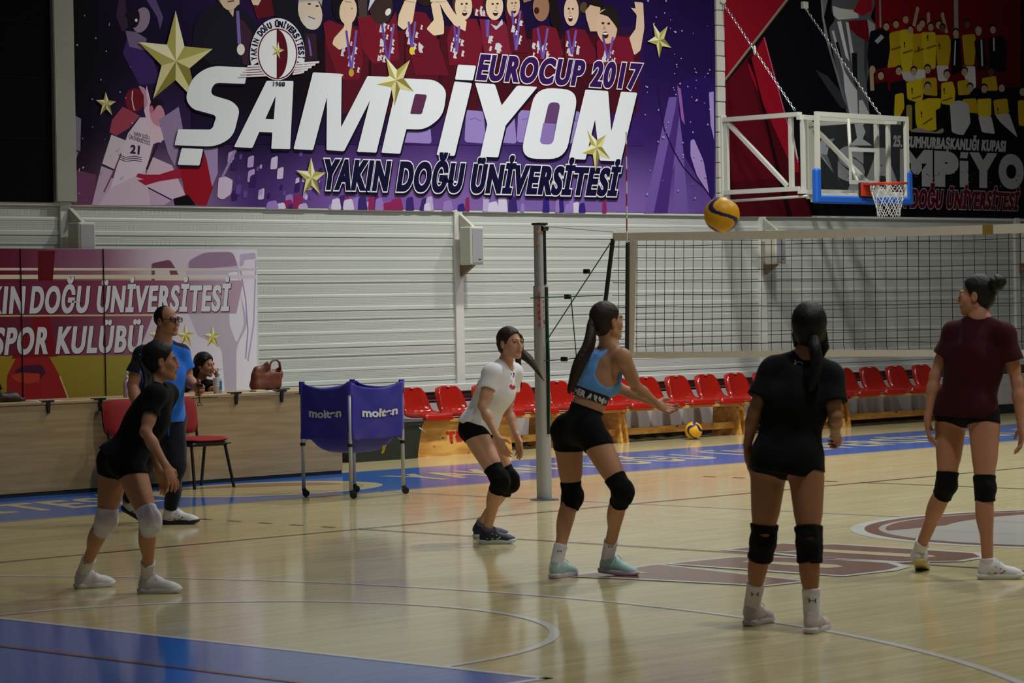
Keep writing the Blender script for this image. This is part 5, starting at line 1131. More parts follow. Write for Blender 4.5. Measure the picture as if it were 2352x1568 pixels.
def skin_mat(name, rgb):
    if name in MATS: return MATS[name]
    m = mat(name, rgb, .5, spec=.35, noise=(9, .06)); b = m.node_tree.nodes['Principled BSDF']
    b.inputs['Subsurface Weight'].default_value = .06; b.inputs['Subsurface Radius'].default_value = (.012, .005, .003); return m
def hair_mat(name, rgb): return mat(name, rgb, .5, spec=.3, noise=((60, 60, 7), .3), bump=((150, 150, 12), .35))
def cloth(name, rgb, sheen=.15): return mat(name, rgb, .85, spec=.2, sheen=sheen, bump=(420, .12))
EYE_W = mat('eye_white', (176, 166, 160), .3); EYE_D = mat('eye_iris', (42, 28, 20), .2)

def head_frame(c, f, up=(0, 0, 1)):
    f = nrm(f); x = nrm(np.cross(f, up)); z = np.cross(x, f); return nv(c), np.stack([x, f, z])   # rows: right, forward, up
def hand(S, W, d, n, th, curl=.5, sc=1.0, spread=1.0, fist=False):
    """palm and five fingers from the wrist W along d, palm facing n, thumb on the side th"""
    d = nrm(d); th = nrm(nv(th)-d*(nv(th)@d)); n = nrm(np.cross(d, th))*np.sign(np.cross(d, th)@nv(n)+1e-9)
    R = np.stack([th, n, d])
    S.el(W+d*.048*sc, (.037*sc, .0165*sc, .052*sc), R, k=.012)
    S.rc(W-d*.01, W+d*.03*sc, .021*sc, .022*sc, .015, flat=(n, .75))
    for i, (L, o, b) in enumerate(((.068, .029, .086), (.076, .0095, .092), (.070, -.0105, .088), (.056, -.029, .078))):
        p = W+d*b*sc+th*o*sc; sp = th*(o*1.6*spread)
        c1 = curl*(.55+.12*i); c2 = curl*(1.25+.12*i)
        d1 = nrm(d*math.cos(c1)+n*math.sin(c1)+sp*2); d2 = nrm(d*math.cos(c2)+n*math.sin(c2)+sp); c3 = curl*(1.9+.1*i); d3 = nrm(d*math.cos(c3)+n*math.sin(c3))
        a = p+d1*L*.45*sc; b_ = a+d2*L*.32*sc; e = b_+d3*L*.25*sc; r = .0092*sc*(1 if i < 3 else .88)
        S.rc(p-d*.012, a, r*1.05, r, .006).rc(a, b_, r, r*.92, .004).rc(b_, e, r*.92, r*.78, .004)
    p = W+d*.022*sc+th*.026*sc; d1 = nrm(d*.62+th*.72+n*.32); a = p+d1*.036*sc; d2 = nrm(d*.9+th*.25+n*(.25+.3*curl)); b_ = a+d2*.032*sc
    S.rc(W+d*.012+th*.012, a, .0145*sc, .0115*sc, .01).rc(a, b_, .0112*sc, .0085*sc, .004)
def shoe(parent, heel, d, L, up_m, sole_m, accent=None, pitch=0.0, lace=None, cover=False):
    """d: horizontal pointing direction; heel: rear end of the sole on the floor; pitch lifts the heel"""
    d = nrm([d[0], d[1], 0]); s = np.array([d[1], -d[0], 0]); u = np.array([0, 0, 1.0]); k = L/.26
    if pitch:
        tip = nv(heel)+d*L*.78; d2 = d*math.cos(pitch)-u*math.sin(pitch); u2 = d*math.sin(pitch)+u*math.cos(pitch); heel = tip-d2*L*.78; d, u = d2, u2
    M = np.stack([d, s, u]); O = nv(heel); W = lambda x, y, z: O+d*x*k+s*y*k+u*z*k
    S = Solid(); base = [(W(0, 0, .020), -u)]
    S.el(W(.052, 0, .048), (.052*k, .037*k, .052*k), M, .02).rc(W(.062, 0, .05), W(.052, 0, .098), .041*k, .040*k, .02, flat=(s, .86))
    S.rc(W(.08, 0, .062), W(.19, .0, .036), .041*k, .034*k, .02, flat=(s, 1.08)).el(W(.200, 0, .030), (.062*k, .045*k, .033*k), M, .02).rc(W(.09, 0, .085), W(.115, 0, .072), .03*k, .03*k, .02)
    S.el(W(.054, 0, .118), (.036*k, .028*k, .03*k), M, .008, sub=True)
    v, f = S.mesh(.0055, clip=base); up_o = mesh_obj('shoe', v, f, up_m, parent, True, world=True)
    out = [(-.002, .012), (.004, .030), (.03, .038), (.08, .036), (.13, .038), (.185, .046), (.225, .043), (.252, .028), (.262, .008)]
    pts = [(x, y) for x, y in out]+[(x, -y*.94) for x, y in out[::-1]]; n = len(pts); vs = []
    for z, g in ((.0, .93), (.006, 1.0), (.024, 1.04), (.031, .98)):
        for x, y in pts: rise = .012*max(0, (x-.2)/.06)**2*(1-z/.03*.4); vs.append(W(.13+(x-.13)*g, y*g, z+rise))
    fs = [list(range(n))[::-1], [3*n+i for i in range(n)]]+[[j*n+i, j*n+(i+1) % n, (j+1)*n+(i+1) % n, (j+1)*n+i] for j in range(3) for i in range(n)]
    so = mesh_obj('sole', vs, fs, sole_m, None, True); so.data.polygons[0].use_smooth = False; so.parent = up_o; so.data.transform(Matrix.LocRotScale(parent.location, parent.rotation_euler, None).inverted())
    A_ = Matrix.LocRotScale(parent.location, parent.rotation_euler, None).inverted()
    def sub(mb, name, m): o = mb.build(name, m, None); o.parent = up_o; o.data.transform(A_); return o
    if lace:
        mb = MB()
        for i in range(4): x = .105+.022*i; z = .101-.011*i; mb.tube([W(x, -.024, z-.014), W(x+.008, 0, z+.0), W(x, .024, z-.014)], .0032, 6)
        for sg in (-1, 1): mb.tube([W(.1, 0, .103), W(.108, sg*.02, .118), W(.118, sg*.034, .106), W(.125, sg*.04, .09)], .0026, 5)
        sub(mb, 'laces', lace)
    if accent:
        bv = BVHTree.FromPolygons([tuple(p) for p in v], f.tolist())
        mb = MB()
        for sg in (-1, 1):
            for q in ([(.05, .04), (.095, .078), (.105, .074), (.065, .035)], [(.085, .036), (.125, .068), (.134, .062), (.10, .034)], [(.12, .036), (.15, .055), (.158, .05), (.135, .034)]):
                pp = []
                for x, z in q:
                    o = W(x, sg*.12, z); h = bv.ray_cast(Vector(o), Vector(-sg*s)); pp.append(nv(h[0])+sg*s*.0015 if h[0] is not None else None)
                if all(p is not None for p in pp): mb.poly([tuple(p) for p in pp])
        if mb.v: sub(mb, 'side_stripe', accent)
    return up_o
def tube_sock(parent, an, kn, r, top, m, low=.0, name='sock'):
    S = Solid(); a = lerp(an, kn, -.12); b = lerp(an, kn, top); S.rc(a, lerp(an, kn, top+.1), r, r*1.12, .01); S.rc(lerp(an, kn, top-.03), lerp(an, kn, top+.1), r*1.14, r*1.18, .004)
    ax = nrm(nv(kn)-nv(an)); v, f = S.mesh(.005, clip=[(b, ax)], wrinkle=(.001, 160, 3)); return v, f, mesh_obj(name, v, f, m, parent, True, world=True)
def knee_pad(parent, hip, kn, an, fwd, rt, rs, m, up=.26, dn=.26, slit=False, seed=1):
    S = Solid(); A = lerp(kn, hip, up); B = lerp(kn, an, dn); ta = nrm(nv(hip)-nv(kn)); tb = nrm(nv(an)-nv(kn))
    S.rc(lerp(kn, hip, up+.08), kn, rt*1.1, rt, .02).rc(kn, lerp(kn, an, dn+.08), rt, rs, .02)
    c = nv(kn)+nrm(fwd)*.022; z = nrm(ta-tb); x = nrm(np.cross(nrm(fwd), z)); S.el(c, (.052, .050, .082), np.stack([x, np.cross(z, x), z]), .02)
    for q in (A, B): S.rc(nv(q)-z*.008, nv(q)+z*.008, (rt if q is A else rs)*1.05, (rt if q is A else rs)*1.05, .006)
    if slit: cb = nv(kn)-nrm(fwd)*.055+z*.035; S.el(cb, (.03, .035, .0075), np.stack([x, np.cross(z, x), z]), .004, sub=True)
    v, f = S.mesh(.0055, clip=[(A, ta), (B, tb)], wrinkle=(.0022, 95, seed)); return mesh_obj('knee_pad', v, f, m, parent, True, world=True)
def decal(parent, V, F, shapes, org, d, right, up, m, name='logo', off=.0025, sub=1):
    """flat shapes (in metres, right/up) pressed along d onto the surface V, F; shapes: list of (verts2d, faces)"""
    bv = BVHTree.FromPolygons([tuple(p) for p in V], F.tolist()); mb = MB(); d = nrm(d); right = nrm(right); up = nrm(up)
    for v2, fs in shapes:
        pp = []
        for x, y in v2:
            o = nv(org)-d*.3+right*x+up*y; h = bv.ray_cast(Vector(o), Vector(d)); pp.append(nv(h[0])-d*off if h[0] is not None else None)
        for q in fs:
            if all(pp[i] is not None for i in q): mb.poly([tuple(pp[i]) for i in q])
    if mb.v: return mb.build(name, m, parent, world=True)
def H_logo(w_, h_):
    """two curved strokes crossing like an H"""
    a = [(-.5, .5), (-.3, .5), (-.26, .1), (.26, .1), (.3, .5), (.5, .5), (.36, 0), (.5, -.5), (.3, -.5), (.26, -.1), (-.26, -.1), (-.3, -.5), (-.5, -.5), (-.36, 0)]
    V = np.array(a)*[w_, h_]; return [(V, [[0, 1, 2, 13], [13, 2, 10, 11], [13, 11, 12, 12][:3], [2, 3, 9, 10], [3, 4, 5, 6], [3, 6, 8, 9], [6, 7, 8]])]

def person(label, J, F, hf, sk, hair, group=None, sc=1.0, male=False, head_sc=1.0, bust=True, heavy=1.0, seat=False):
    """J: joints in the hall; F: chest direction; hf: where the face points. Returns the person and its frames for dressing."""
    base = (nv(J['anR'])+nv(J['anL']))/2; t = thing('person', label, 'person', (float(base[0]), float(base[1]), 0.0))
    J = {k: (nv(v) if not k.startswith('shoe') else v) for k, v in J.items()}; up = nrm(J['neck']-(J['hipL']+J['hipR'])/2); P = (J['hipL']+J['hipR'])/2; C = (J['shL']+J['shR'])/2-up*.03*sc
    latH = nrm(J['hipR']-J['hipL']); latS = nrm(J['shR']-J['shL'])
    def fr(lat): f = nrm(np.cross(up, lat)); f = f if f@nv(F) > 0 else -f; x = nrm(np.cross(f, up)); return np.stack([x, f, up])
    RH, RS = fr(latH), fr(latS); RM = fr(nrm(latH+latS)); fH, fS, fM = RH[1], RS[1], RM[1]
    S = Solid(); k = sc; hv = heavy
    # trunk
    S.el(P+up*.02, (.146*k*hv, .096*k*hv, .105*k), RH, .04)
    for h in ('hipL', 'hipR'):
        ln = nrm(J[h]-P); S.el(J[h]-fH*.024*k-ln*.014+up*.008, (.078*k*hv, .082*k*hv, .092*k), RH, .045)
    m = lerp(P, C, .40); S.el(m, ((.122 if not male else .148)*k*hv, (.086 if not male else .11)*k*hv, .14*k), RM, .05)
    m = lerp(P, C, .74); S.el(m, ((.136 if not male else .165)*k*hv, (.100 if not male else .118)*k*hv, .15*k), RS, .04)
    S.rc(J['shL']-up*.012, J['shR']-up*.012, .046*k, .046*k, .04)
    S.el(C-up*.01, (.125*k, .075*k, .075*k), RS, .03)
    if bust and not male:
        for sx in (-1, 1): S.el(lerp(P, C, .72)+RS[0]*sx*.060*k+fS*.060*k, (.050*k, .046*k, .055*k), RS, .04)
    # neck and head
    hc, RHd = head_frame(J['head'], hf); g = head_sc*sc; L = lambda x, y, z: hc+(RHd[0]*x+RHd[1]*y+RHd[2]*z)*g
    jaw = L(0, -.02, -.055)
    S.rc(J['neck']-up*.015, jaw, (.052 if not male else .067)*k, (.046 if not male else .062)*k, .025)
    for sh in ('shL', 'shR'): S.rc(lerp(J['neck'], jaw, .08), lerp(J['neck'], J[sh], .75)-up*.008, .034*k, .036*k, .04)
    S.el(L(0, -.015, .030), nv([.071, .090, .083])*g, RHd, .02).el(L(0, .030, -.040), nv([.057, .062, .072])*g, RHd, .025)
    S.rc(L(-.05, -.002, -.055), L(-.012, .070, -.096), .017*g, .015*g, .02).rc(L(.05, -.002, -.055), L(.012, .070, -.096), .017*g, .015*g, .02).el(L(0, .074, -.094), nv([.02, .017, .017])*g, RHd, .015)
    for sx in (-1, 1):
        S.el(L(sx*.034, .058, -.026), nv([.027, .027, .026])*g, RHd, .02)                       # cheek
        S.el(L(sx*.033, .095, .004), nv([.017, .012, .0095])*g, RHd, .010, sub=True)              # socket
        S.el(L(sx*.073, -.004, -.008), nv([.009, .019, .031])*g, RHd, .006); S.el(L(sx*.081, .002, -.006), nv([.005, .009, .016])*g, RHd, .004, sub=True)
        S.el(L(sx*.010, .099, -.034), nv([.0075, .009, .007])*g, RHd, .006)                       # nostril wings
    for sx in (-1, 1): S.el(L(sx*.033, .0835, .0118), nv([.0165, .0085, .0045])*g, RHd, .004); S.el(L(sx*.033, .0830, -.0052), nv([.0155, .0075, .0032])*g, RHd, .004)
    S.rc(L(-.036, .083, .022), L(.036, .083, .022), .0085*g, .0085*g, .012)
    S.rc(L(0, .087, .012), L(0, .107, -.030), .008*g, .0100*g, .010)
    S.el(L(0, .088, -.060), nv([.024, .0115, .0065])*g, RHd, .006).el(L(0, .087, -.0725), nv([.020, .011, .0075])*g, RHd, .006); S.el(L(0, .101, -.066), nv([.026, .008, .0016])*g, RHd, .002, sub=True)
    # arms and hands
    for sd in ('L', 'R'):
        sh, el, wr = J['sh'+sd], J['el'+sd], J['wr'+sd]; a = 1.30 if male else 1.0
        S.el(sh, nv([.047, .047, .05])*k*a, None, .03); S.rc(sh, el, .040*k*a, .031*k*a, .025); S.rc(lerp(sh, el, .25), lerp(sh, el, .7), .038*k*a, .034*k*a, .03)
        S.rc(el, lerp(el, wr, .35), .031*k*a, .033*k*a, .02).rc(lerp(el, wr, .3), wr, .033*k*a, .021*k*a, .02)
        hand(S, wr, J['hd'+sd], J['hn'+sd], J['ht'+sd], J.get('cu'+sd, .5) if not isinstance(J.get('cu'+sd, .5), np.ndarray) else float(J['cu'+sd]), (.98 if not male else 1.1)*k)
    # legs
    for sd in ('L', 'R'):
        hp, kn, an = J['hip'+sd], J['kn'+sd], J['an'+sd]; ln = nrm(hp-P); a = 1.06 if male else 1.0
        S.rc(hp+ln*.004, kn, .086*k*a*hv, .053*k*a, .03); S.rc(lerp(hp, kn, .2)+fH*.014, lerp(hp, kn, .6)+fH*.010, .080*k*a*hv, .062*k*a, .03)
        td, sdn = nrm(kn-hp), nrm(an-kn); bk = nrm(-(fH-sdn*(fH@sdn)))
        S.el(kn, .0505*k*a, None, .02); S.rc(kn, an, .046*k*a, .031*k*a, .02)
        Rk = np.stack([nrm(np.cross(bk, sdn)), bk, sdn]); S.el(lerp(kn, an, .30)+bk*.016*k, (.047*k*a, .045*k*a, .125*k), Rk, .03)
        tp = J['toe'+sd]; S.rc(an+nv([0, 0, -.01]), an+nrm(nv(tp))*.06-nv([0, 0, .052]), .029*k, .018*k, .015)
    V, Q = S.mesh(.0085, fine=[(hc, .13*g, .0042), (J['wrL']+nrm(J['hdL'])*.08, .10, .0046), (J['wrR']+nrm(J['hdR'])*.08, .10, .0046)])
    fc = V[Q].mean(1); q = (fc-hc)@RHd.T/g
    lips = ((q[:, 0]/.0255)**2+((q[:, 2]+.066)/.0135)**2 < 1) & (q[:, 1] > .072)
    lr, lg, lb = sk; m_s = skin_mat('skin_%d_%d' % (lr, lb), sk); m_l = skin_mat('lips_%d_%d' % (lr, lb), (int(lr*.92), int(lg*.76), int(lb*.77)))
    mesh_obj('body', V, Q, [m_s, m_l], t, True, lips.astype(int), world=True)
    hm = hair_mat('hair_%d_%d' % (hair[0], hair[2]), hair)
    for sx in (-1, 1):
        mb = MB(); mb.sphere((0, 0, 0), .0112*g, 18, 12); R3 = np.stack([RHd[0], RHd[2], RHd[1]])    # pole looks forward
        vv = nv(mb.v)@R3+L(sx*.033, .0755, .0035); ii = [1 if nv(mb.v)[f].mean(0)[2] > .0080*g else 0 for f in mb.f]
        mesh_obj('eye', vv, mb.f, [EYE_W, EYE_D], t, True, ii, world=True)
        mb = MB(); mb.tube([L(sx*.016, .0915, .0225), L(sx*.030, .0915, .0275), L(sx*.050, .079, .0235)], [.0028*g, .0034*g, .0016*g], 8); mb.build('eyebrow', hm, t, True, world=True)
    return dict(t=t, J=J, P=P, C=C, up=up, RH=RH, RS=RS, RM=RM, L=L, RHd=RHd, g=g, k=k, hm=hm, fH=fH, fS=fS, hv=hv, male=male, body=(V, Q))
def hair_cap(p, thick=.0, plane=(1, -.62, .022), extra=None, bald=False, low=-.09, seed=2, strands=None, name='hair'):
    L, g, R = p['L'], p['g'], p['RHd']; S = Solid()
    a, b, c = plane; n = R[1]*a+R[2]*b
    cp = L(0, c, 0)
    if bald:
        S.el(L(0, -.016, .030), nv([.0755, .0935, .0862])*g, R, .01, clip=[(cp, n)])
    else:
        S.el(L(0, -.017, .036), nv([.079+thick, .098+thick, .090+thick])*g, R, .012, clip=[(cp, n)]); S.el(L(0, -.045, -.015), nv([.066+thick, .062+thick, .072])*g, R, .02, clip=[(L(0, -.012, 0), R[1])])
    if strands:
        for pts, rs in strands: S.chain(pts, rs, .012)
    v, f = S.mesh(.0055, wrinkle=(.0007, 190, seed)); return mesh_obj(name, v, f, p['hm'], p['t'], True, world=True)
def spline(pts, rs, n=6):
    pts = [nv(q) for q in pts]; P_ = [2*pts[0]-pts[1]]+pts+[2*pts[-1]-pts[-2]]; out = []; ro = []
    for i in range(1, len(P_)-2):
        for j in range(n):
            t = j/n; a, b, c, d = P_[i-1], P_[i], P_[i+1], P_[i+2]; out.append(.5*(2*b+(c-a)*t+(2*a-5*b+4*c-d)*t*t+(3*b-a-3*c+d)*t**3)); ro.append(rs[i-1]*(1-t)+rs[i]*t)
    return out+[pts[-1]], ro+[rs[-1]]
def pony(p, pts, rs, name='ponytail', seed=3, wob=.004):
    S = Solid(); rnd = np.random.RandomState(seed); q, r = spline(pts, rs, 5); S.chain(q, [x*.82 for x in r], .01)
    for i in range(11):
        o = rnd.normal(size=3)*.5; tl = .1+.7*rnd.rand(); ph = rnd.rand()*6
        pp = [nv(a)+o*b*(.5+.6*j/len(q))+np.array([math.sin(ph+j*.5), math.cos(ph+j*.4), 0])*b*.12 for j, (a, b) in enumerate(zip(q, r))]; pp.append(pp[-1]+(pp[-1]-pp[-3])*tl)
        S.chain(pp, [b*.36 for b in r]+[.0015], .004)
    v, f = S.mesh(.0042); mesh_obj(name, v, f, p['hm'], p['t'], True, world=True)
def tee(p, m, hem=-.06, ease=.016, sl=.58, sr=.064, flare=1.0, neck=.064, wr=(.0045, 34, 5), hem_tilt=None, name='shirt', tight=False, cuff=None):
    J, P, C, up, RH, RS, RM, k, hv = [p[q] for q in ('J', 'P', 'C', 'up', 'RH', 'RS', 'RM', 'k', 'hv')]; S = Solid(); e = ease; male = p['male']
    H = P+up*hem
    S.el(lerp(P, C, .72), ((.140 if not male else .168)*k*hv+e, (.106 if not male else .122)*k*hv+e, .165*k), RS, .05)
    S.rc(lerp(P, C, .66), H-up*.05, (.140 if not male else .162)*k*hv+e, (.150*flare if not male else .160*flare)*k*hv+e, .05, flat=(RM[1], .74 if not male else .78))
    S.el(P+up*.02, (.150*k*hv+e*.8, .100*k*hv+e*.8, .12*k), RH, .05)
    for h in 'LR': ln = nrm(J['hip'+h]-P); S.el(J['hip'+h]-p['fH']*.024*k-ln*.014+up*.008, nv([.078*hv, .082*hv, .10])*k+e*.75, RH, .05)
    S.rc(J['shL']-up*.008, J['shR']-up*.008, .047*k+e*.4, .047*k+e*.4, .05); S.el(C-up*.01, (.13*k, .080*k+e*.5, .085*k), RS, .03)
    if not male:
        for sx in (-1, 1): S.el(lerp(P, C, .70)+RS[0]*sx*.055*k+p['fS']*.056*k, nv([.056, .048, .075])*k+e*.4, RS, .06)
    jaw = p['L'](0, -.02, -.055)
    for sh in ('shL', 'shR'): S.rc(lerp(J['neck'], jaw, .08)-up*.006, lerp(J['neck'], J[sh], .85)-up*.002, .042*k, .045*k+e*.35, .05)
    clips = [(H, -up+(nv(hem_tilt) if hem_tilt is not None else 0))]
    for sd in 'LR':
        sh, el = J['sh'+sd], J['el'+sd]; d = nrm(el-sh); end = lerp(sh, el, sl); a = 1.15 if male else 1
        S.el(sh-up*.006, (.047*k*a+e*.3), None, .05); S.rc(sh-up*.004, lerp(sh, el, sl+.12), .048*k*a+e*.3, sr*k*a, .035, clip=[(end, d)])
    S.rc(J['neck']+up*.002, lerp(J['neck'], jaw, 1.0), neck*.86*k, neck*k, .008, sub=True); S.el(J['neck']+p['fS']*.028+up*.012, (.055*k, .05*k, .042*k), RS, .012, sub=True)
    for sd in 'LR':
        sh, el = J['sh'+sd], J['el'+sd]; S.rc(lerp(sh, el, sl-.16), lerp(sh, el, sl+.3), .041*k, (sr-.0115)*k*(1.15 if male else 1), .006, sub=True)
    v, f = S.mesh(.0068, clip=clips, wrinkle=wr); return v, f, mesh_obj(name, v, f, m, p['t'], True, world=True)
def shorts(p, m, top=.09, cut=.26, e=.006, name='shorts', tops=None, cuts=None):
    J, P, C, up, RH, k, hv = [p[q] for q in ('J', 'P', 'C', 'up', 'RH', 'k', 'hv')]; S = Solid(); fH = p['fH']
    S.el(P+up*.02, (.146*k*hv+e, .096*k*hv+e, .105*k+e), RH, .04)
    S.el(lerp(P, C, .40), (.123*k*hv+e, .087*k*hv+e, .14*k), p['RM'], .05)
    for h in 'LR':
        hp, kn = J['hip'+h], J['kn'+h]; ln = nrm(hp-P); d = nrm(kn-hp); cc = cuts[h] if cuts else cut; en = lerp(hp, kn, cc)
        S.el(hp-fH*.024*k-ln*.014+up*.008, nv([.078*hv, .082*hv, .092])*k+e, RH, .045, clip=[(lerp(hp, kn, cc+.02), d)])
        S.rc(hp+ln*.004, kn, .086*k*hv+e, .053*k+e, .03, clip=[(en, d*.9-ln*.0+up*-.25)]); S.rc(lerp(hp, kn, .2)+fH*.014, lerp(hp, kn, .6)+fH*.010, .080*k*hv+e, .062*k+e, .03, clip=[(en, d*.9-up*.25)])
    v, f = S.mesh(.0065, clip=[(P+up*top, up)], wrinkle=(.0012, 60, 8)); return mesh_obj(name, v, f, m, p['t'], True, world=True)
def feet(J, **kw):
    """kw: side=(heel point, direction, length, pitch); puts the ankle over its shoe"""
    for sd, (h, d, L, pt) in kw.items():
        d = nrm([d[0], d[1], 0]); J['an'+sd] = nv(h)+d*L*(.22+.10*math.sin(pt))+nv([0, 0, .098+L*.50*math.sin(pt)]); J['toe'+sd] = d; J['shoe'+sd] = (h, d, L, pt)
def J3(**kw): return {k: at(*v) for k, v in kw.items()}
R_, U_, A_ = RT.copy(), UP.copy(), FW.copy()      # right, up and away as seen from the side of the court
def dirv(r=0, u=0, a=0): v = r*R_+a*A_; v[2] = 0; return nrm(v+nv([0, 0, u]))
# ------------------------------------------------------------------ the seven people
BLACK_T = cloth('black_jersey', (9, 10, 14), .02); BLACK_S = cloth('black_spandex', (7, 7, 9), .01); PAD_B = cloth('black_pad', (7, 7, 9), .02); PAD_W = cloth('white_pad', (206, 200, 214)); SOCK = cloth('white_sock', (212, 206, 212))
SOLE_W = mat('sole_white', (206, 204, 206), .5); SHOE_W = mat('shoe_white', (204, 202, 206), .55, bump=(260, .2)); LACE_W = mat('lace_white', (214, 212, 214), .7); LOGO_D = mat('logo_dark', (36, 38, 48), .6); LOGO_W = mat('logo_white', (210, 210, 214), .6)
fl = lambda x, y: on_z(x, y)
def shoes(t, J, up_m, sole_m, ac, lace, **kw):
    for sd in 'RL': h, d, L, pt = J['shoe'+sd]; shoe(t, h, d, L, up_m, kw.get(sd, {}).get('sole_m', sole_m), ac, pitch=pt, lace=lace)

def girl_white_pads():
    J = J3(head=(369, 829, 16.30), neck=(351, 890, 16.29), shR=(358, 906, 16.13), shL=(384, 905, 16.45), elR=(334, 991, 16.03), wrR=(381, 1070, 15.98), elL=(348, 1008, 16.48), wrL=(366, 1078, 16.40),
           hipR=(292, 1062, 16.24), hipL=(262, 1060, 16.42), knR=(343, 1193, 16.12), knL=(243, 1193, 16.42), anR=(342, 1334, 16.17), anL=(203, 1327, 16.53))
    J.update(hdR=dirv(.42, -.9, -.1), hnR=dirv(-.6, -.1, .5), htR=dirv(.6, .1, .6), cuR=.45, hdL=dirv(.3, -.95, .0), hnL=dirv(-.5, 0, -.6), htL=dirv(.6, 0, -.5), cuL=.5, toeR=0, toeL=0); feet(J, R=(fl(318, 1362), dirv(1, 0, -.15), .255, 0), L=(fl(172, 1352), dirv(.86, 0, .5), .25, 0))
    p = person('girl in black tee and shorts with white knee pads, crouching at the left', J, dirv(.85, -.2, .35), dirv(.97, -.02, .2), (176, 124, 94), (26, 21, 22), sc=.97)
    t = p['t']; hair_cap(p, plane=(1, -.62, .024)); L = p['L']
    pony(p, [L(0, -.11, .0), at(342, 872, 16.24), at(338, 910, 16.16), at(326, 955, 16.13)], [.026, .034, .030, .016])
    v, f, o = tee(p, BLACK_T, hem=.02, sl=.60, sr=.066, flare=1.0)
    shorts(p, BLACK_S, cut=.24)
    for sd, fw in (('R', dirv(1, 0, -.1)), ('L', dirv(1, 0, .35))):
        knee_pad(t, J['hip'+sd], J['kn'+sd], J['an'+sd], fw, .058, .054, PAD_W, .20, .20, seed=4)
        sv, sf, so = tube_sock(t, J['an'+sd], J['kn'+sd], .037, .26, SOCK)
        decal(t, sv, sf, [(np.array([(-.02, .004), (-.004, -.008), (.022, .012), (-.004, .0)]), [[0, 1, 3], [1, 2, 3]])], lerp(J['an'+sd], J['kn'+sd], .18), A_, R_, (0, 0, 1), LOGO_D, 'sock_logo')
    shoes(t, J, SHOE_W, SOLE_W, None, LACE_W)

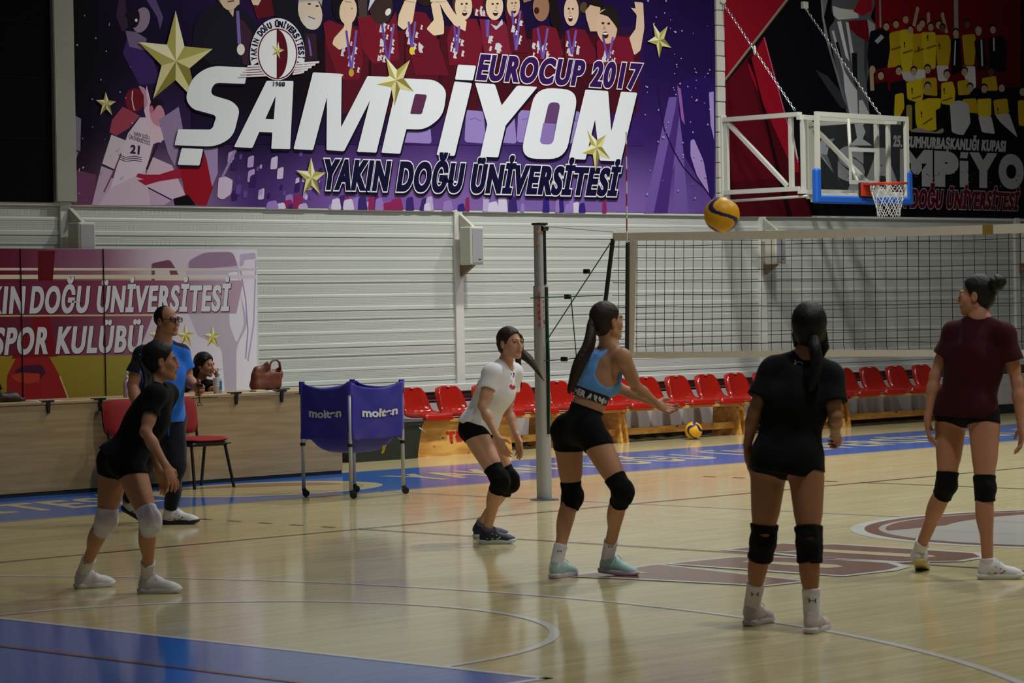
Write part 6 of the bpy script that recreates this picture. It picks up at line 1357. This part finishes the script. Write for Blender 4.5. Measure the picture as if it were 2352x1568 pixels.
def coach():
    J = J3(head=(383, 737, 21.62), neck=(373, 783, 21.66), shR=(328, 814, 21.56), shL=(415, 811, 21.76), elR=(305, 884, 21.52), wrR=(318, 952, 21.40), elL=(432, 872, 21.78), wrL=(448, 888, 21.56),
           hipR=(352, 966, 21.62), hipL=(392, 965, 21.74), knR=(330, 1072, 21.85), knL=(404, 1072, 21.62), anR=(294, 1160, 22.02), anL=(389, 1181, 21.66))
    J.update(hdR=dirv(.2, -1, -.2), hnR=dirv(.5, 0, .5), htR=dirv(.6, 0, -.6), cuR=.7, hdL=dirv(.62, -.25, -.6), hnL=dirv(-.5, -.3, -.4), htL=dirv(.1, 1, -.1), cuL=1.25, toeR=0, toeL=0); feet(J, L=(fl(373, 1204), dirv(1, 0, -.08), .285, 0), R=(fl(272, 1200), dirv(.95, 0, -.25), .28, .5))
    p = person('man with glasses in a bright blue tee and dark trousers, standing by the desk', J, dirv(.55, 0, -.8), dirv(.8, .05, -.6), (172, 120, 96), (30, 26, 26), sc=1.03, male=True, heavy=1.0)
    t = p['t']; L = p['L']; hair_cap(p, bald=True, plane=(1, .12, .026)); R = p['RHd']; g = p['g']
    BLUE = cloth('sport_blue', (38, 112, 224)); NAVY = cloth('navy_cloth', (18, 20, 38))
    v, f, o = tee(p, BLUE, hem=-.005, sl=.62, sr=.070, ease=.02, flare=1.02, neck=.072, wr=(.004, 30, 11))
    # navy shoulder panels: the part of the tee above the yoke line and down the outer right sleeve
    outd = nrm(nv(J['shR'])-nv(J['shL'])); bv = nv(v); Q = f; fc = bv[Q].mean(1); nx = np.cross(bv[Q[:, 1]]-bv[Q[:, 0]], bv[Q[:, 2]]-bv[Q[:, 0]]); nx /= np.linalg.norm(nx, axis=1)[:, None]+1e-12
    shR, shL = nv(J['shR']), nv(J['shL']); arm = nrm(nv(J['elR'])-shR)
    a = (fc-shR)@outd; n1 = nrm(outd*.45+nv([0, 0, .9])); h1 = (fc-shR)@n1; side = nrm(outd-arm*(outd@arm)); dn = (fc-shR)@arm
    selR = ((a > -.095) & (h1 > .030) & (dn < .12)) | ((dn > .02) & ((fc-shR)@side > .022) & (a > -.01))
    b = -(fc-shL)@outd; selL = (b > -.090) & ((fc-shL)@nrm(-outd*.35+nv([0, 0, .95])) > .036)
    o.data.materials.append(NAVY); o.data.polygons.foreach_set('material_index', (selR | selL).astype(np.int32))
    # trousers
    S = Solid(); P, up, RH = p['P'], p['up'], p['RH']; S.el(P+up*.03, (.178, .136, .14), RH, .05); S.el(P-p['fH']*.03, (.165, .11, .12), RH, .05)
    for sd in 'LR':
        hp, kn, an = J['hip'+sd], J['kn'+sd], J['an'+sd]; S.rc(hp+p['fH']*.012, kn, .112, .080, .05).rc(kn, lerp(kn, an, .55), .074, .064, .03).rc(lerp(kn, an, .5), lerp(kn, an, 1.0), .064, .047, .02, clip=[(lerp(kn, an, .96), an-kn)])
    v3, f3 = S.mesh(.0075, clip=[(P+up*.12, up)], wrinkle=(.005, 28, 21)); mesh_obj('trousers', v3, f3, NAVY, t, True, world=True)
    mb = MB(); a = at(388, 962, 21.54); b = at(387, 1000, 21.52); mb.tube([a, (a+b)/2+nv([.0, .0, .005]), b], .006, 8); mb.build('drawstring', mat('cord_blue', (40, 70, 190), .6), t, world=True)
    SB = mat('sole_navy', (30, 30, 44), .5); AC = mat('shoe_black_trim', (24, 24, 30), .5)
    shoes(t, J, SHOE_W, SB, AC, LACE_W)
    # glasses
    FR = mat('glasses_black', (14, 14, 16), .3); mb = MB()
    for sx in (-1, 1):
        pts = [L(sx*.034+.0255*math.copysign(abs(math.cos(a))**.55, math.cos(a)), .101, .003+.0175*math.copysign(abs(math.sin(a))**.55, math.sin(a))) for a in np.linspace(0, 2*PI, 24, endpoint=False)]
        mb.tube(pts, .0034, 6, closed=True); mb.tube([L(sx*.058, .099, .008), L(sx*.074, .07, .010), L(sx*.079, -.002, .006), L(sx*.078, -.018, -.008)], .0028, 6)
    mb.tube([L(-.009, .103, .006), L(0, .106, .009), L(.009, .103, .006)], .003, 6); gl = mb.build('glasses', FR, t, world=True)
    gm = bpy.data.materials.new('lens_glass'); gm.use_nodes = True; bs = gm.node_tree.nodes['Principled BSDF']; bs.inputs['Base Color'].default_value = (.05, .05, .06, 1); bs.inputs['Alpha'].default_value = .35; bs.inputs['Roughness'].default_value = .08
    for sx in (-1, 1):
        mb = MB(); mb.poly([L(sx*.034+.024*math.copysign(abs(math.cos(a))**.55, math.cos(a)), .1005, .003+.016*math.copysign(abs(math.sin(a))**.55, math.sin(a))) for a in np.linspace(0, 2*PI, 24, endpoint=False)]); o = mb.build('lens', gm, None); o.parent = gl; o.data.transform(Matrix.LocRotScale(t.location, t.rotation_euler, None).inverted())
    # the whistle in his hand
    c = at(458, 886, 21.40); w_ = thing('whistle', 'small black hand whistle with a dangling cord, in the coach\'s hand', 'whistle', tuple(c))
    mb = MB(); mb.tube([c-R_*.022, c+R_*.022], .014, 14); mb.bbox(c+R_*.02-.008, c+R_*.02+.008, .003); mb.build('barrel', mat('whistle_black', (14, 14, 16), .25), w_, world=True)
    mb = MB(); mb.tube([c-R_*.01-nv([0, 0, .012]), c+nv([0, 0, -.07])-R_*.005, c+nv([0, 0, -.12])+R_*.0, c+nv([0, 0, -.145])+R_*.02, c+nv([0, 0, -.15])-R_*.02, c+nv([0, 0, -.12])-R_*.004], .004, 6); mb.build('cord', mat('cord_dark', (26, 24, 26), .6), w_, world=True)

def seated():
    J = J3(head=(470, 838, 28.10), neck=(461, 874, 28.16), shR=(437, 890, 28.12), shL=(484, 888, 28.06), elR=(444, 930, 27.85), wrR=(440, 905, 27.66), elL=(493, 908, 27.82), wrL=(499, 868, 27.90),
           hipR=(448, 990, 28.35), hipL=(482, 990, 28.28), knR=(462, 992, 27.90), knL=(496, 990, 27.86), anR=(460, 1083, 27.96), anL=(494, 1083, 27.92))
    J.update(hdR=dirv(.6, -.1, -.3), hnR=dirv(0, -1, 0), htR=dirv(.3, 0, .5), cuR=.4, hdL=dirv(-.10, .95, .05), hnL=dirv(-1, 0, .25), htL=dirv(-.2, .2, .9), cuL=1.45, toeR=0, toeL=0); feet(J, R=(np.array(tuple(at(460, 1083, 28.0)[:2])+(0,)), dirv(.4, 0, -.9), .25, 0), L=(np.array(tuple(at(494, 1083, 27.96)[:2])+(0,)), dirv(.4, 0, -.9), .25, 0))
    p = person('person in black top seated behind the desk, resting chin on one hand', J, dirv(.45, 0, -.88), dirv(.86, -.05, -.5), (178, 130, 104), (22, 18, 18), sc=1.0, bust=True)
    t = p['t']; L = p['L']; hair_cap(p, thick=.008, plane=(1, -.62, .028), strands=[([L(-.06, -.05, -.03), L(-.075, -.06, -.085), L(-.06, -.075, -.12)], [.035, .035, .02]), ([L(.05, -.07, -.03), L(.055, -.08, -.09), L(.03, -.09, -.12)], [.035, .03, .02]), ([L(.02, .075, .085), L(.07, .05, .06), L(.082, .015, .01)], [.016, .016, .01])], seed=9)
    tee(p, BLACK_T, hem=-.02, sl=.35, neck=.075); 
    S = Solid(); P, up, RH = p['P'], p['up'], p['RH']; S.el(P, (.165, .115, .13), RH, .04)
    for sd in 'LR': S.rc(J['hip'+sd], J['kn'+sd], .092, .066, .04).rc(J['kn'+sd], J['an'+sd], .062, .046, .03)
    v3, f3 = S.mesh(.009, clip=[(P+up*.10, up)]); mesh_obj('trousers', v3, f3, cloth('dark_trousers', (24, 24, 30)), t, True, world=True)
    shoes(t, J, mat('shoe_dark', (30, 30, 34), .5), SOLE_W, None, None)
    mb = MB(); a = lerp(J['wrL'], J['elL'], .12); ax = nrm(J['elL']-J['wrL']); s1 = nrm(np.cross(ax, A_)); s2 = np.cross(ax, s1); mb.tube([a+.029*(s1*math.cos(w_)+s2*math.sin(w_)) for w_ in np.linspace(0, 2*PI, 18, endpoint=False)], .006, 6, closed=True); mb.build('bracelet', mat('bracelet_pale', (206, 206, 210), .4), t, True, world=True)

def girl_white_tee():
    J = J3(head=(1172, 788, 19.40), neck=(1160, 838, 19.46), shR=(1131, 854, 19.28), shL=(1180, 854, 19.60), elR=(1108, 932, 19.20), wrR=(1143, 1005, 19.12), elL=(1166, 938, 19.60), wrL=(1188, 1003, 19.50),
           hipR=(1086, 988, 19.38), hipL=(1107, 986, 19.60), knR=(1148, 1103, 19.22), knL=(1171, 1105, 19.60), anR=(1127, 1226, 19.35), anL=(1107, 1213, 19.76))
    J.update(hdR=dirv(.42, -.9, -.1), hnR=dirv(.5, .1, .6), htR=dirv(.65, .1, -.4), cuR=.35, hdL=dirv(.2, -1, -.05), hnL=dirv(-.6, 0, -.4), htL=dirv(.5, 0, -.7), cuL=.35, toeR=0, toeL=0); feet(J, R=(fl(1101, 1249), dirv(1, 0, -.06), .25, 0), L=(fl(1087, 1236), dirv(1, 0, .05), .25, 0))
    p = person('girl in white tee and black knee pads, crouching left of the net post', J, dirv(.8, -.15, -.6), dirv(.68, .06, -.73), (196, 148, 122), (48, 36, 30), sc=.97, head_sc=.98)
    t = p['t']; L = p['L']; hair_cap(p, plane=(1, -.62, .026), strands=[([L(-.062, .052, .052), L(-.074, .056, .02), L(-.074, .052, -.04), L(-.062, .064, -.085)], [.008, .005, .0045, .002])], seed=6)
    pony(p, [L(.01, -.105, .0), at(1194, 812, 19.66), at(1218, 830, 19.66), at(1242, 864, 19.62)], [.026, .034, .026, .008], seed=5); pony(p, [at(1190, 812, 19.64), at(1192, 840, 19.62), at(1197, 880, 19.6)], [.022, .018, .006], 'loose_hair', seed=8)
    v, f, o = tee(p, cloth('white_cotton', (236, 234, 242)), hem=.015, sl=.52, sr=.068, flare=1.02, ease=.018, wr=(.005, 32, 15))
    RED = mat('print_red', (196, 34, 60), .6); NV = mat('print_navy', (46, 50, 84), .6); c = at(1178, 884, 19.4); rr = dirv(.72, 0, .35)
    ring = [(.038*math.cos(a), .030*math.sin(a)) for a in np.linspace(-PI*.98, .25, 16)]+[(.015*math.cos(a), .015*math.sin(a)+.010) for a in np.linspace(.25, -PI*.98, 16)]
    decal(t, v, f, [(ring, [[i, i+1, 30-i, 31-i] for i in range(15)])], c, dirv(-.25, 0, 1), rr, (0, 0, 1), RED, 'chest_print')
    decal(t, v, f, [([(-.016, .022), (.030, .022), (.030, .085), (-.016, .085), (.006, .05)], [[0, 1, 4], [1, 2, 4], [2, 3, 4], [3, 0, 4]])], c, dirv(-.25, 0, 1), rr, (0, 0, 1), NV, 'chest_print')
    shorts(p, BLACK_S, cut=.16)
    for sd in 'RL': knee_pad(t, J['hip'+sd], J['kn'+sd], J['an'+sd], dirv(1, 0, -.35), .062, .055, PAD_B, .26, .22, seed=7)
    GS = cloth('grey_sock', (92, 92, 108)); SN = mat('shoe_navy', (34, 34, 66), .55, bump=(260, .2)); SO = mat('sole_pale_green', (186, 202, 200), .5); LM = mat('lime_stripe', (196, 214, 110), .5)
    for sd in 'RL': tube_sock(t, J['an'+sd], J['kn'+sd], .036, .08, GS)
    shoes(t, J, SN, SO, LM, SN)

def girl_blue_top():
    J = J3(head=(1394, 738, 16.82), neck=(1401, 795, 16.84), shR=(1431, 820, 16.69), shL=(1352, 824, 16.94), elR=(1461, 888, 16.86), wrR=(1508, 926, 16.98), elL=(1425, 893, 17.08), wrL=(1503, 925, 17.08),
           hipR=(1355, 990, 16.72), hipL=(1302, 993, 16.92), knR=(1429, 1127, 16.60), knL=(1314, 1140, 16.96), anR=(1407, 1298, 16.74), anL=(1283, 1296, 16.90))
    J.update(hdR=dirv(.8, -.45, .4), hnR=dirv(-.3, .6, -.4), htR=dirv(0, .6, .5), cuR=.75, hdL=dirv(.85, -.4, .3), hnL=dirv(-.2, .7, .4), htL=dirv(0, .5, -.5), cuL=.5, toeR=0, toeL=0); feet(J, R=(fl(1376, 1321), dirv(1, 0, -.45), .25, .10), L=(fl(1268, 1329), dirv(.55, 0, .8), .25, 0))
    p = person('girl in light blue cropped top and black shorts, arms reaching out beside the net post', J, dirv(.6, -.1, .8), dirv(.80, .08, .58), (178, 130, 100), (44, 31, 26), sc=.99)
    t = p['t']; L = p['L']; hair_cap(p, plane=(1, -.62, .022), seed=12)
    pony(p, [L(-.01, -.108, .008), at(1352, 790, 16.70), at(1327, 840, 16.66), at(1310, 892, 16.66)], [.028, .040, .036, .018], seed=13)
    # cropped racer-back top with a dark band
    BL = cloth('sky_blue_knit', (104, 160, 232)); J_, P, C, up, RS, RM, k = [p[q] for q in ('J', 'P', 'C', 'up', 'RS', 'RM', 'k')]; S = Solid(); e = .006; fS = p['fS']
    S.el(lerp(P, C, .74), (.136*k+e, .100*k+e, .15*k), RS, .04); S.el(lerp(P, C, .40), (.118*k+e, .083*k+e, .13*k), RM, .04)
    for sx in (-1, 1): S.el(lerp(P, C, .74)+RS[0]*sx*.062*k+fS*.068*k, nv([.054, .05, .056])*k+e, RS, .03)
    topc = lerp(P, C, .93)
    cl = [(lerp(P, C, .545), -up), (topc, up)]
    for sx in (-1, 1): cl.append((lerp(P, C, .80)+RS[0]*sx*.098, RS[0]*sx*.75+up*.62-fS*.28))
    v, f = S.mesh(.006, clip=cl, wrinkle=(.001, 60, 3)); mesh_obj('top', v, f, BL, t, True, world=True)
    S = Solid()
    for sx in (-1, 1): S.chain([lerp(P, C, .88)-fS*.085+RS[0]*sx*.012, lerp(P, C, 1.04)-fS*.070+RS[0]*sx*.022, J['neck']+RS[0]*sx*.052+up*.004, lerp(P, C, 1.0)+fS*.075+RS[0]*sx*.07, lerp(P, C, .84)+fS*.10+RS[0]*sx*.06], [.021, .020, .019, .018, .02], .02)
    S.el(lerp(P, C, .84)-fS*.082, (.06, .028, .075), RS, .03); S.el(J['neck']-fS*.036+up*.012, (.05, .028, .022), RS, .02); v2, f2 = S.mesh(.0055); mesh_obj('racer_strap', v2, f2, BL, t, True, world=True)
    S = Solid(); S.el(lerp(P, C, .74), (.136*k+.0085, .100*k+.0085, .15*k), RS, .04); S.el(lerp(P, C, .40), (.118*k+.0085, .083*k+.0085, .13*k), RM, .04); v, f = S.mesh(.0055, clip=[(lerp(P, C, .455), -up), (lerp(P, C, .588), up)]); mesh_obj('band', v, f, mat('band_navy', (20, 22, 34), .7), t, True, world=True)
    uv, ff = text_uv('UNDER ARMOUR', .05, 1.08); W_ = .40; dd = dirv(.12, 0, 1)
    decal(t, v, f, [(np.column_stack([(uv[:, 0]-.5)*W_, (uv[:, 1]-.5)*.040]), ff)], lerp(P, C, .522), dd, nrm(np.cross(dd, up)), up, LOGO_W, 'band_lettering')
    shorts(p, BLACK_S, top=.155, cut=.27)
    SH = mat('shoe_mint', (156, 190, 190), .55, bump=(260, .25)); SO = mat('sole_lilac', (200, 184, 204), .5)
    for sd, fw in (('R', dirv(1, 0, .2)), ('L', dirv(.8, 0, .6))):
        knee_pad(t, J['hip'+sd], J['kn'+sd], J['an'+sd], fw, .060, .054, PAD_B, .24, .19, seed=9); sv, sf, so = tube_sock(t, J['an'+sd], J['kn'+sd], .0375, .26, SOCK)
        decal(t, sv, sf, H_logo(.03, .012), lerp(J['an'+sd], J['kn'+sd], .17), A_, R_, (0, 0, 1), LOGO_D, 'sock_logo')
    shoes(t, J, SH, SO, None, SH)

def girl_black_tee():
    J = J3(head=(1858, 752, 14.06), neck=(1850, 815, 14.04), shR=(1908, 858, 13.99), shL=(1772, 850, 14.08), elR=(1918, 958, 13.92), wrR=(1918, 1000, 14.12), elL=(1733, 945, 14.04), wrL=(1717, 1022, 14.10),
           hipR=(1849, 1062, 13.96), hipL=(1766, 1060, 14.06), knR=(1859, 1250, 13.86), knL=(1753, 1243, 14.10), anR=(1865, 1418, 13.86), anL=(1728, 1402, 14.18))
    J.update(hdR=dirv(.35, -.35, .8), hnR=dirv(-.7, -.4, .2), htR=dirv(.0, .9, .2), cuR=1.3, hdL=dirv(-.02, -1, .1), hnL=dirv(.8, 0, .2), htL=dirv(.2, 0, 1), cuL=.45, toeR=0, toeL=0); feet(J, R=(fl(1857, 1456), dirv(.42, 0, .9), .25, 0), L=(fl(1716, 1438), dirv(.55, 0, .84), .25, 0))
    p = person('girl in black tee and black shorts seen from behind, white logo socks, right of centre', J, dirv(.1, 0, 1), dirv(.05, .22, .97), (150, 102, 74), (17, 15, 18), sc=1.0, head_sc=1.02)
    t = p['t']; L = p['L']; hair_cap(p, thick=.008, plane=(1, -.5, .03), strands=[([L(.06, -.03, -.03), L(.072, -.04, -.09), L(.066, -.05, -.135)], [.03, .022, .006]), ([L(-.06, -.03, -.03), L(-.07, -.02, -.09)], [.026, .006])], seed=17)
    pony(p, [L(.015, -.108, -.03), at(1872, 800, 13.90), at(1874, 836, 13.88), at(1864, 886, 13.88)], [.032, .034, .030, .014], seed=19)
    v, f, o = tee(p, BLACK_T, hem=-.062, sl=.66, sr=.070, flare=1.0, ease=.019, wr=(.005, 30, 25))
    decal(t, v, f, H_logo(.046, .022), at(1838, 831, 13.9), A_, R_, (0, 0, 1), mat('logo_grey', (150, 150, 156), .6), 'back_logo')
    shorts(p, BLACK_S, cut=.10)
    for sd in 'RL':
        knee_pad(t, J['hip'+sd], J['kn'+sd], J['an'+sd], dirv(.1, 0, 1), .064, .060, PAD_B, .22, .27, slit=True, seed=11); sv, sf, so = tube_sock(t, J['an'+sd], J['kn'+sd], .040, .36, SOCK)
        decal(t, sv, sf, H_logo(.044, .020), lerp(J['an'+sd], J['kn'+sd], .19), A_, R_, (0, 0, 1), LOGO_D, 'sock_logo')
    PK = mat('shoe_blush', (200, 186, 186), .55, bump=(200, .3)); AC = mat('shoe_rose_trim', (186, 140, 136), .5)
    shoes(t, J, PK, SOLE_W, AC, LACE_W)

def girl_maroon_tee():
    J = J3(head=(2243, 678, 16.55), neck=(2250, 728, 16.53), shR=(2308, 768, 16.44), shL=(2190, 763, 16.60), elR=(2336, 878, 16.42), wrR=(2345, 978, 16.38), elL=(2148, 862, 16.60), wrL=(2131, 960, 16.56),
           hipR=(2258, 948, 16.42), hipL=(2184, 944, 16.60), knR=(2262, 1122, 16.33), knL=(2175, 1112, 16.56), anR=(2264, 1302, 16.30), anL=(2117, 1282, 16.76))
    J.update(hdR=dirv(.05, -1, .0), hnR=dirv(-.8, 0, .1), htR=dirv(-.1, 0, 1), cuR=.5, hdL=dirv(-.02, -1, .05), hnL=dirv(.8, 0, .1), htL=dirv(.1, 0, 1), cuL=.55, toeR=0, toeL=0); feet(J, R=(fl(2246, 1330), dirv(1, 0, -.06), .26, 0), L=(fl(2110, 1316), dirv(.25, 0, 1), .26, .28))
    p = person('tall girl in maroon tee with hair bun, seen from behind at the right edge', J, dirv(-.05, 0, 1), dirv(-.93, .0, .38), (172, 122, 96), (24, 20, 20), sc=1.03, head_sc=.98)
    t = p['t']; L = p['L']; hair_cap(p, plane=(1, -.62, .022), seed=27); S = Solid(); b = at(2291, 650, 16.46); S.el(b, (.05, .05, .047), None, .01).el(b+R_*.01+nv([0, 0, .012]), .036, None, .01); S.chain([L(0, -.09, .03), b], [.04, .03]); v, f = S.mesh(.005, wrinkle=(.003, 120, 4)); mesh_obj('hair_bun', v, f, p['hm'], t, True, world=True)
    tee(p, cloth('maroon_cotton', (50, 5, 17), .03), hem=-.035, sl=.56, sr=.078, flare=1.0, ease=.024, wr=(.006, 26, 31), hem_tilt=(RT*.05))
    shorts(p, BLACK_S, cut=.13)
    for sd in 'RL': knee_pad(t, J['hip'+sd], J['kn'+sd], J['an'+sd], dirv(.5 if sd == 'R' else .1, 0, .8), .061, .056, PAD_B, .17, .17, seed=13)
    tube_sock(t, J['anL'], J['knL'], .037, .12, SOCK); tube_sock(t, J['anR'], J['knR'], .037, .06, SOCK)
    AC = mat('shoe_plum_trim', (128, 76, 84), .5)
    shoes(t, J, SHOE_W, SOLE_W, AC, LACE_W, L=dict(sole_m=mat('sole_gum', (190, 170, 110), .5)))

girl_white_pads(); coach(); seated(); girl_white_tee(); girl_blue_top(); girl_black_tee(); girl_maroon_tee()

# ------------------------------------------------------------------ things lying on the desk
def tote():
    t = thing('leather_tote', 'brown leather tote bag slouching on the desk, right of the seated person', 'bag', (.6, 10.2, .843)); LT = mat('tan_leather', (112, 58, 42), .45, noise=(12, .2), bump=(60, .3))
    c = at(583, 885, 27.9); c = nv([c[0], 10.2, .843]); S = Solid(); r, a, u = nrm([1, -.1, 0]), nrm([.1, 1, 0]), nv([0, 0, 1.0])
    W = lambda x, y, z: c+r*x+a*y+u*z
    S.rc(W(-.13, 0, .06), W(.10, 0, .06), .065, .06, .05).rc(W(-.13, 0, .14), W(.11, 0, .15), .06, .055, .05).rc(W(-.10, 0, .20), W(-.02, -.02, .24), .045, .035, .04).rc(W(.10, 0, .16), W(.135, 0, .21), .05, .02, .04); S.el(W(.085, -.03, .225), (.06, .05, .075), None, .012, sub=True)
    v, f = S.mesh(.006, clip=[(W(0, 0, .001), -u)], wrinkle=(.008, 30, 7)); mesh_obj('bag_body', v, f, LT, t, True, world=True)
    mb = MB(); mb.tube([W(-.01, -.03, .22), W(.03, -.035, .285), W(.085, -.03, .30), (W(.13, -.02, .27)), W(.15, -.01, .19)], [.011, .010, .010, .012, .014], 8); mb.build('handle', LT, t, True, world=True)
tote()
def slouch_bag():
    t = thing('dark_bag', 'dark brown soft bag slumped on the desk at the far left', 'bag', (-2.3, 10.2, .843)); LT = mat('dark_leather', (44, 24, 24), .5, noise=(12, .2), bump=(60, .3)); S = Solid(); c = nv([-2.32, 10.15, .843])
    S.rc(c+[-.35, 0, .05], c+[.28, .0, .035], .07, .05, .05).rc(c+[-.12, 0, .08], c+[.06, 0, .10], .07, .06, .05).rc(c+[.2, -.02, .02], c+[.36, -.05, .015], .035, .015, .03)
    v, f = S.mesh(.007, clip=[(c+[0, 0, .001], (0, 0, -1))], wrinkle=(.008, 28, 5)); mesh_obj('bag_body', v, f, LT, t, True, world=True)
    mb = MB(); mb.tube([c+[-.05, -.03, .15], c+[.0, -.05, .19], c+[.08, -.05, .18], c+[.12, -.03, .12]], .012, 8); mb.build('handle', LT, t, True, world=True)
slouch_bag()
def bottle(loc, label, body, band, pump=True):
    t = thing('pump_bottle', label, 'bottle', loc); mb = MB(); mb.lathe([(.030, 0), (.034, .006), (.034, .13), (.028, .15), (.013, .165), (.013, .178)], 24); mb.build('bottle_body', body, t, True)
    mb = MB(); mb.lathe([(.0348, .035), (.0352, .04), (.0352, .115), (.0348, .12)], 24); mb.build('label_band', band, t, True)
    mb = MB(); mb.lathe([(.016, .176), (.016, .195), (.006, .2), (.006, .225), (.011, .228), (.011, .24)], 16); mb.tube([(0, 0, .236), (.045, 0, .232)], .006, 8); mb.build('pump', mat('pump_white', (196, 196, 204), .4), t, True)
bottle((.215, 10.0, .843), 'clear pump bottle with a blue label on the desk beside the seated person', mat('bottle_clear', (176, 186, 196), .2, alpha=.8), mat('label_blue', (44, 112, 150), .5))
bottle((-.88, 10.0, .843), 'pale lilac bottle on the desk, left behind the coach', mat('bottle_lilac', (196, 180, 204), .35), mat('label_lilac', (186, 168, 196), .5))
def cups():
    t = thing('paper_cups', 'stack of white paper cups on the desk before the pump bottle', 'cup stack', (.13, 9.93, .843))
    for i in range(5): mb = MB(); mb.lathe([(.024, .0+.018*i), (.031, .075+.018*i), (.033, .077+.018*i), (.031, .079+.018*i)], 20); mb.build('cup', mat('cup_white', (214, 210, 216), .6), t, True)
cups()
